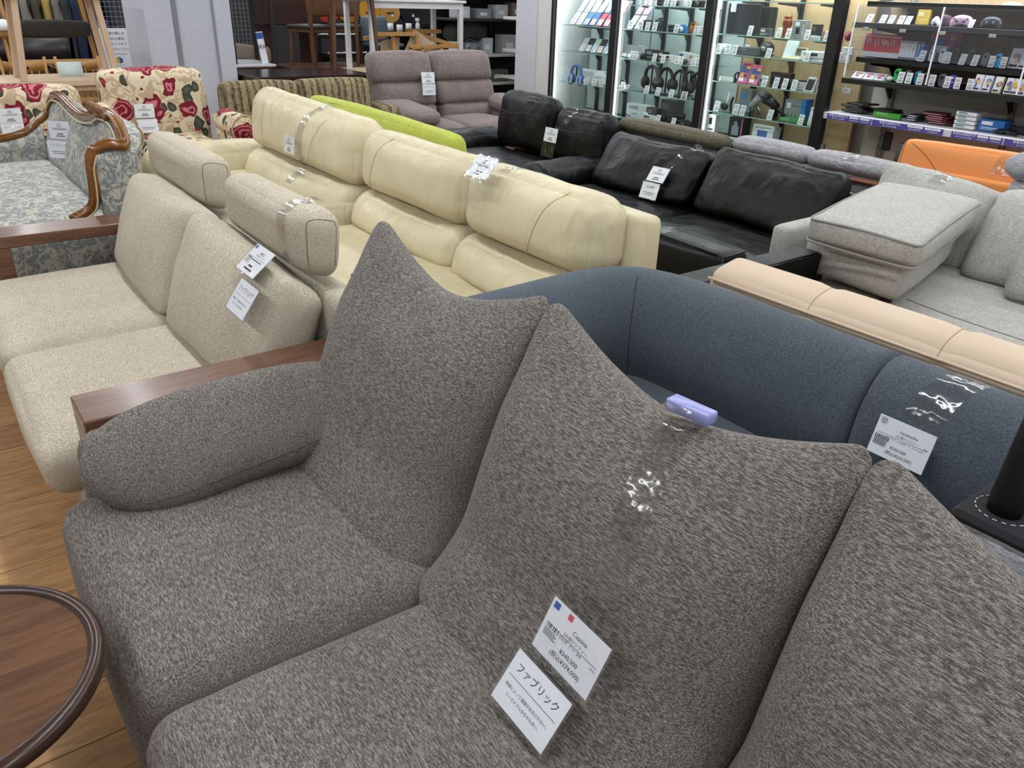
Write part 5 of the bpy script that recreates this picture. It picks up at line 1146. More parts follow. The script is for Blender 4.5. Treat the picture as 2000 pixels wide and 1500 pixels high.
 ('artbox', 'G3', 6.04, 2.451, 1.105, 0.052, 0.104, 0.031, '#e8e2dc', '#c9a08a', 0.22, 0, 'white and peach cover game case at the right of the lowest black game shelf'),
 ('casepile', 'G4', 6.12, 3.665, 0.845, 0.28, 0.083, 0.05, '#1d1c1e', '#6d6a66', 0, 0, 'sliding heap of clear black game cases on the white shelf'),
 ('casepile', 'G4', 6.18, 3.464, 0.845, 0.259, 0.052, 0.031, '#1b1b1d', '#55524e', 0, 0, 'second flat heap of black cases beside the green one'),
 ('box', 'G4', 6.07, 3.356, 0.845, 0.218, 0.04, 0.03, '#3f9a35', '#7fb86a', 0, 0, 'green game case on its side on the white shelf'),
 ('casepile', 'G4', 6.1, 3.176, 0.845, 0.121, 0.06, 0.036, '#2a2a2d', '#c9ccd0', 0, 0, 'small stack of clear cases in the middle of the white shelf'),
 ('casepile', 'G4', 6.12, 2.998, 0.845, 0.239, 0.083, 0.05, '#5a1c26', '#b98a8f', 0, 0, 'stack of maroon and black boxed cases on the white shelf'),
 ('box', 'G4', 6.1, 2.785, 0.845, 0.146, 0.024, 0.16, '#eceef0', '#3f8f86', 0, 0, 'lowest white and teal box of the stack on the white shelf'),
 ('box', 'G4', 6.1, 2.785, 0.874, 0.146, 0.024, 0.16, '#eceef0', '#3f8f86', 0, 0, 'second lowest white and teal box of the stack on the white shelf'),
 ('box', 'G4', 6.1, 2.785, 0.903, 0.146, 0.024, 0.16, '#eceef0', '#3f8f86', 0, 0, 'second highest white and teal box of the stack on the white shelf'),
 ('box', 'G4', 6.1, 2.785, 0.932, 0.146, 0.024, 0.16, '#eceef0', '#3f8f86', 0, 0, 'topmost white and teal box of the stack on the white shelf'),
 ('box', 'G4', 6.12, 2.609, 0.845, 0.175, 0.079, 0.14, '#2465ad', '#e3e5e2', 0, 0, 'blue and white lens box on the white shelf'),
 ('pad', 'G4', 6.08, 2.494, 0.845, 0.149, 0.039, 0.023, '#1b1c1f', '#3a3b40', 0, 0, 'black controller lying on the white shelf'),
 ('box', 'G4', 6.2, 2.493, 0.845, 0.204, 0.052, 0.031, '#1a1b1e', '#2a2b2e', 0, 0, 'black console with curved top at the right end of the white shelf'),
]
# ---------------------------------------------------------------- display cabinets along the back wall
XFR = 6.0
blackm = plain('#141517', .35); railm = plain('#2a2b2d', .4)
backw = plain('#bccbc9', .3); backb = wood('cabinet_beige_panel', '#b79a72', '#c7ac85', 'z', .5, .4)
led = emit('#f2fbff', 5)
glassedge = plain('#9fc4bd', .15)
def cabinet(label, y1, y0, zs, back, dzr=0.0, split=None, topz=2.05):
    t = thing('display_cabinet', label, 'cabinet', (6.3, (y0+y1)/2, 0), 0, 'tall glass display cabinets')
    obj('plinth', box(XFR+.01, 6.55, y0+.05, y1-.05, 0, .445, .005), blackm, t, False)
    obj('back_panel', box(6.52, 6.55, y0+.01, y1-.01, .445, topz), back, t, False)
    obj('top', box(XFR, 6.55, y0, y1, topz, topz+.06, .005), blackm, t, False)
    ym = (y0+y1)/2
    for k, y in enumerate((y0+.28, ym+.06, y1-.2)):
        obj('upright', box(6.485, 6.515, y-.016, y+.016, .445, topz), railm, t, False)
    for z in zs:
        bays = [(y0+.05, y1-.05, 0)] if split is None else [(y0+.05, split-.01, dzr), (split+.01, y1-.05, 0)]
        for a, b, dz in bays:
            s = obj('glass_shelf', box(XFR+.05, 6.46, a, b, z-.008+dz, z+dz, .001), M_['glass'], t, False)
            obj('shelf_edge', box(XFR+.047, XFR+.051, a, b, z-.008+dz, z+dz), glassedge, s, False)
            for y in (y0+.28, ym+.06, y1-.2):
                if a < y < b:
                    obj('bracket', prism([(0, 0), (.33, 0), (.33, -.012), (.06, -.03), (.02, -.09), (0, -.09)], .008, frame((6.488, y-.004, z-.009+dz), (-1, 0, 0), (0, 0, 1))), railm, s, False)
    yc = split if split else ym
    for a, b, x in ((y0+.06, yc+.02, XFR+.012), (yc-.02, y1-.06, XFR+.028)):
        obj('glass_door', box(x, x+.005, a, b, .45, topz), M_['glass'], t, False)
    # post on the right-hand side, its LED strip facing left into the cabinet's neighbour
    p = obj('post', box(XFR-.03, XFR+.05, y0-.045, y0+.045, 0, topz, .004), blackm, t, False)
    return t
cabinet('glass cabinet of phones beside the white column', 7.29, 6.35, (1.33, 1.07, .76), backw)
cabinet('glass cabinet of headphones and cameras, middle of the three', 6.35, 5.14, (1.55, 1.33, 1.06, .76, .50), backw)
cabinet('beige-backed glass cabinet of gadgets, nearest the game shelves', 5.14, 3.88, (1.62, 1.35, 1.19, .96, .70, .46), backb)
t = thing('cabinet_post', 'slim black end post between the white column and the phone cabinet', 'post', (6.01, 7.30, 0))
obj('upright', box(XFR-.03, XFR+.05, 7.295, 7.335, 0, 2.05, .004), blackm, t, False)
obj('inner_edge', box(XFR-.01, XFR+.05, 7.337, 7.35, 0, 2.05), plain('#4a4c4e', .4), t, False)
for y, n in ((7.275, 'beside the white column'), (6.288, 'between the phone and headphone cabinets'), (5.078, 'between the headphone and gadget cabinets')):
    t = thing('led_strip', 'lit white vertical light strip '+n, 'light', (6.03, y, .45), 0, 'cabinet light strips')
    obj('channel', box(6.005, 6.03, y-.006, y+.012, .45, 2.04), M_['white'], t, False)
    obj('lit_face', box(6.004, 6.022, y-.013, y-.006, .45, 2.04), led, t, False)
    ld = bpy.data.lights.new('strip_light', 'AREA'); ld.shape = 'RECTANGLE'; ld.size = .05; ld.size_y = 1.5; ld.energy = .8; ld.color = (.9, .98, 1)
    lo = bpy.data.objects.new('strip_light', ld); C.objects.link(lo); lo.location = (6.10, y-.03, 1.25)
    lo.rotation_euler = (R(90), 0, R(-20)); lo.parent = None
# added, unseen fill lamps that brighten the cabinets and game shelves
for ya, yb in ((6.4, 7.25), (5.2, 6.3), (3.95, 5.1), (1.6, 3.8)):
    ld = bpy.data.lights.new('added_cabinet_lamp', 'AREA'); ld.shape = 'RECTANGLE'; ld.size = .10; ld.size_y = yb-ya; ld.energy = {6.4: 6, 5.2: 7, 3.95: 11, 1.6: 20}[ya]; ld.color = (.9, .97, 1)
    lo = bpy.data.objects.new('added_cabinet_lamp', ld); C.objects.link(lo); lo.location = (6.16, (ya+yb)/2, 2.0)
    t = thing('added_cabinet_lamp', {6.4: 'added unseen fill lamp in the roof of the phone cabinet', 5.2: 'added unseen fill lamp in the roof of the headphone cabinet', 3.95: 'added unseen fill lamp in the roof of the gadget cabinet', 1.6: 'added unseen fill lamp above the game shelves'}[ya], 'light', (6.16, (ya+yb)/2, 2.01), 0, 'added fill lamps over the cabinets')
    obj('diffuser', box(6.10, 6.22, ya, yb, 2.012, 2.03), emit('#f2fbff', 3), t, False)
    obj('housing', box(6.09, 6.23, ya-.01, yb+.01, 2.03, 2.05), M_['white'], t, False)
# white column
t = struct('wall_column', box(6.0, XW, 7.62, 8.0, 0, CEIL), plain('#c9cad2', .6), label='lilac white square column beside the cabinets')
t = struct('wall_return', box(6.015, XW, 7.35, 7.62, 0, CEIL), plain('#d6d8d6', .6), label='cream white panel between column and cabinets')
# ---------------------------------------------------------------- open game shelves
t = thing('game_shelving', 'black wall shelving of video games and controllers over a white shelf', 'shelving', (6.3, 2.6, 0))
obj('back_panel', box(6.58, 6.6, .9, 3.80, 1.08, 2.1), wood('shelf_beige_panel', '#9c8868', '#b09a78', 'z', .5, .4), t, False)
obj('lower_panel', box(6.58, 6.6, .9, 3.80, 0, 1.078), plain('#c3beb4', .7), t, False)
for y in (3.62, 2.68, 1.75):
    u = obj('slotted_upright', box(6.54, 6.58, y-.02, y+.02, 0, 2.1), plain('#8e8a82', .5), t, False)
    obj('slots', join(*[box(6.537, 6.5405, y-.012+.012*(k % 2), y-.006+.012*(k % 2), .35+.03*k, .35+.03*k+.018) for k in range(58)]), plain('#3b3a38', .7), u, False)
    for z in (1.10, 1.25, 1.495):
        obj('bracket', prism([(0, 0), (.40, 0), (.40, -.02), (.10, -.05), (.03, -.13), (0, -.13)], .012, frame((6.54, y-.006, z-.028), (-1, 0, 0), (0, 0, 1))), blackm, u, False)
for z, x0, m in ((1.10, 6.0, blackm), (1.25, 6.14, blackm), (1.495, 6.0, plain('#6e7278', .4)), (1.64, 6.14, blackm)):
    s = obj('shelf', box(x0, 6.56, .95, 3.74, z-.028, z, .006), m, t, False)
    obj('lip', box(x0-.006, x0, .95, 3.745, z-.034, z+.004, .002), blackm if z != 1.495 else plain('#3b3d42', .4), s, False)
ws = obj('white_shelf', box(6.0, 6.56, .95, 3.84, .812, .84, .004), plain('#e4e4ea', .5), t, False)
for z0, z1, x in ((1.505, 1.62, 5.99), (1.27, 1.46, 5.985)):
    obj('acrylic_guard', box(x, x+.004, .95, 3.74, z0, z1), M_['acrylic'], t, False)
for y in (3.725, 3.07, 2.45):
    g_ = obj('acrylic_fin', box(5.985, 6.5, y-.003, y+.003, 1.115, 1.60), M_['acrylic'], t, False)
    obj('painted_lit_edge', box(5.981, 5.986, y-.005, y+.005, 1.115, 1.62), plain('#f4f8fc', .3), g_, False)  # white paint stands in for light caught along the acrylic edge
for y in (3.62, 3.33, 3.04, 2.70, 2.40):
    obj('hinge_clip', box(5.975, 5.99, y-.025, y+.025, 1.445, 1.468, .003), M_['chrome'], t, False)
# price rail with purple strip
pr_ = obj('price_rail', box(5.985, 6.0, .95, 3.86, .79, .838, .002), plain('#c9cbd6', .25), t, False)
TEXTS = []
def text(body, size, m, parent, mat, name='lettering', width=None):
    """flat lettering in the plane of m; turned into plain mesh at the end of the script"""
    cu = bpy.data.curves.new(name, 'FONT'); cu.body = body; cu.size = size; cu.align_x = 'CENTER'; cu.align_y = 'CENTER'
    cu.resolution_u = 2
    o = bpy.data.objects.new('temporary_text', cu); C.objects.link(o)
    TEXTS.append((o, m.copy(), parent, mat, name, width)); return o
def face_m(x, y, z): return frame((x, y, z), (0, -1, 0), (0, 0, 1))   # text facing -X
pur = plain('#4a4796', .45)
for ya, yb in ((3.80, 3.42), (3.41, 2.86), (2.80, 2.45), (2.44, 1.9)):
    ps = obj('purple_strip', box(5.982, 5.9855, yb, ya, .792, .836), pur, t, False)
    L = ya-yb
    text('家電全品保証付き', .021, face_m(5.981, lerp(ya, yb, .26), .824), ps, M_['paper'], width=L*.45)
    text('買ってからも安心保証', .011, face_m(5.981, lerp(ya, yb, .26), .803), ps, M_['paper'], width=L*.45)
    for k in range(2):
        yy = lerp(ya, yb, .62+.24*k)
        obj('white_box', box(5.9808, 5.9822, yy-L*.105, yy+L*.105, .818, .832), M_['paper'], ps, False)
        text(['1週間の初期動作保証', '6ヶ月間の動作保証'][k], .010, face_m(5.9795, yy, .805), ps, M_['paper'], width=L*.2)
        text('税込1,000円以上の商品', .008, face_m(5.9795, yy, .825), ps, pur, width=L*.19)
# adapter hanging under the white shelf
t = thing('power_adapter', 'black power adapter hanging on its cable below the white shelf', 'adapter', (6.3, 3.42, .55))
obj('brick', box(6.27, 6.30, 3.385, 3.455, .58, .72, .008), M_['black'], t, False)
obj('cable', tube(catmull([(6.285, 3.42, .81), (6.285, 3.42, .72)], 3)+[], .003, 6), M_['black'], t)
obj('cable', tube(catmull([(6.285, 3.42, .58), (6.28, 3.43, .53), (6.26, 3.38, .48), (6.2, 3.33, .43), (6.15, 3.30, .38)], 5), .003, 6), M_['black'], t)
t = thing('monitor_arm', 'black padded pole with a clamp standing below the game shelves', 'stand', (6.0, 3.16, 0))
obj('pole', tube([(6.0, 3.16, .0), (6.0, 3.155, .50), (5.98, 3.13, .70)], .026, 12), M_['black'], t)
obj('clamp', box(5.93, 6.06, 3.12, 3.3, .44, .50, .012), M_['black'], t, False)
obj('base', box(5.85, 6.15, 3.0, 3.32, 0, .03, .01), M_['black'], t, False)
t = thing('tripod_stand', 'black tripod stand with knobs at the foot of the last cabinet post', 'stand', (5.85, 3.70, 0))
obj('column', tube([(5.85, 3.70, .02), (5.85, 3.70, .62)], .018, 10), M_['black'], t)
for a in (0, 2.1, 4.2): obj('leg', tube([(5.85, 3.70, .40), (5.85+.2*math.cos(a), 3.70+.2*math.sin(a), .01)], .012, 8), M_['black'], t)
for z in (.45, .50): obj('knob', lathe([(.03, z), (.035, z+.02), (.02, z+.04)], (5.83, 3.73, 0), 10), M_['black'], t)
# ---------------------------------------------------------------- goods on the shelves
CATS = {'card': 'price card', 'headset': 'headphones', 'box': 'box', 'earbuds': 'earbud case', 'camera': 'camera', 'lens': 'lens', 'pouch': 'pouch', 'phone': 'phone', 'figure': 'gadget', 'screen': 'laptop',
        'vase': 'jar', 'garmin': 'box', 'stand': 'stand', 'dictionary': 'dictionary', 'pack': 'package', 'phonebox': 'boxed phone', 'micball': 'microphone', 'mic': 'microphone', 'dryer': 'hair dryer', 'bluebox': 'box',
        'tabletbox': 'box', 'bottlebox': 'box', 'game': 'game case', 'pad': 'controller', 'consolebox': 'box', 'dock': 'dock', 'joycon': 'controller', 'artbox': 'game case', 'cartridge': 'cartridges', 'lite': 'console', 'casepile': 'cases'}
NAMES = {'card': 'price_card', 'headset': 'headphones', 'box': 'carton', 'earbuds': 'earbud_case', 'camera': 'camera', 'lens': 'camera_lens', 'pouch': 'camera_pouch', 'phone': 'smartphone', 'figure': 'small_gadget', 'screen': 'laptop',
         'vase': 'ribbed_jar', 'garmin': 'gadget_carton', 'stand': 'tablet_stand', 'dictionary': 'electronic_dictionary', 'pack': 'blister_pack', 'phonebox': 'boxed_phone', 'micball': 'karaoke_microphone', 'mic': 'studio_microphone', 'dryer': 'hair_dryer', 'bluebox': 'striped_carton',
         'tabletbox': 'tablet_carton', 'bottlebox': 'bottle_carton', 'game': 'game_case', 'pad': 'game_controller', 'consolebox': 'console_carton', 'dock': 'console_dock', 'joycon': 'controller_half', 'artbox': 'cover_art_case', 'cartridge': 'cartridge_sleeves', 'lite': 'handheld_console', 'casepile': 'game_case_heap'}
def bar(w_, z0, z1, x0=-.4, x1=.4, y=-.0006, t_=.0005): return box(w_*x0, w_*x1, y-t_, y, z0, z1)
def slab(w_, h, d, r=.25, n=4):
    """upright rounded slab"""
    rr = min(w_, h)*r; pts = []
    for cx, cz, a0 in ((w_/2-rr, h-rr, 0), (-w_/2+rr, h-rr, 90), (-w_/2+rr, rr, 180), (w_/2-rr, rr, 270)):
        for k in range(n+1):
            a = R(a0+90*k/n); pts.append((cx+rr*math.cos(a), cz+rr*math.sin(a)))
    return prism(pts, d, frame((0, d, 0), (1, 0, 0), (0, 0, 1)))
def ball(c, rx, ry, rz, n=10):
    vf = soft(1, 1, 1, .99, (n, n, n)); return [V((c[0]+v.x*rx, c[1]+v.y*ry, c[2]+v.z*rz)) for v in vf[0]], vf[1]
def make_item(kind, x, y, z, w_, h, d, c1, c2, lean, rz, label):
    grp = {'card': 'price cards on the display shelves', 'game': 'upright game cases on the middle game shelf', 'joycon': 'controller halves on the game shelves', 'earbuds': 'earbud cases on the display shelves'}.get(kind)
    t = thing(NAMES[kind], label, CATS[kind], (x, y, z+.0005), R(-90)+rz, grp, True)
    m1, m2 = plain(c1, .45), plain(c2, .5)
    L = Matrix.Rotation(-lean, 4, 'X')
    def P(name, vf, m, par=t, sm_f=False): return obj(name, xf(vf, L), m, par, sm_f)
    if kind == 'card':
        P('card', box(-w_/2, w_/2, 0, .003, 0, h), M_['paper'])
        P('print', join(bar(w_, h*.80, h*.84, -.35, .2), bar(w_, h*.70, h*.73), bar(w_, h*.62, h*.65, -.4, .3), bar(w_, h*.40, h*.46, -.2, .35)), M_['grayink'])
        P('barcode', join(*[bar(w_, h*.10, h*.30, -.3+.12*k, -.25+.12*k) for k in range(6)]), M_['ink'])
    elif kind in ('box', 'garmin', 'bluebox', 'tabletbox', 'bottlebox', 'consolebox', 'artbox', 'pack'):
        d = max(d, .012)
        P('carton', box(-w_/2, w_/2, 0, d, 0, h, .002), m1)
        if kind == 'box':
            P('label_patch', bar(w_, h*.55, h*.85, -.38, .05), m2); P('print', join(bar(w_, h*.30, h*.36, -.38, .3), bar(w_, h*.18, h*.22, -.38, .1)), m2)
        if kind == 'garmin':
            text('GARMIN', h*.16, frame((w_*.36, -.0012, h*.5), (0, 0, -1), (1, 0, 0)), t, M_['paper']); P('picture', bar(w_, h*.25, h*.6, -.2, .1), M_['black']); P('sticker', bar(w_, h*.68, h*.9, -.3, .05, -.0012), M_['paper'])
        if kind == 'bluebox':
            P('blue_edge', box(w_*.3, w_*.5+.001, -.001, d, 0, h*1.08), m2); P('knobs', join(*[bar(w_, h*.08, h*.3, -.3+.18*k, -.26+.18*k) for k in range(3)]), M_['black']); P('sticker', bar(w_, h*.6, h*.85, -.4, -.2), M_['paper'])
        if kind == 'tabletbox':
            P('picture', bar(w_, h*.25, h*.72, -.25, .22), m2); P('print', join(bar(w_, h*.85, h*.88), bar(w_, h*.8, h*.82, -.4, .1), bar(w_, h*.08, h*.11, -.4, .0)), M_['grayink']); P('seal', bar(w_, h*.12, h*.22, .2, .35), M_['blueink'])
        if kind == 'bottlebox':
            P('pink_edge', bar(w_, 0, h, .42, .5), m2); P('bottle_picture', prism([(-.25*w_, .25*h), (.25*w_, .25*h), (.25*w_, .6*h), (.12*w_, .7*h), (.12*w_, .85*h), (-.12*w_, .85*h), (-.12*w_, .7*h), (-.25*w_, .6*h)], .0008, frame((0, -.0002, 0), (1, 0, 0), (0, 0, 1))), plain('#8fa3ad', .4)); P('print', join(bar(w_, h*.08, h*.16, -.35, .3), bar(w_, h*.02, h*.05, -.35, .3)), M_['paper'])
        if kind == 'consolebox':
            P('picture', prism([(-.38*w_, .38*h), (.36*w_, .38*h), (.36*w_, .92*h), (-.38*w_, .72*h)], .0008, frame((0, -.0002, 0), (1, 0, 0), (0, 0, 1))), plain('#4d4fc4', .4))
            P('picture', join(bar(w_, h*.5, h*.68, -.38, -.05, -.0012)), plain('#57b5e6', .4)); P('picture', bar(w_, h*.5, h*.75, .05, .3, -.0012), plain('#d85c9a', .4)); P('picture', bar(w_, h*.7, h*.86, .16, .34, -.0018), plain('#efb04a', .4)); P('print', bar(w_, h*.95, h*.97, -.35, -.1), M_['paper']); P('print', bar(w_, h*.06, h*.09, -.1, .2), M_['paper'])
        if kind == 'pack':
            P('header', bar(w_, h*.84, h*.96, -.4, .4), plain('#c93f52', .4)); P('print', bar(w_, h*.5, h*.82, -.44, .44), plain('#2e4f93', .4)); P('print', bar(w_, h*.7, h*.82, .1, .44, -.0012), m2)
            P('print', prism([(-.3*w_, .3*h), (-.02*w_, .3*h), (-.02*w_, .5*h), (-.3*w_, .52*h)], .001, frame((0, -.0008, 0), (1, 0, 0), (0, 0, 1))), m2); P('print', bar(w_, h*.28, h*.45, .05, .36, -.0012), plain('#5b3a34', .4)); P('print', bar(w_, h*.02, h*.1, -.45, .45), plain('#e06a9c', .4)); P('print', bar(w_, h*.1, h*.26, -.4, .1), M_['paper'])
        if kind == 'artbox':
            P('cover_art', bar(w_, h*.06, h*.95, -.44, .44), plain('#d7dce6', .4)); vr = random.Random(int(y*1000))
            for k in range(5):
                a_, r_ = vr.random()*6.28, .16+.1*vr.random(); cx, cz = (vr.random()-.5)*.4*w_, (.35+.4*vr.random())*h
                P('cover_art', prism([(cx+w_*r_*math.cos(q)*(1+.5*math.cos(2*q+a_)), cz+w_*r_*math.sin(q)*1.5) for q in [i/10*6.283 for i in range(10)]], .0006, frame((0, -.0006-.0004*k, 0), (1, 0, 0), (0, 0, 1))), [m2, plain('#e8e4d8', .4), plain(c2, .3, 0, .6), plain('#7a5a9a', .4), plain('#e0b04a', .4)][k])
            P('print', join(bar(w_, h*.10, h*.20, -.36, .3, -.003)), M_['ink'])
    elif kind == 'screen':
        P('lid', box(-w_/2, w_/2, 0, .012, 0, h, .003), m1); P('base', box(-w_/2, w_/2, .013, .03, 0, h*.97, .003), m2)
        if w_ > .3: P('price_sticker', box(-w_*.42, -w_*.25, -.001, 0, h*.72, h), M_['paper'])
    elif kind == 'vase':
        P('body', lathe([(w_*.36, 0), (w_*.40, h*.1), (w_*.42, h*.45), (w_*.5, h*.7), (w_*.5, h*.82), (w_*.40, h*.86)], (0, w_/2, 0), 20), plain(c1, .2), sm_f=True)
        P('lid', lathe([(w_*.42, h*.86), (w_*.47, h*.88), (w_*.45, h*.98), (w_*.2, h)], (0, w_/2, 0), 20), plain(c1, .2), sm_f=True)
        P('ribs', join(*[tube([(w_*.47*math.cos(a), w_/2+w_*.47*math.sin(a), h*.5), (w_*.51*math.cos(a), w_/2+w_*.51*math.sin(a), h*.72)], .004, 5) for a in [k/9*6.283 for k in range(9)]]), m2)
    elif kind in ('headset',):
        r = w_*.44; cz = h-r*1.08
        pts = [(r*math.cos(a), .03, cz+r*1.0*math.sin(a)) for a in [R(-25+230*k/16) for k in range(17)]]
        P('headband', tube(pts, w_*.085, 8), m1, sm_f=True)
        for s in (-1, 1):
            c = P('ear_cup', ball((s*r*.92, .03, cz-r*.75), w_*.20, w_*.26, w_*.32, 8), m1, sm_f=True)
            P('ear_pad', ball((s*r*.74, .03, cz-r*.75), w_*.08, w_*.17, w_*.21, 8), m2, c, True)
        s_ = P('stand', join(box(-.006, .006, .03, .04, .0, cz+r*.92), lathe([(w_*.28, 0), (w_*.28, .006)], (0, .035, 0), 16)), M_['black'])
    elif kind == 'earbuds':
        P('case', slab(w_, h, max(.02, d), .45), m1, sm_f=False); P('lid_line', bar(w_, h*.62, h*.65, -.48, .48), m2)
    elif kind == 'camera':
        P('body', box(-w_/2, w_/2, 0, w_*.35, 0, h*.86, .004), m1); P('top_plate', box(-w_*.25, w_*.2, .005, w_*.3, h*.86, h, .003), m1)
        l_ = P('lens', xf(lathe([(h*.3, 0), (h*.32, .02), (h*.24, .03)], (0, 0, 0), 16), frame((0, 0, h*.42), (1, 0, 0), (0, 0, 1))), m2, sm_f=True)
        P('glass_element', xf(lathe([(h*.2, .029), (h*.05, .031)], (0, 0, 0), 16), frame((0, 0, h*.42), (1, 0, 0), (0, 0, 1))), plain('#16181d', .1), l_, True)
    elif kind == 'lens':
        P('barrel', lathe([(w_*.42, 0), (w_*.45, h*.1), (w_*.45, h*.55), (w_*.5, h*.6), (w_*.5, h*.95), (w_*.42, h)], (0, w_/2, 0), 16), m1, sm_f=True)
        P('focus_ring', lathe([(w_*.505, h*.3), (w_*.505, h*.48)], (0, w_/2, 0), 16), m2, sm_f=True)
    elif kind == 'pouch':
        P('bag', soft(w_/2, .03, h/2, .02, (6, 4, 6), (.0, .01, .0), lambda p, u: p+V((0, .035, h/2)), .004, 20), m1, sm_f=True); P('flap', box(-w_*.45, w_*.3, -.004, .03, h*.5, h*.95, .006), m2); P('strap', tube(catmull([(-w_*.4, .03, h*.8), (0, .02, h*1.12), (w_*.4, .03, h*.8)], 5), .004, 6), m2)
    elif kind == 'phone':
        P('body', slab(w_, h, .008, .12), m1); P('screen', box(-w_*.45, w_*.45, -.0008, 0, h*.04, h*.96), m2)
        P('price_sticker', box(-w_*.4, w_*.3, -.0016, -.0008, h*.04, h*.3), M_['paper'])
    elif kind == 'figure':
        P('body', ball((0, w_/2, h*.5), w_*.5, w_*.45, h*.5, 8), m1, sm_f=True); P('band', ball((0, w_*.35, h*.5), w_*.3, w_*.35, h*.28, 8), m2, sm_f=True)
    elif kind == 'stand':
        P('panel', box(-w_*.4, w_*.4, .05, .062, 0, h*.85, .004), m1); P('lamp_bar', box(w_*.05, w_*.45, -.01, .005, .01, h*.6), m2) if False else P('lamp_bar', beam((-w_*.1, -.01, .02), (w_*.42, .03, h*.7), .014), m2)
        P('base', box(-w_*.45, w_*.45, -.03, .07, 0, .006), M_['white']); P('loop', tube(catmull([(-w_*.3, .05, h*.85), (0, .05, h*1.02), (w_*.35, .05, h*.85)], 5), .003, 6), m1)
    elif kind == 'dictionary':
        P('keyboard', box(-w_*.5, w_*.5, -.05, .05, 0, .016, .003), m1); s_ = P('lid', xf(box(-w_*.2, w_*.5, 0, .01, 0, h*.9, .003), Matrix.Translation((0, .05, .014)) @ Matrix.Rotation(-.25, 4, 'X')), m1); P('screen', xf(box(-w_*.14, w_*.42, -.001, 0, h*.16, h*.78), Matrix.Translation((0, .05, .014)) @ Matrix.Rotation(-.25, 4, 'X')), plain(c2, .2), s_)
        P('keys', box(-w_*.42, w_*.42, -.04, .03, .016, .018), plain('#c9bf9f', .5))
    elif kind == 'phonebox':
        P('tray', box(-w_/2, w_/2, 0, .03, 0, h, .003), m1); P('phone', xf(slab(w_*.7, h*.8, .006, .14), Matrix.Translation((0, -.006, h*.08))), m2); P('price_sticker', box(-w_*.3, w_*.3, -.008, -.006, h*.84, h), M_['paper'])
    elif kind == 'micball':
        P('handle', tube([(-.0, .03, h*.2), (w_*.22, .03, h*.95)], [.016, .012], 10), m2, sm_f=True); P('grille', ball((-w_*.1, .03, h*.22), h*.2, h*.2, h*.2), m1, sm_f=True); P('cradle', tube(catmull([(w_*.35, .05, 0), (w_*.3, .05, h*.4), (w_*.42, .05, h*.7)], 5), .012, 8), m1, sm_f=True)
    elif kind == 'mic':
        P('barrel', tube([(-w_*.18, .03, h*.35), (w_*.30, .03, h*.98)], [.03, .032], 14), m1, sm_f=True); P('grille', tube([(w_*.18, .03, h*.82), (w_*.32, .03, h*1.0)], .034, 14), m2, sm_f=True)
        for s in (-1, 0, 1): P('leg', tube([(w_*.05, .03, h*.5), (w_*(.05+.3*s), .03+.05*(s == 0), .004)], .007, 8), M_['chrome'], sm_f=True)
    elif kind == 'dryer':
        P('barrel', tube([(-w_*.4, .04, h*.85), (w_*.1, .04, h*.55)], [.045, .032], 14), m1, sm_f=True); P('handle', tube([(w_*.0, .04, h*.6), (w_*.6, .05, h*.1)], [.022, .016], 10), m1, sm_f=True); P('nozzle', tube([(-w_*.5, .04, h*.91), (-w_*.38, .04, h*.84)], [.05, .046], 14), m2, sm_f=True); P('stand', box(-w_*.1, w_*.1, .0, .08, 0, h*.5, .006), m1)
    elif kind == 'game':
        P('case', box(-w_*.48, w_*.48, 0, d, 0, h, .0008), m1); P('spine_label', bar(w_, 0.002, h*(.24 if c1 != '#e6eaf2' else .12), -.46, .46), plain(c2, .5)); vr = random.Random(int(y*997)); hh = .45+.3*vr.random()
        P('spine_print', bar(w_, h*hh, h*(hh+.2), -.2, .2), plain(['#f2e6e6', '#7a4a9a', '#f0d0d4', '#3a3d48', '#f4f4f4'][vr.randrange(5)], .5)); P('spine_logo', bar(w_, h*.9, h*.96, -.3, .3), M_['paper'] if c1 != '#e6eaf2' else M_['ink'])
    elif kind == 'pad':
        P('shell', soft(w_*.5, .02, h*.42, .02, (10, 4, 8), (0, .006, 0), lambda p, u: V((p.x, p.y+.03, h*.5+p.z-h*.25*abs(u[0])**2+h*.12*(1-abs(u[0]))*(u[2] < 0)))), m1, sm_f=True)
        for s in (-1, 1):
            P('grip', ball((s*w_*.40, .03, h*.28), w_*.13, .022, h*.30, 8), m1, sm_f=True); P('stick', lathe([(w_*.06, 0), (w_*.05, .01)], (0, 0, 0), 10) if False else ball((s*w_*.17, .004, h*.42), w_*.06, .012, w_*.06, 6), m2, sm_f=True)
            P('button_cluster', join(*[ball((s*w_*.30+w_*.035*a, .006, h*.60+w_*.035*b), w_*.018, .008, w_*.018, 4) for a, b in ((0, 1), (0, -1), (1, 0), (-1, 0))]), m2, sm_f=True)
    elif kind == 'dock':
        P('body', slab(w_, h, .04, .08), m1); P('slot', box(-w_*.2, w_*.15, -.001, 0, h*.02, h*.55), m2)
    elif kind == 'joycon':
        rr = w_*.55; pts = [(w_*.5, 0), (w_*.5, h)]
        pts += [(w_*.5-rr+rr*math.cos(a)-(w_-rr)*.0, h-rr+rr*math.sin(a)) for a in [R(90+90*k/5) for k in range(6)]]
        pts = [(w_*.5, 0), (w_*.5, h), (w_*.2, h), (-w_*.15, h*.97), (-w_*.38, h*.90), (-w_*.5, h*.78), (-w_*.5, h*.22), (-w_*.38, h*.10), (-w_*.15, h*.03), (w_*.2, 0)]
        P('shell', prism(pts, .022, frame((0, .022, 0), (1, 0, 0), (0, 0, 1))), m1); P('stick', xf(lathe([(w_*.22, 0), (w_*.24, .008), (w_*.2, .011)], (0, 0, 0), 14), frame((0, 0, h*.72), (1, 0, 0), (0, 0, 1))), m2, sm_f=True)
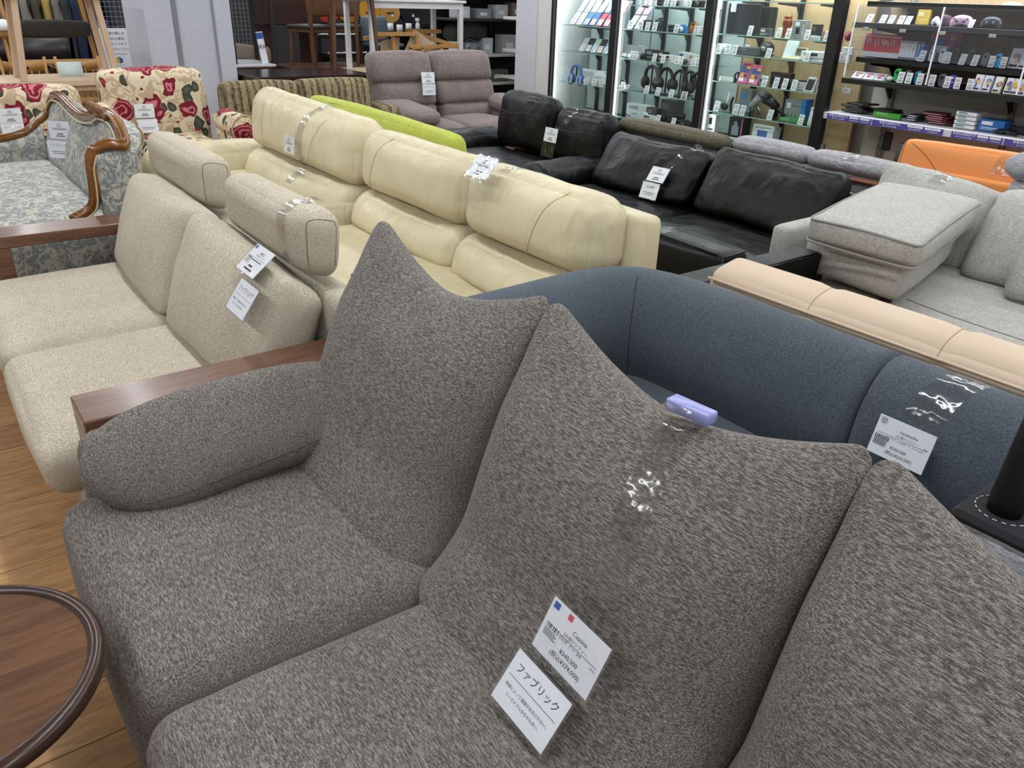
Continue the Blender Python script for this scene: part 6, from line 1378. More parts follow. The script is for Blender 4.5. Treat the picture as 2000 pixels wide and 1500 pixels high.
        P('buttons', join(*[ball((a*w_*.2, 0, h*.42+b*w_*.2), w_*.075, .004, w_*.075, 5) for a, b in ((0, 1), (0, -1), (1, 0), (-1, 0))]), m2, sm_f=True); P('square_button', box(-w_*.05, w_*.1, -.002, 0, h*.18, h*.23), m2)
    elif kind == 'lite':
        P('shell', slab(w_, h, .014, .3), m1); P('stick', ball((0, 0, h*.75), w_*.18, .006, w_*.18, 6), m2, sm_f=True); P('direction_pad', join(box(-w_*.25, w_*.25, -.003, 0, h*.40, h*.46), box(-w_*.06, w_*.06, -.003, 0, h*.33, h*.53)), m2)
    elif kind == 'cartridge':
        for k in range(4):
            c = P('sleeve', box(-w_*.5+.01*k, w_*.4+.01*k, .012*k, .012*k+.008, .006*k, h*1.3+.006*k), plain(['#dfe3ea', '#cfd5de', '#e6e9ef', '#d8dde6'][k], .3)); 
        P('print', join(bar(w_, h*.3, h*.65, -.25, .05, -.001), bar(w_, h*.8, h*1.1, -.35, .25, -.001)), m2)
    elif kind == 'casepile':
        vr = random.Random(int(y*991)); n = max(3, int(h/.016))
        for k in range(n):
            a = (vr.random()-.5)*.5; s = (vr.random()-.5)*w_*.25
            c = P('game_case', xf(box(-w_*.36, w_*.36, 0, .13, 0, .013, .002), Matrix.Translation((s, 0, .0145*k+.004)) @ Matrix.Rotation(a, 4, 'Z') @ Matrix.Rotation((vr.random()-.5)*.06, 4, 'Y')), m1 if k % 3 else plain(c1, .2, 0, .7))
            P('edge_print', xf(box(-w_*.3, w_*.2, -.001, 0, .003, .009), Matrix.Translation((s, 0, .0145*k+.004)) @ Matrix.Rotation(a, 4, 'Z')), m2, c)
    return t
for (kind, sh, x, y, z, w_, h, d, c1, c2, lean, rz, label) in ITEMS:
    make_item(kind, x, y, z, w_, h, d, c1, c2, lean, rz, label)
# sloping phone stands in the left cabinet
PC = ['#e9e9ec', '#c23b4a', '#d8dbe2', '#3d66b0', '#2a2b30', '#e4dfd6', '#7f6fb5', '#cfe3dd', '#b53440', '#dfe3e8', '#4a7fc8', '#e8c9cf']
def phone_rows(y0, y1, z, cols, rows, label, x0=6.08, ang=R(50), pw=.075, ph=.15, order='', dark=False):
    t = thing('sloping_phone_stand', label, 'display stand', (x0, (y0+y1)/2, z), R(-90), None, True)
    L = y1-y0; Hh = rows*(ph+.012)
    Lm = Matrix.Rotation(-(R(90)-ang), 4, 'X')
    obj('board', xf(box(-L/2, L/2, .0, .006, 0, Hh), Lm), M_['acrylic'], t, False)
    obj('foot_lip', box(-L/2, L/2, -.012, .0, 0, .012), M_['acrylic'], t, False)
    k = 0
    for r_ in range(rows):
        for c_ in range(cols):
            cx = -L/2+L*(c_+.5)/cols; z0 = .004+r_*(ph+.012)
            base = V((0, 0, 0))
            yy = (y0+y1)/2-cx
            p = thing('smartphone', ['leftmost', 'second', 'third', 'fourth', 'fifth', 'sixth', 'seventh'][c_]+(' from the left' if c_ else '')+' phone, '+(['front', 'middle', 'rear'][r_]+' row' if rows > 1 else 'single row')+' of the '+order, 'phone', (x0, yy, z), R(-90), 'phones on the sloping stands', True)
            col = PC[(k*5+3*r_) % len(PC)] if not dark else ['#b9bdbd', '#26272a', '#a9c2b4', '#1f2024', '#8d95b5', '#6d6d72'][c_ % 6]
            def Q(n_, vf, m): return obj(n_, xf(vf, Lm @ Matrix.Translation((0, -.001, z0))), m, p, False)
            Q('body', xf(slab(pw, ph, .008, .12), Matrix.Translation((0, -.008, 0))), plain(col, .3))
            Q('price_label', box(-pw*.44, pw*.44, -.0095, -.0085, ph*.04, ph*.5), M_['paper'])
            Q('label_print', join(box(-pw*.4, pw*.4, -.0105, -.0095, ph*.40, ph*.44), box(-pw*.4, pw*.3, -.0105, -.0095, ph*.30, ph*.33), box(-pw*.4, pw*.35, -.0105, -.0095, ph*.20, ph*.24), box(-pw*.4, pw*.1, -.0105, -.0095, ph*.08, ph*.13)), [M_['redink'], M_['grayink'], M_['blueink']][k % 3])
            k += 1
phone_rows(6.42, 7.16, 1.331, 7, 3, 'clear sloping stand filled with three rows of phones in the left cabinet', order='upper stand in the left cabinet')
phone_rows(6.42, 6.98, 1.071, 6, 1, 'clear sloping stand holding one row of phones in the left cabinet', order='lower stand in the left cabinet', pw=.085, ph=.16, dark=True, ang=R(55))
phone_rows(6.07, 6.28, 1.331, 2, 3, 'narrow clear phone stand at the left end of the headphone cabinet', order='narrow stand in the headphone cabinet')
# ---------------------------------------------------------------- far end of the shop
p_ = struct('wall_pillar', join(box(2.20, 2.46, 9.0, 9.86, 0, CEIL, .006), box(2.47, 2.95, 9.03, 9.86, 0, CEIL), box(2.88, 3.05, 9.0, 9.86, 0, CEIL, .006)), plain('#c2c5d2', .55), label='square lilac white pillar between the stacked tables')
obj('joint_strip', box(2.455, 2.515, 9.015, 9.04, 0, CEIL), plain('#83868f', .5), p_, False)
obj('joint_strip', box(2.872, 2.882, 8.998, 9.02, 0, CEIL), plain('#9fa2ab', .5), p_, False)
def table(label, x0, x1, y0, y1, z0, z1, top_m, leg_m, legw=.05, thick=.03, splay=0.0, apron=.0, name='dining_table', rnd=0.0, taper=1.0, legs=None):
    t = thing(name, label, 'table', ((x0+x1)/2, (y0+y1)/2, z0))
    if rnd:
        pts = [(x0, y0), (x1-rnd, y0), (x1-rnd*.2, y0+rnd*.5), (x1, y0+rnd*1.3), (x1, y1), (x0, y1)]
        obj('table_top', prism(pts, thick, Matrix.Translation((0, 0, z1-thick))), top_m, t, False)
    else: obj('table_top', box(x0, x1, y0, y1, z1-thick, z1, .006), top_m, t, False)
    for i, (x, y) in enumerate(((x0, y0), (x1, y0), (x1, y1), (x0, y1))):
        if legs and i not in legs: continue
        sx = 1 if x == x0 else -1; sy = 1 if y == y0 else -1
        obj('leg', beam((x+sx*(legw+splay), y+sy*(legw+splay*.5), z1-thick), (x+sx*legw, y+sy*legw, z0), legw, legw, .004, (1, 0, 0), taper), leg_m, t, False)
    if apron:
        obj('apron', box(x0+legw, x1-legw, y0+legw*.6, y0+legw*.6+.02, z1-thick-apron, z1-thick), leg_m, t, False)
    return t
table('pale oak dining table behind the floral chairs, a smaller table standing on it', .2, 2.17, 8.93, 9.68, 0, .745, M_['oak'], M_['oak_z'], .07, .045, rnd=.12, apron=.05)
table('pale oak table with tapering splayed legs standing on the oak dining table', .99, 1.91, 8.95, 9.5, .745, 1.50, M_['oak'], M_['oak_z'], .055, .03, splay=.07, apron=.0)
def spindle(x0, x1, y, label, z0=0.0):
    t = thing('spindle_chair', label, 'chair', ((x0+x1)/2, y, z0), 0, 'oak spindle chairs')
    ck = M_['chair_oak']
    for x, s in ((x0, -1), (x1, 1)): obj('back_post', tube([(x-s*.03, y-.02, z0), (x-s*.02, y, z0+.44), (x, y+.07, z0+.875)], .016, 8), ck, t)
    n = 9; pts = [V((lerp(x0, x1, i/n), y+.06+.05*math.sin(math.pi*i/n), z0+.80-.035*math.sin(math.pi*i/n))) for i in range(n+1)]
    v = []; f = []
    for p in pts: v += [p+V((0, 0, -.05)), p+V((0, .018, -.05)), p+V((0, .018, .05)), p+V((0, 0, .05))]
    for i in range(n):
        for k in range(4): f.append([i*4+k, i*4+(k+1) % 4, i*4+4+(k+1) % 4, i*4+4+k])
    r_ = obj('crest_rail', (v, f), ck, t); mid = pts[5]
    obj('handle_slot', soft(.05, .004, .014, .013, (8, 2, 4), fn=lambda p, u: p+mid+V((-.02, -.004, -.0))), plain('#5b3f22', .8), r_)
    for i in range(1, 6):
        x = lerp(x0, x1, i/6); obj('spindle', tube([(lerp(x0+.04, x1-.04, i/6), y, z0+.46), (x, y+.07+.04*math.sin(math.pi*i/6), z0+.74)], .007, 6), ck, t)
    obj('seat', pad([(x0-.0, z0+.43), (x0, z0+.46), (x1, z0+.46), (x1, z0+.43)], y-.42, None, y+.03, r=.02, n=(6, 6, 4)), ck, t)
    for x in (x0+.03, x1-.03): obj('leg', tube([(x, y-.38, z0+.44), (x, y-.4, z0)], [.018, .013], 8), ck, t)
spindle(.99, 1.40, 10.02, 'oak spindle-back chair behind the oak table, left of the two')
spindle(1.50, 1.92, 10.02, 'oak spindle-back chair behind the oak table, right of the two')
o = obj('notice_card', xf(box(-.11, .11, 0, .004, 0, .135), Matrix.Translation((1.51, 9.35, .747)) @ Matrix.Rotation(-.25, 4, 'X')), M_['mint']); tag(o, 'blank pale green notice card leaning on the oak dining table', 'card')
# sofa-green padded bench chair and stool on the white tables behind
table('white topped table beside the pillar carrying the shop notice', 1.55, 2.62, 10.25, 11.0, 0, .74, plain('#d7dbe0', .3), M_['brown_wood'], .06, .03, apron=.12, name='white_top_table')
table('dark legged table whose slanting legs stand on the white topped table', 2.02, 2.60, 10.45, 10.95, .74, 1.52, plain('#33363b', .4), plain('#2f343a', .5), .045, .03, splay=-.10, name='black_table')
t = thing('shop_notice', 'white standing notice with black Japanese lines and a small cube emblem', 'sign', (2.0, 10.28, .74))
sg = frame((2.175, 10.325, .94), (1, 0, 0), (0, .18, 1))
obj('panel', xf(box(-.15, .15, -.20, .20, 0, .004), sg), plain('#eceff2', .4), t, False)
obj('foot', box(2.03, 2.32, 10.27, 10.40, .741, .747), M_['acrylic'], t, False)
for k, l_ in enumerate(('家具の購入を', 'ご検討の場合、', 'スタッフまで', 'お声がけください')):
    text(l_, .034, sg @ Matrix.Translation((.01, .145-.055*k, .0052)), t, M_['ink'])
obj('rule_line', xf(box(-.11, .11, -.068, -.065, .004, .005), sg), M_['ink'], t, False)
for pts, c in (([(0, -.105), (.035, -.115), (.035, -.155), (0, -.165)], '#3a5fae'), ([(0, -.105), (-.035, -.115), (-.035, -.155), (0, -.165)], '#d8b83c'), ([(0, -.105), (.035, -.115), (0, -.092), (-.035, -.115)], '#3f9a5c')):
    obj('cube_emblem', prism(pts, .001, sg @ Matrix.Translation((0, 0, .004))), plain(c, .4), t, False)
text('トレファク', .022, sg @ Matrix.Translation((0, -.182, .0052)), t, M_['ink'])
t = thing('padded_chair', 'oak chair with a wide dark olive padded backrest on the rear tables', 'chair', (1.6, 10.6, .74))
obj('backrest', pad([(1.17, 1.04), (1.17, 1.19), (1.985, 1.19), (1.985, 1.04)], 10.62, None, 10.70, r=.02, n=(12, 4, 6)), fabric('olive_pad', '#2b2a26', '#3b3933', '#4a4841', 300), t)
for x in (1.20, 1.985): obj('post', beam((x+.04, 10.74, .74), (x-.03, 10.72, 1.5), .05, .04, .004, (1, 0, 0)), M_['chair_oak'], t, False)
obj('seat', box(1.2, 2.02, 10.42, 10.74, .76, .80, .01), M_['chair_oak'], t, False)
t = thing('round_stool', 'stool with a white domed seat and oak legs, top left corner', 'stool', (1.0, 10.3, .0))
obj('seat', lathe([(.02, 1.23), (.15, 1.22), (.21, 1.17), (.215, 1.13), (.20, 1.12)][::-1], (1.0, 10.3, 0), 28), plain('#e4e4e2', .6), t)
obj('seat_ring', lathe([(.18, 1.06), (.19, 1.115), (.18, 1.12)], (1.0, 10.3, 0), 28), M_['chair_oak'], t)
for a in (.5, 2.1, 3.7, 5.3): obj('leg', tube([(1.0+.15*math.cos(a), 10.3+.15*math.sin(a), 1.08), (1.0+.24*math.cos(a), 10.3+.24*math.sin(a), 0)], .018, 8), M_['chair_oak'], t)
obj('footrest', tube([(1.0+.2*math.cos(a), 10.3+.2*math.sin(a), .55) for a in [k/16*6.283 for k in range(16)]], .01, 6, closed=True), M_['chair_oak'], t)
t = thing('black_armchair', 'black leather armchair with a curved low back behind the spindle chairs', 'chair', (1.47, 11.4, 0))
n = 12; arc = [V((1.47+.42*math.cos(a), 11.55+.30*math.sin(a), 0)) for a in [R(-10+200*i/n) for i in range(n+1)]]
v, f = [], []
for p in arc:
    for z, o_ in ((.62, 0), (.98, .04), (.98, .09), (.62, .07)): v.append(p+V((o_*(p.x-1.47)*2, o_, z)))
for i in range(n):
    for k in range(4): f.append([i*4+k, i*4+(k+1) % 4, i*4+4+(k+1) % 4, i*4+4+k])
obj('backrest', (v, f), plain('#1a1517', .4), t); obj('seat', pad([(1.12, .38), (1.12, .48), (1.82, .48), (1.82, .38)], 11.25, None, 11.8, r=.04, n=(6, 6, 4)), plain('#2b1a18', .4), t)
for x in (1.15, 1.79):
    for y in (11.3, 11.75): obj('leg', beam((x, y, .4), (x, y, 0), .05), plain('#1d1718', .5), t, False)
# clothes rail
t = thing('clothes_rail', 'steel clothes rail at the far left with jackets hanging from it', 'rail', (1.9, 12.5, 0))
obj('bar', tube([(1.0, 12.5, 1.62), (2.95, 12.5, 1.62)], .014, 10), M_['chrome'], t)
for x in (1.0, 2.95): obj('upright', tube([(x, 12.5, 0), (x, 12.5, 1.62)], .016, 10), M_['chrome'], t)
CLO = [(1.20, '#2b2d33', 'dark slate'), (1.35, '#5d5f5e', 'mid grey'), (1.50, '#33322f', 'charcoal'), (1.63, '#8a887c', 'stone grey'), (1.76, '#4a483c', 'dark olive'), (1.88, '#b39a56', 'mustard yellow'), (1.99, '#7c7a74', 'warm grey'), (2.08, '#3a3c42', 'graphite'), (2.20, '#20304e', 'navy blue'), (2.33, '#1b2740', 'dark navy'), (2.46, '#23314f', 'indigo'), (2.60, '#191d29', 'near black')]
for k, (x, c, nm) in enumerate(CLO):
    t = thing('hanging_jacket', nm+' jacket hanging on the far clothes rail', 'jacket', (x, 12.5, .5), 0, 'jackets on the clothes rail')
    obj('body', soft(.046, .25, .50, .04, (6, 10, 10), (.012, .02, 0), (lambda xx: lambda p, u: V((xx+p.x*(1-.4*max(0, u[2]))+.02*math.sin(u[2]*3+xx*9), 12.5+p.y*(1-.35*max(0, u[2])**2), 1.02+p.z)))(x), .015, 5, k), plain(c, .85), t)
    obj('sleeve', soft(.04, .06, .38, .04, (4, 4, 8), (0, 0, 0), (lambda xx: lambda p, u: V((xx-.035+p.x, 12.29+p.y-.02*u[2], 1.02+p.z)))(x), .01, 6, k), plain(c, .85), t)
    obj('hanger', tube(catmull([(x, 12.3, 1.48), (x, 12.5, 1.56), (x, 12.5, 1.62), (x, 12.52, 1.64)], 4), .004, 5), M_['black'], t)
    if nm == 'stone grey': obj('price_tag', box(x-.1, x-.04, 12.215, 12.218, .86, .98), M_['paper'], t, False)
def grid(label, x0, x1, y, z0, z1, step=.05):
    t = thing('wire_grid_panel', label, 'grid panel', ((x0+x1)/2, y, z0))
    n = int((x1-x0)/step); m = int((z1-z0)/step); gm = plain('#aab0b6', .4)
    obj('frame', tube([(x0, y, z0), (x1, y, z0), (x1, y, z1), (x0, y, z1)], .006, 6, closed=True), gm, t)
    for i in range(1, n): obj('upright_wire', box(x0+i*step-.0014, x0+i*step+.0014, y-.0014, y+.0014, z0, z1), gm, t, False)
    for i in range(1, m): obj('cross_wire', box(x0, x1, y-.006, y-.002, z0+i*step-.0014, z0+i*step+.0014), gm, t, False)
grid('white wire grid panel left of the lilac pillar', 2.28, 2.86, 11.6, .0, 1.7, .055)
grid('white wire grid panel right of the lilac pillar', 4.0, 4.42, 11.9, .0, 1.7, .055)
grid('white wire grid panel hidden partly behind the wicker basket', 3.45, 3.85, 11.95, .0, 1.7, .055)
for k, (x, c) in enumerate(((2.34, '#2b3f6b'), (2.5, '#7a2f38'), (2.66, '#2d2d31'), (2.78, '#54413a'))):
    o = obj('hung_bag', soft(.06, .05, .16, .03, (6, 6, 8), (.0, .01, .0), lambda p, u: V((x+p.x, 11.655+p.y, 1.02+p.z-.1*(k % 2))), .002, 9), plain(c, .8)); tag(o, ['navy', 'maroon', 'black', 'brown'][k]+' bag hanging behind the wire grid left of the pillar', 'bag')
# ---- right of the pillar
table('white topped table right of the pillar with brown apron', 3.12, 3.95, 10.2, 11.0, 0, .74, plain('#d7dbe0', .3), M_['brown_wood'], .06, .03, apron=.12, name='white_top_table')
table('black legged table stacked on the white table right of the pillar', 3.42, 4.02, 10.22, 10.95, .74, 1.56, plain('#2d2f33', .4), plain('#1c1d20', .5), .045, .03, name='black_table')
t = thing('wicker_basket', 'tall dark wicker basket beside the pillar', 'basket', (3.32, 10.45, .741))
wk = plain('#2a211c', .8)
for k in range(12): obj('woven_band', join(box(3.20, 3.44, 10.33, 10.57, .742+.045*k, .742+.045*k+.038, .012)), wk, t, False)
t = thing('leaflet', 'blue and white leaflet standing at the black table leg', 'leaflet', (3.86, 10.3, .74))
obj('sheet', beam((3.86, 10.32, .742), (3.83, 10.36, 1.10), .085, .003, .0, (0, 1, 0)), M_['paper'], t, False)
obj('blue_head', beam((3.833, 10.352, 1.02), (3.829, 10.357, 1.09), .086, .005, .0, (0, 1, 0)), M_['blueink'], t, False)
text('家具', .05, frame((3.845, 10.33, .93), (1, 0, 0), (0, .1, 1)), t, M_['ink'])
table('dark glossy brown table directly behind the striped sofa', 3.09, 4.38, 8.5, 9.35, 0, .765, plain('#2c2322', .18), M_['darkbrown'], .07, .03, apron=.06)
table('brown topped table carrying stacked brown chairs', 4.15, 5.3, 9.95, 10.8, 0, .70, M_['brown_wood'], M_['brown_wood'], .06, .03, apron=.08)
def brown_chair(x, y, z0, label, rz=0):
    t = thing('brown_chair', label, 'chair', (x, y, z0), rz, 'brown chairs on the table', True)
    bw = M_['brown_wood']
    obj('seat', soft(.21, .21, .025, .02, (8, 8, 4), (0, 0, .01), lambda p, u: p+V((0, 0, .46))), plain('#26211f', .5), t)
    obj('seat_frame', box(-.2, .2, -.2, .2, .40, .44, .006), bw, t, False)
    for sx in (-1, 1):
        obj('leg', beam((sx*.17, -.17, .42), (sx*.19, -.19, 0), .045, .045), bw, t, False)
        obj('leg', beam((sx*.17, .17, .85), (sx*.17, .21, 0), .045, .045), bw, t, False)
    obj('backrest', pad([(-.2, .60), (-.2, .86), (.2, .86), (.2, .60)], .16, None, .20, r=.015, n=(8, 4, 6)), bw, t)
brown_chair(4.48, 10.3, .70, 'brown chair with black pad on the brown table, nearest the wire grid', R(200))
brown_chair(5.02, 10.45, .70, 'brown chair turned away on the brown table, beside the white frame', R(150))
t = thing('brown_cabinet', 'dark brown board cabinet standing behind the stacked brown chairs', 'cabinet', (4.5, 11.2, 0))
obj('body', box(4.15, 4.95, 11.0, 11.5, 1.15, 1.62, .01), M_['darkbrown'], t, False); obj('foot', box(4.2, 4.3, 11.05, 11.45, 0, 1.15), M_['darkbrown'], t, False); obj('foot', box(4.8, 4.9, 11.05, 11.45, 0, 1.15), M_['darkbrown'], t, False)
table('pale oak table behind the taupe recliner with furniture piled on it', 4.42, 5.85, 8.85, 9.75, 0, .72, M_['oak'], M_['oak_z'], .06, .04, apron=.04)
table('white painted table standing on the oak table behind the recliner', 4.58, 5.90, 8.88, 9.62, .72, 1.515, plain('#e6e7e8', .5), plain('#dfe0e2', .5), .055, .03, apron=.065, name='white_table')
table('tall walnut legged table stacked beside the white table', 4.02, 4.66, 8.72, 9.30, .768, 1.56, M_['brown_wood'], M_['brown_wood'], .042, .03, splay=.05, name='walnut_table', legs=(0, 1), taper=.7)
t = thing('oak_lounge_chair', 'oak lounge chair with cream panels lying on the table behind the recliner', 'chair', (5.3, 9.3, .72))
ck = M_['chair_oak']
for p, q in (((4.75, 9.05, 1.14), (5.28, 9.05, 1.14)), ((5.28, 9.02, .73), (5.28, 9.02, 1.14)), ((5.12, 8.95, 1.0), (5.82, 8.95, 1.01)), ((5.14, 8.95, .73), (5.14, 8.95, 1.0)), ((5.30, 8.95, .73), (5.30, 8.95, 1.0)), ((5.57, 8.95, .73), (5.57, 8.95, 1.0)), ((5.35, 9.4, 1.16), (5.85, 9.4, 1.15)), ((5.45, 9.4, 1.14), (5.82, 8.98, 1.0)), ((4.72, 9.3, 1.08), (5.1, 9.5, 1.1)), ((5.0, 9.1, .73), (5.0, 9.1, 1.12))):
    obj('rail', beam(p, q, .045, .045, .004), ck, t, False)
obj('cream_panel', hexa([(5.04, 9.1, .74), (5.56, 9.0, .74), (5.56, 9.03, .74), (5.04, 9.13, .74), (5.30, 9.1, 1.19), (5.56, 9.0, 1.0), (5.56, 9.03, 1.0), (5.30, 9.13, 1.19)]), plain('#b9a78d', .8), t, False)
obj('cream_panel', hexa([(4.85, 9.2, .74), (5.05, 9.12, .74), (5.05, 9.15, .74), (4.85, 9.23, .74), (4.90, 9.2, 1.05), (5.1, 9.12, 1.10), (5.1, 9.15, 1.10), (4.90, 9.23, 1.05)]), plain('#a8967c', .8), t, False)
t = thing('grey_shell_chair', 'blue grey plastic shell chair back behind the oak lounge chair', 'chair', (5.45, 10.4, 0))
obj('shell', soft(.21, .03, .16, .028, (10, 4, 8), (0, .01, 0), lambda p, u: V((5.45+p.x*(1-.12*(u[2] > 0)*u[2]), 10.4+p.y+.05*u[0]**2, 1.13+p.z))), plain('#5a6672', .5), t)
obj('seat', soft(.21, .2, .02, .02, (8, 8, 4), fn=lambda p, u: V((5.45+p.x, 10.2+p.y, .95+p.z))), plain('#5a6672', .5), t)
for sx in (-1, 1):
    for sy in (-1, 1): obj('leg', tube([(5.45+sx*.15, 10.2+sy*.15, .95), (5.45+sx*.2, 10.2+sy*.2, 0)], .012, 6), M_['chrome'], t)
t = thing('cream_shell_chair', 'pale beige shell chair back low behind the brown chairs', 'chair', (4.02, 11.2, 0))
obj('shell', soft(.26, .03, .10, .028, (10, 4, 6), fn=lambda p, u: V((4.02+p.x, 11.05+p.y+.05*u[0]**2, .80+p.z-.03*u[0]))), plain('#9a8a7a', .6), t)
for sx in (-1, 1): obj('leg', tube([(4.02+sx*.2, 11.1, .75), (4.02+sx*.22, 11.15, 0)], .012, 6), M_['black'], t)
for k, (x, y, z) in enumerate(((5.6, 11.35, 1.02), (5.6, 11.0, .80))):
    t = thing('digital_piano', ['upper', 'lower'][k]+' black digital piano seen between the stacked tables', 'piano', (x, y, 0))
    obj('body', box(x-.65, x+.65, y-.15, y+.15, z-.05, z, .01), M_['black'], t, False); obj('keys', box(x-.6, x+.6, y-.152, y-.02, z, z+.012), M_['white'], t, False)
    obj('black_keys', join(*[box(x-.58+.034*i, x-.565+.034*i, y-.09, y-.02, z+.012, z+.02) for i in range(35) if i % 7 not in (2, 6)]), M_['black'], t, False)
    for sx in (-1, 1): obj('leg', box(x+sx*.6-.02, x+sx*.6+.02, y-.12, y+.12, 0, z-.05), M_['black'], t, False)
# guitars
def guitar(x, y, z, c, label):
    t = thing('acoustic_guitar', label, 'guitar', (x, y, z), 0, 'guitars on the far wall', True)
    outl = []
    for i in range(40):
        a = i/40*6.283; zz = -math.cos(a); r = .17+.03*(-zz) - .055*math.exp(-((zz-.15)/.28)**2)
        outl.append((r*math.sin(a)/max(.35, 1)*1.0 if True else 0, .25+.25*zz))
    pts = []
    for i in range(24):
        zz = i/23; wd = interp([(0, .0), (.04, .09), (.12, .155), (.28, .19), (.42, .18), (.58, .125), (.72, .135), (.86, .14), (.95, .09), (1, .0)], zz); pts.append((wd, zz*.49))
    poly = pts+[(-a, b) for a, b in pts[-2:0:-1]]
    fr = frame((0, 0, 0), (1, 0, 0), (0, 0, 1))
    obj('body', prism(poly, .09, frame((0, .09, 0), (1, 0, 0), (0, 0, 1))), plain(c, .3), t, False)
    obj('sound_hole', xf(lathe([(.048, 0), (.048, .002)], (0, 0, 0), 20), frame((0, -.0, .32), (1, 0, 0), (0, 0, 1))), M_['black'], t, False)
    obj('bridge', box(-.07, .07, -.008, 0, .14, .165, .002), plain('#33231a', .5), t, False); obj('neck', box(-.026, .026, -.012, .02, .36, .95, .004), plain('#4a2f1c', .4), t, False)
    obj('price_tag', box(.02, .06, -.004, -.002, .10, .15), M_['paper'], t, False)
for x, c, l in ((5.98, '#b3352c', 'red acoustic guitar on the far wall'), (6.34, '#b06f2c', 'amber acoustic guitar on the far wall'), (6.72, '#d39a3a', 'honey yellow acoustic guitar on the far wall'), (7.10, '#c99a55', 'natural spruce acoustic guitar on the far wall, rightmost'), (7.5, '#22242a', 'black acoustic guitar on the far wall')):
    guitar(x, 13.0, 1.10, c, l)
t = thing('guitar_rack', 'low dark rack under the row of guitars', 'rack', (6.6, 13.1, 0)); obj('shelf', box(5.7, 8.0, 12.95, 13.3, 1.04, 1.095), M_['black'], t, False); obj('foot', box(5.7, 5.8, 12.95, 13.3, 0, 1.04), M_['black'], t, False); obj('foot', box(7.9, 8.0, 12.95, 13.3, 0, 1.04), M_['black'], t, False)
# stocked shelves behind the recliner
t = thing('stock_shelving', 'dark stock shelving with white shelf ends left of the column', 'shelving', (7.0, 9.6, 0))
for z in (.50, .86, 1.30, 1.62):
    obj('shelf', box(6.05, 8.0, 9.45, 9.95, z-.03, z, .004), plain('#26272a', .5) if z in (1.30, 1.62) else plain('#c9c9c4', .5), t, False)
for x in (6.05, 7.0, 7.95): obj('upright', box(x-.02, x+.02, 9.93, 9.97, 0, 1.9), M_['black'], t, False)
obj('back_panel', box(6.05, 8.0, 9.97, 9.99, 0, 1.9), plain('#1c1c1f', .7), t, False)
t = thing('end_shelving', 'white gondola end shelves against the column', 'shelving', (6.8, 8.9, 0))
obj('back_panel', box(7.12, 7.15, 8.45, 9.3, 0, 1.9), plain('#d4d4d6', .5), t, False)
for z in (.62, .95, 1.34):
    obj('shelf', box(6.72, 7.12, 8.5, 9.25, z-.035, z, .004), plain('#dcdcd8', .5), t, False)
    obj('bracket', prism([(0, 0), (.36, 0), (.36, -.02), (.08, -.06), (0, -.2)], .01, frame((7.12, 8.52, z-.036), (-1, 0, 0), (0, 0, 1))), plain('#dcdcd8', .5), t, False)
STK = [(6.15, 9.55, .86, .12, .14, .16, '#e2e4e6', 'white router box on the stock shelves'), (6.62, 9.55, .86, .16, .2, .2, '#c9ced2', 'pale grey carton on the stock shelves'), (6.95, 9.55, .86, .24, .2, .24, '#b9bdc0', 'wide grey carton on the stock shelves'),
       (6.2, 9.55, 1.30, .2, .2, .14, '#d9dcdf', 'white projector box on the upper stock shelf'), (6.52, 9.55, 1.30, .22, .2, .12, '#9aa0a3', 'grey appliance box on the upper stock shelf'), (6.82, 9.55, 1.30, .2, .2, .17, '#caced1', 'clear bottle crate on the upper stock shelf'), (7.1, 9.55, 1.30, .16, .2, .2, '#8c7f70', 'brown parcel on the upper stock shelf'),
       (6.3, 9.55, .50, .3, .2, .22, '#3a2b2d', 'dark maroon crate on the lower stock shelf'), (6.75, 9.55, .50, .3, .2, .16, '#5a6a5a', 'dull green crate on the lower stock shelf'), (6.9, 8.9, .62, .14, .16, .13, '#e6e6e4', 'small white carton on the end shelves'), (6.92, 8.9, 1.34, .2, .3, .25, '#23252b', 'black printer on the top end shelf'), (6.95, 8.75, .95, .2, .3, .12, '#2b3a34', 'dark green tool case on the end shelf')]
for x, y, z, w_, d_, h_, c, l in STK:
    t = thing('stock_box', l, 'box', (x+w_/2, y+d_/2, z)); obj('carton', box(x, x+w_, y, y+d_, z+.001, z+h_, .004), plain(c, .5), t, False); obj('label_patch', box(x+w_*.2, x+w_*.7, y-.001, y, z+h_*.3, z+h_*.6), M_['paper'], t, False); obj('lid_seam', box(x, x+w_, y-.0012, y, z+h_*.85, z+h_*.86), M_['grayink'], t, False)
t = thing('boombox_radio', 'rounded silver portable radio on the stock shelves', 'radio', (6.42, 9.6, .86))
obj('body', soft(.12, .09, .075, .06, (10, 8, 8), (0, 0, 0), lambda p, u: p+V((6.45, 9.62, .937))), plain('#9aa0a6', .35, .3), t)
for s in (-1, 1): obj('speaker_disc', xf(lathe([(.035, 0), (.03, .006)], (0, 0, 0), 16), frame((6.45+s*.07, 9.535, .93), (1, 0, 0), (0, 0, 1))), plain('#6a6e73', .5), t)
obj('handle', tube(catmull([(6.36, 9.62, .99), (6.40, 9.62, 1.03), (6.50, 9.62, 1.03), (6.54, 9.62, .99)], 5), .006, 6), plain('#8a8f94', .4), t)
t = thing('duffel_bag', 'crumpled dark olive duffel bag on the stock shelves', 'bag', (6.5, 9.6, 1.06))
obj('body', soft(.3, .15, .10, .07, (12, 8, 6), (0, 0, .02), lambda p, u: V((6.45+p.x, 9.72+p.y, 1.16+p.z-.05*abs(u[0]))), .03, 6), plain('#3a3b36', .9), t); obj('strap', tube(catmull([(6.25, 9.6, 1.2), (6.45, 9.58, 1.27), (6.65, 9.6, 1.2)], 5), .01, 6), M_['black'], t)
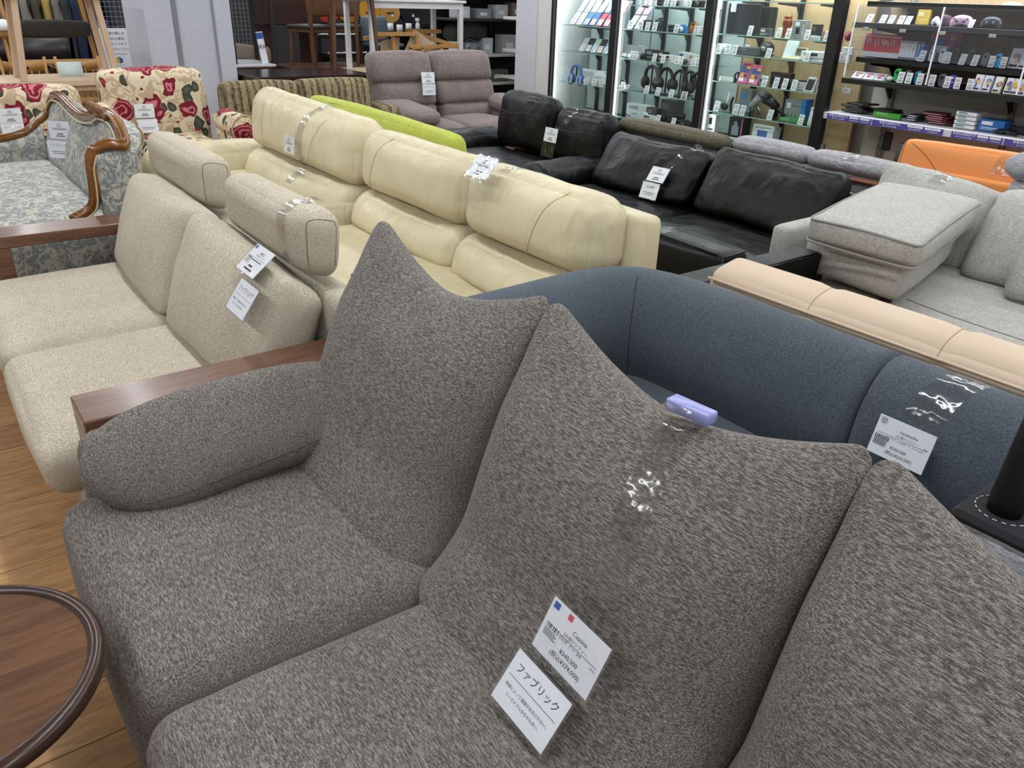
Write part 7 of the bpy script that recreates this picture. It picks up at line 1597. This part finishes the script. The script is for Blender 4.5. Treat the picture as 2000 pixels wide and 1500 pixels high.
t = thing('thermos_bottle', 'black bottle standing on the lowest end shelf', 'bottle', (6.80, 8.75, .62)); obj('body', lathe([(.03, .621), (.032, .74), (.02, .78)], (6.80, 8.75, 0), 14), M_['black'], t); obj('cap', lathe([(.021, .78), (.021, .82)], (6.80, 8.75, 0), 14), M_['chrome'], t)
for k, (x, h_, c) in enumerate(((6.13, .24, '#cfd6da'), (6.22, .2, '#aab4b8'), (6.98, .22, '#d6d9dc'), (7.3, .24, '#b5bcc0'))):
    t = thing('spray_bottle', ['tall clear', 'short grey', 'white', 'pale blue'][k]+' spray bottle on the accessory shelf behind the lounge chair', 'bottle', (x, 11.9, 1.0)); obj('body', lathe([(.03, 1.0), (.035, 1.0+h_*.6), (.014, 1.0+h_*.7), (.014, 1.0+h_*.8)], (x, 11.9, 0), 12), plain(c, .3), t); obj('trigger', box(x-.03, x+.02, 11.88, 11.92, 1.0+h_*.8, 1.0+h_), M_['white'], t, False)
t = thing('accessory_shelf', 'black accessory shelf with hanging cards under the guitars', 'shelving', (6.7, 12.0, 0)); obj('shelf', box(5.95, 7.6, 11.75, 12.1, .96, .998), M_['black'], t, False); obj('back_panel', box(5.95, 7.6, 12.1, 12.12, 0, 1.05), plain('#1d1d20', .7), t, False); obj('foot', box(5.95, 6.0, 11.8, 12.1, 0, .96), M_['black'], t, False)
for k in range(4):
    o = obj('hang_card', box(6.2+.16*k, 6.3+.16*k, 11.745, 11.75, 1.02+.02*(k % 2), 1.13+.02*(k % 2)), M_['paper']); tag(o, ['first', 'second', 'third', 'fourth'][k]+' white product card from the left over the accessory shelf', 'card', 'product cards on the accessory shelf')
# ---------------------------------------------------------------- taped price tags
def bvh(objs):
    bpy.context.view_layer.update()
    vv, ff = [], []
    for o in objs:
        n = len(vv); m = o.matrix_world
        vv += [m @ v.co for v in o.data.vertices]; ff += [[i+n for i in p.vertices] for p in o.data.polygons]
    return BVHTree.FromPolygons(vv, ff)
def drape(path, wv, width, objs, dirv, off=.003, k=8, cols=5):
    """strip of film laid on a surface: path points are pushed along dirv until they touch it"""
    tr = bvh(objs); pts = catmull(path, k); d = V(dirv).normalized(); wv = V(wv).normalized(); vv, ff = [], []
    for p in pts:
        for c in range(cols):
            q = p+wv*width*(c/(cols-1)-.5)
            h = tr.ray_cast(q-d*.35, d, .7)
            r_ = (h[0]-d*off) if h[0] is not None and (h[0]-q).length < .09 else q-d*off
            vv.append(r_+noise.noise_vector(r_*40)*.0012)
    for i in range(len(pts)-1):
        for c in range(cols-1):
            a = i*cols+c; ff.append([a, a+1, a+cols+1, a+cols])
    return vv, ff
def card(t, tl, tr, bl, lines, front=(-1, 0, 0), curl=.0, sleeve=True, w_=.15, h=.105, base='paper', logo=False, rule=None, bars=()):
    """one sheet in its sleeve; lines = (text, size, y 0..1 from the top, x offset)"""
    tl, tr, bl = V(tl), V(tr), V(bl)
    xa = (tr-tl).normalized(); ya = (tl-bl).normalized()
    m = frame((tl+tr)/2, xa, ya)
    n = m.to_3x3() @ V((0, 0, 1))
    if n.dot(V((0, 0, H))-m.translation) < 0: m = frame((tl+tr)/2, -xa, ya)
    w_ = w_ or (tr-tl).length; h = h or (tl-bl).length
    c = obj('card', xf(box(-w_/2, w_/2, -h, 0, 0, .0012), m), M_[base], t, False)
    if sleeve: obj('sleeve', xf(box(-w_/2-.006, w_/2+.006, -h-.006, .005, -.0006, .0030), m), M_['sleeve'], t, False)
    for body, size, yy, xx in lines:
        text(body, size, m @ Matrix.Translation((xx, -h*yy, .0016)), c, M_['ink'], width=w_*.92)
    if rule is not None: obj('rule_line', xf(box(-w_*.44, w_*.44, -h*rule-.0004, -h*rule+.0004, .0012, .0016), m), M_['ink'], c, False)
    for x0, x1, yy, th in bars: obj('print', xf(box(w_*x0, w_*x1, -h*yy-th, -h*yy+th, .0012, .0016), m), M_['ink'], c, False)
    if logo:
        obj('stamp', xf(box(-w_*.46, -w_*.36, -h*.16, -h*.04, .0012, .0017), m), M_['blueink'], c, False)
        if logo == 2: obj('stamp', xf(box(-w_*.2, -w_*.12, -h*.15, -h*.04, .0012, .0017), m), M_['redink'], c, False)
        st = obj('barcode_sticker', xf(box(-w_*.47, -w_*.2, -h*.72, -h*.40, .0012, .0016), m), M_['paper'], c, False)
        obj('barcode', join(*[xf(box(-w_*.43+.0042*k_, -w_*.43+.0042*k_+.0008*(1+k_ % 3), -h*.52, -h*.43, .0016, .002), m) for k_ in range(8)]), M_['ink'], c, False)
        obj('barcode', join(*[xf(box(-w_*.44, -w_*.24+.004*(k_ % 2), -h*(.56+.035*k_), -h*(.545+.035*k_), .0016, .002), m) for k_ in range(4)]), M_['grayink'], c, False)
    return c
FAB = [('ファブリック', .020, .26, 0), ('季節によって温度が左右されない。', .0078, .62, 0), ('リーズナブルなものも多い。', .0078, .76, 0)]
GEN = ((-.08, .08, .18, .002), (-.12, .12, .30, .0016), (-.38, .38, .40, .0008), (-.3, .3, .46, .0016), (-.14, .14, .72, .0028), (-.2, .2, .84, .0028))
FB2 = ((-.36, .36, .62, .0016), (-.28, .28, .74, .0016))
def tagthing(label, loc): return thing('price_tag', label, 'price tag', loc)
def lift(p, d=(-.012, 0, .004)): return V(p)+V(d)
# 1 nearest
t = tagthing('large double price tag taped to the middle cushion of the charcoal sofa', (.70, .78, .42))
card(t, lift((.772, .83, .63), (-.02, 0, .01)), lift((.772, .685, .622), (-.02, 0, .01)), lift((.722, .85, .527), (-.02, 0, .01)),
     [('Cassina', .0125, .27, .012), ('3人掛けソファー', .0085, .40, .008), ('ﾏﾗﾙﾝｶﾞ ｸﾞﾚｰ 244', .0085, .50, 0), ('¥340,000', .0125, .69, .008), ('(税込¥374,000)', .0125, .83, .006), ('30146', .005, .52, .06)], logo=2, rule=.455, base='paper')
card(t, lift((.714, .852, .518), (-.022, 0, .012)), lift((.714, .706, .510), (-.022, 0, .012)), lift((.648, .868, .425), (-.022, 0, .012)), FAB, rule=.45)
obj('tape_strip', drape([(1.02, .82, .955), (.96, .825, .915), (.90, .805, .855), (.85, .79, .78), (.815, .775, .70), (.785, .768, .635)], (0, 1, 0), .075, LOBES, (1, 0, -.35)), M_['tape'], t)
o = obj('plastic_clip', hexa([(1.02, .765, .938), (1.05, .765, .940), (1.05, .865, .934), (1.02, .865, .932), (1.02, .765, .962), (1.05, .765, .964), (1.05, .865, .958), (1.02, .865, .956)], .003), plain('#9a9ed6', .25)); tag(o, 'pale violet plastic clip gripping the middle charcoal cushion top', 'clip')
# 2 wooden-arm sofa
t = tagthing('double price tag hanging from the near headrest of the cream tweed sofa', (.85, 2.42, .66))
card(t, (.862, 2.535, .852), (.862, 2.385, .852), (.778, 2.46, .785), [('柏木工', .012, .22, .01), ('2人掛けソファー', .008, .33, .01)], logo=1, rule=.42, bars=((-.3, .3, .50, .0016), (-.1, .1, .72, .003), (-.2, .2, .85, .003)))
card(t, (.77, 2.455, .772), (.77, 2.308, .772), (.705, 2.448, .685), FAB, rule=.45)
obj('tape_strip', drape([(1.08, 2.50, .98), (1.02, 2.50, .99), (.95, 2.49, .985), (.925, 2.485, .92), (.92, 2.475, .86), (.89, 2.47, .825)], (0, 1, 0), .065, WS, (.8, 0, -.6)), M_['tape'], t)
# 3 cream sofa
t = tagthing('single price tag in a long sleeve taped on the cream leather two-seater', (1.98, 2.83, .76))
card(t, (2.00, 2.905, .985), (2.00, 2.76, .988), (1.93, 2.90, .905), [], bars=GEN)
obj('empty_sleeve', hexa([(1.925, 2.905, .895), (1.927, 2.905, .897), (1.927, 2.755, .897), (1.925, 2.755, .895), (1.895, 2.915, .785), (1.897, 2.915, .785), (1.897, 2.765, .785), (1.895, 2.765, .785)]), M_['sleeve'], t, False)
obj('tape_strip', drape([(2.2, 2.78, .93), (2.12, 2.79, .955), (2.05, 2.81, .955)], (0, 1, 0), .07, CL, (.3, 0, -1)), M_['tape'], t)
# 4 cream armchair
t = tagthing('small price tag on a long tape down the cream leather single seat', (1.92, 4.8, .6))
card(t, (1.90, 4.88, .80), (1.90, 4.735, .80), (1.89, 4.88, .69), [], bars=GEN)
obj('tape_strip', drape([(2.2, 4.72, .975), (2.1, 4.73, .985), (2.0, 4.76, .93), (1.94, 4.80, .82), (1.92, 4.80, .70), (1.92, 4.82, .60), (1.90, 4.84, .50)], (0, 1, 0), .085, CL, (1, 0, -.4)), M_['tape'], t)
# 5 black loveseat
t = tagthing('price tag with an empty sleeve on the black leather two-seater', (4.08, 4.9, .45))
card(t, (4.06, 4.985, .69), (4.06, 4.835, .692), (4.04, 4.995, .59), [], bars=GEN)
obj('empty_sleeve', hexa([(4.038, 5.0, .58), (4.04, 5.0, .58), (4.04, 4.84, .58), (4.038, 4.84, .58), (4.03, 5.01, .47), (4.032, 5.01, .47), (4.032, 4.85, .47), (4.03, 4.85, .47)]), M_['sleeve'], t, False)
obj('tape_strip', drape([(4.2, 4.80, .86), (4.14, 4.83, .80), (4.10, 4.88, .72)], (0, 1, 0), .06, BK, (1, 0, -.2)), M_['tape'], t)
# 6 black sofa
t = tagthing('double price tag taped to the left pillow of the wide black leather sofa', (3.9, 3.64, .43))
card(t, (3.945, 3.70, .622), (3.945, 3.552, .626), (3.885, 3.705, .54), [], bars=GEN)
card(t, (3.875, 3.71, .53), (3.875, 3.56, .534), (3.845, 3.725, .44), [('合成皮革', .018, .28, 0)], bars=FB2)
obj('tape_strip', drape([(4.2, 3.50, .76), (4.12, 3.53, .765), (4.05, 3.57, .72), (3.98, 3.60, .655), (3.95, 3.62, .63)], (0, 1, 0), .06, BK, (1, 0, -.6)), M_['tape'], t)
# 7 blue sofa
t = tagthing('white price tag standing against the slate blue sofa back', (1.88, .8, .56))
card(t, (1.885, .872, .662), (1.885, .718, .662), (1.86, .880, .575), [('karimoku', .0125, .25, .012), ('3人掛けソファー', .008, .37, .012), ('ﾌｧﾌﾞﾘｯｸ ﾆｭｰｽﾀﾝﾀﾞｰﾄﾞ ｸﾞﾚｰ 215', .0075, .49, .008), ('¥200,000', .0115, .70, .0), ('(税込¥220,000)', .0115, .84, .006), ('29900', .005, .41, .062)], rule=.43, base='paper', logo=False)
mm = frame((1.885, .795, .662), (0, -1, 0), (.3, 0, 1))
obj('barcode_sticker', xf(join(*[box(-.068+.005*k, -.066+.005*k, -.062, -.05, .003, .0035) for k in range(8)], *[box(-.068, -.034, -.066-.005*k, -.064-.005*k, .003, .0035) for k in range(3)]), mm), M_['ink'], t, False)
obj('cube_emblem', xf(join(tube([(-.06+.008*math.cos(a), -.012+.008*math.sin(a), .003) for a in [R(90+60*k) for k in range(6)]], .0006, 4, closed=True), tube([(-.06, -.012, .003), (-.06, -.020, .003)], .0006, 4), tube([(-.06, -.012, .003), (-.053, -.008, .003)], .0006, 4), tube([(-.06, -.012, .003), (-.067, -.008, .003)], .0006, 4)), mm), M_['ink'], t, False)
obj('tape_strip', drape([(2.16, .73, .70), (2.10, .745, .745), (2.03, .76, .76), (1.96, .775, .73), (1.92, .785, .665)], (0, 1, 0), .10, BS, (.7, 0, -.8)), M_['tape'], t)
# 8, 9 floral chairs
t = tagthing('double price tag on the rose print armchair at the left edge', (.69, 7.17, .53))
card(t, (.615, 7.185, .738), (.765, 7.185, .738), (.613, 7.175, .638), [], bars=GEN)
card(t, (.612, 7.172, .632), (.762, 7.172, .632), (.610, 7.155, .528), [FAB[0]], bars=FB2)
t = tagthing('double shiny price tag on the rose print armchair in the middle', (1.64, 7.17, .5))
card(t, (1.555, 7.185, .726), (1.72, 7.185, .722), (1.56, 7.175, .615), [], bars=GEN)
card(t, (1.56, 7.172, .609), (1.725, 7.172, .606), (1.558, 7.155, .506), [], bars=FB2)
# 10 antique
t = tagthing('double price tag dangling on the blue grey damask sofa back', (.78, 5.8, .56))
card(t, (.745, 5.78, .83), (.845, 5.67, .83), (.725, 5.80, .72), [], bars=GEN)
card(t, (.722, 5.80, .712), (.822, 5.69, .712), (.70, 5.82, .59), [FAB[0]], bars=FB2)
# 11 striped, 12 recliner
t = tagthing('white price tag on the striped sofa beside the cream leather', (2.53, 6.95, .63))
card(t, (2.463, 6.955, .75), (2.61, 6.955, .75), (2.477, 6.94, .64), [], bars=GEN)
t = tagthing('double price tag hooked on the taupe recliner back', (4.39, 7.28, .66))
card(t, (4.308, 7.31, .882), (4.475, 7.31, .880), (4.305, 7.295, .785), [], bars=GEN)
card(t, (4.30, 7.275, .775), (4.466, 7.275, .772), (4.302, 7.265, .665), [FAB[0]], bars=FB2)
obj('hook', tube(catmull([(4.38, 7.32, .885), (4.37, 7.325, .91), (4.39, 7.33, .935), (4.41, 7.33, .91), (4.39, 7.32, .89)], 4), .003, 6), M_['sleeve'], t)
# loose bits of tape on other headrests
for label, path, wd, objs_, dv in (('clear tape patch on the near grey headrest bolster', [(4.60, 2.62, .80), (4.53, 2.63, .825), (4.47, 2.64, .80), (4.44, 2.65, .74)], .09, GB, (.8, 0, -.7)),
        ('clear tape patch on the orange leather sofa back', [(5.02, 1.98, .87), (4.97, 1.99, .83), (4.94, 2.0, .78)], .10, OR, (1, 0, -.4)),
        ('clear tape patch on the grey back cushion behind the ottoman', [(4.42, 2.0, .83), (4.33, 2.01, .82), (4.29, 2.02, .78)], .09, GB, (.7, 0, -.7)),
        ('wide clear tape over the low black back cushion', [(2.95, 2.55, .61), (2.86, 2.56, .625), (2.78, 2.58, .60), (2.745, 2.60, .48), (2.74, 2.62, .36)], .10, LBk, (1, 0, -.5))):
    o = obj('clear_tape', drape(path, (0, 1, 0), wd, objs_, dv), M_['tape']); tag(o, label, 'tape')
o = obj('plastic_clip', hexa([(1.13, 2.33, .712), (1.15, 2.33, .712), (1.15, 2.42, .712), (1.13, 2.42, .712), (1.13, 2.33, .735), (1.15, 2.33, .735), (1.15, 2.42, .735), (1.13, 2.42, .735)], .003), plain('#5d5a9c', .3)); tag(o, 'violet plastic clip on the back edge of the cream tweed sofa', 'clip')
# ---------------------------------------------------------------- lettering to mesh
bpy.context.view_layer.update()
dg = bpy.context.evaluated_depsgraph_get()
for o, m, parent, mat, name, width in TEXTS:
    me = bpy.data.meshes.new_from_object(o.evaluated_get(dg))
    if len(me.vertices):
        w_ = max(v.co.x for v in me.vertices)-min(v.co.x for v in me.vertices)
        k = width/w_ if (width and w_ > width) else 1.0
        mm = m.copy(); mm.translation = mm.translation-OFF[parent.name]
        me.transform(mm @ Matrix.Diagonal((k, k if k > .6 else .6, 1, 1)))
        me.materials.clear(); me.materials.append(mat); me.name = name
        n_ = bpy.data.objects.new(name, me); C.objects.link(n_); n_.parent = parent
    cu = o.data; bpy.data.objects.remove(o); bpy.data.curves.remove(cu)
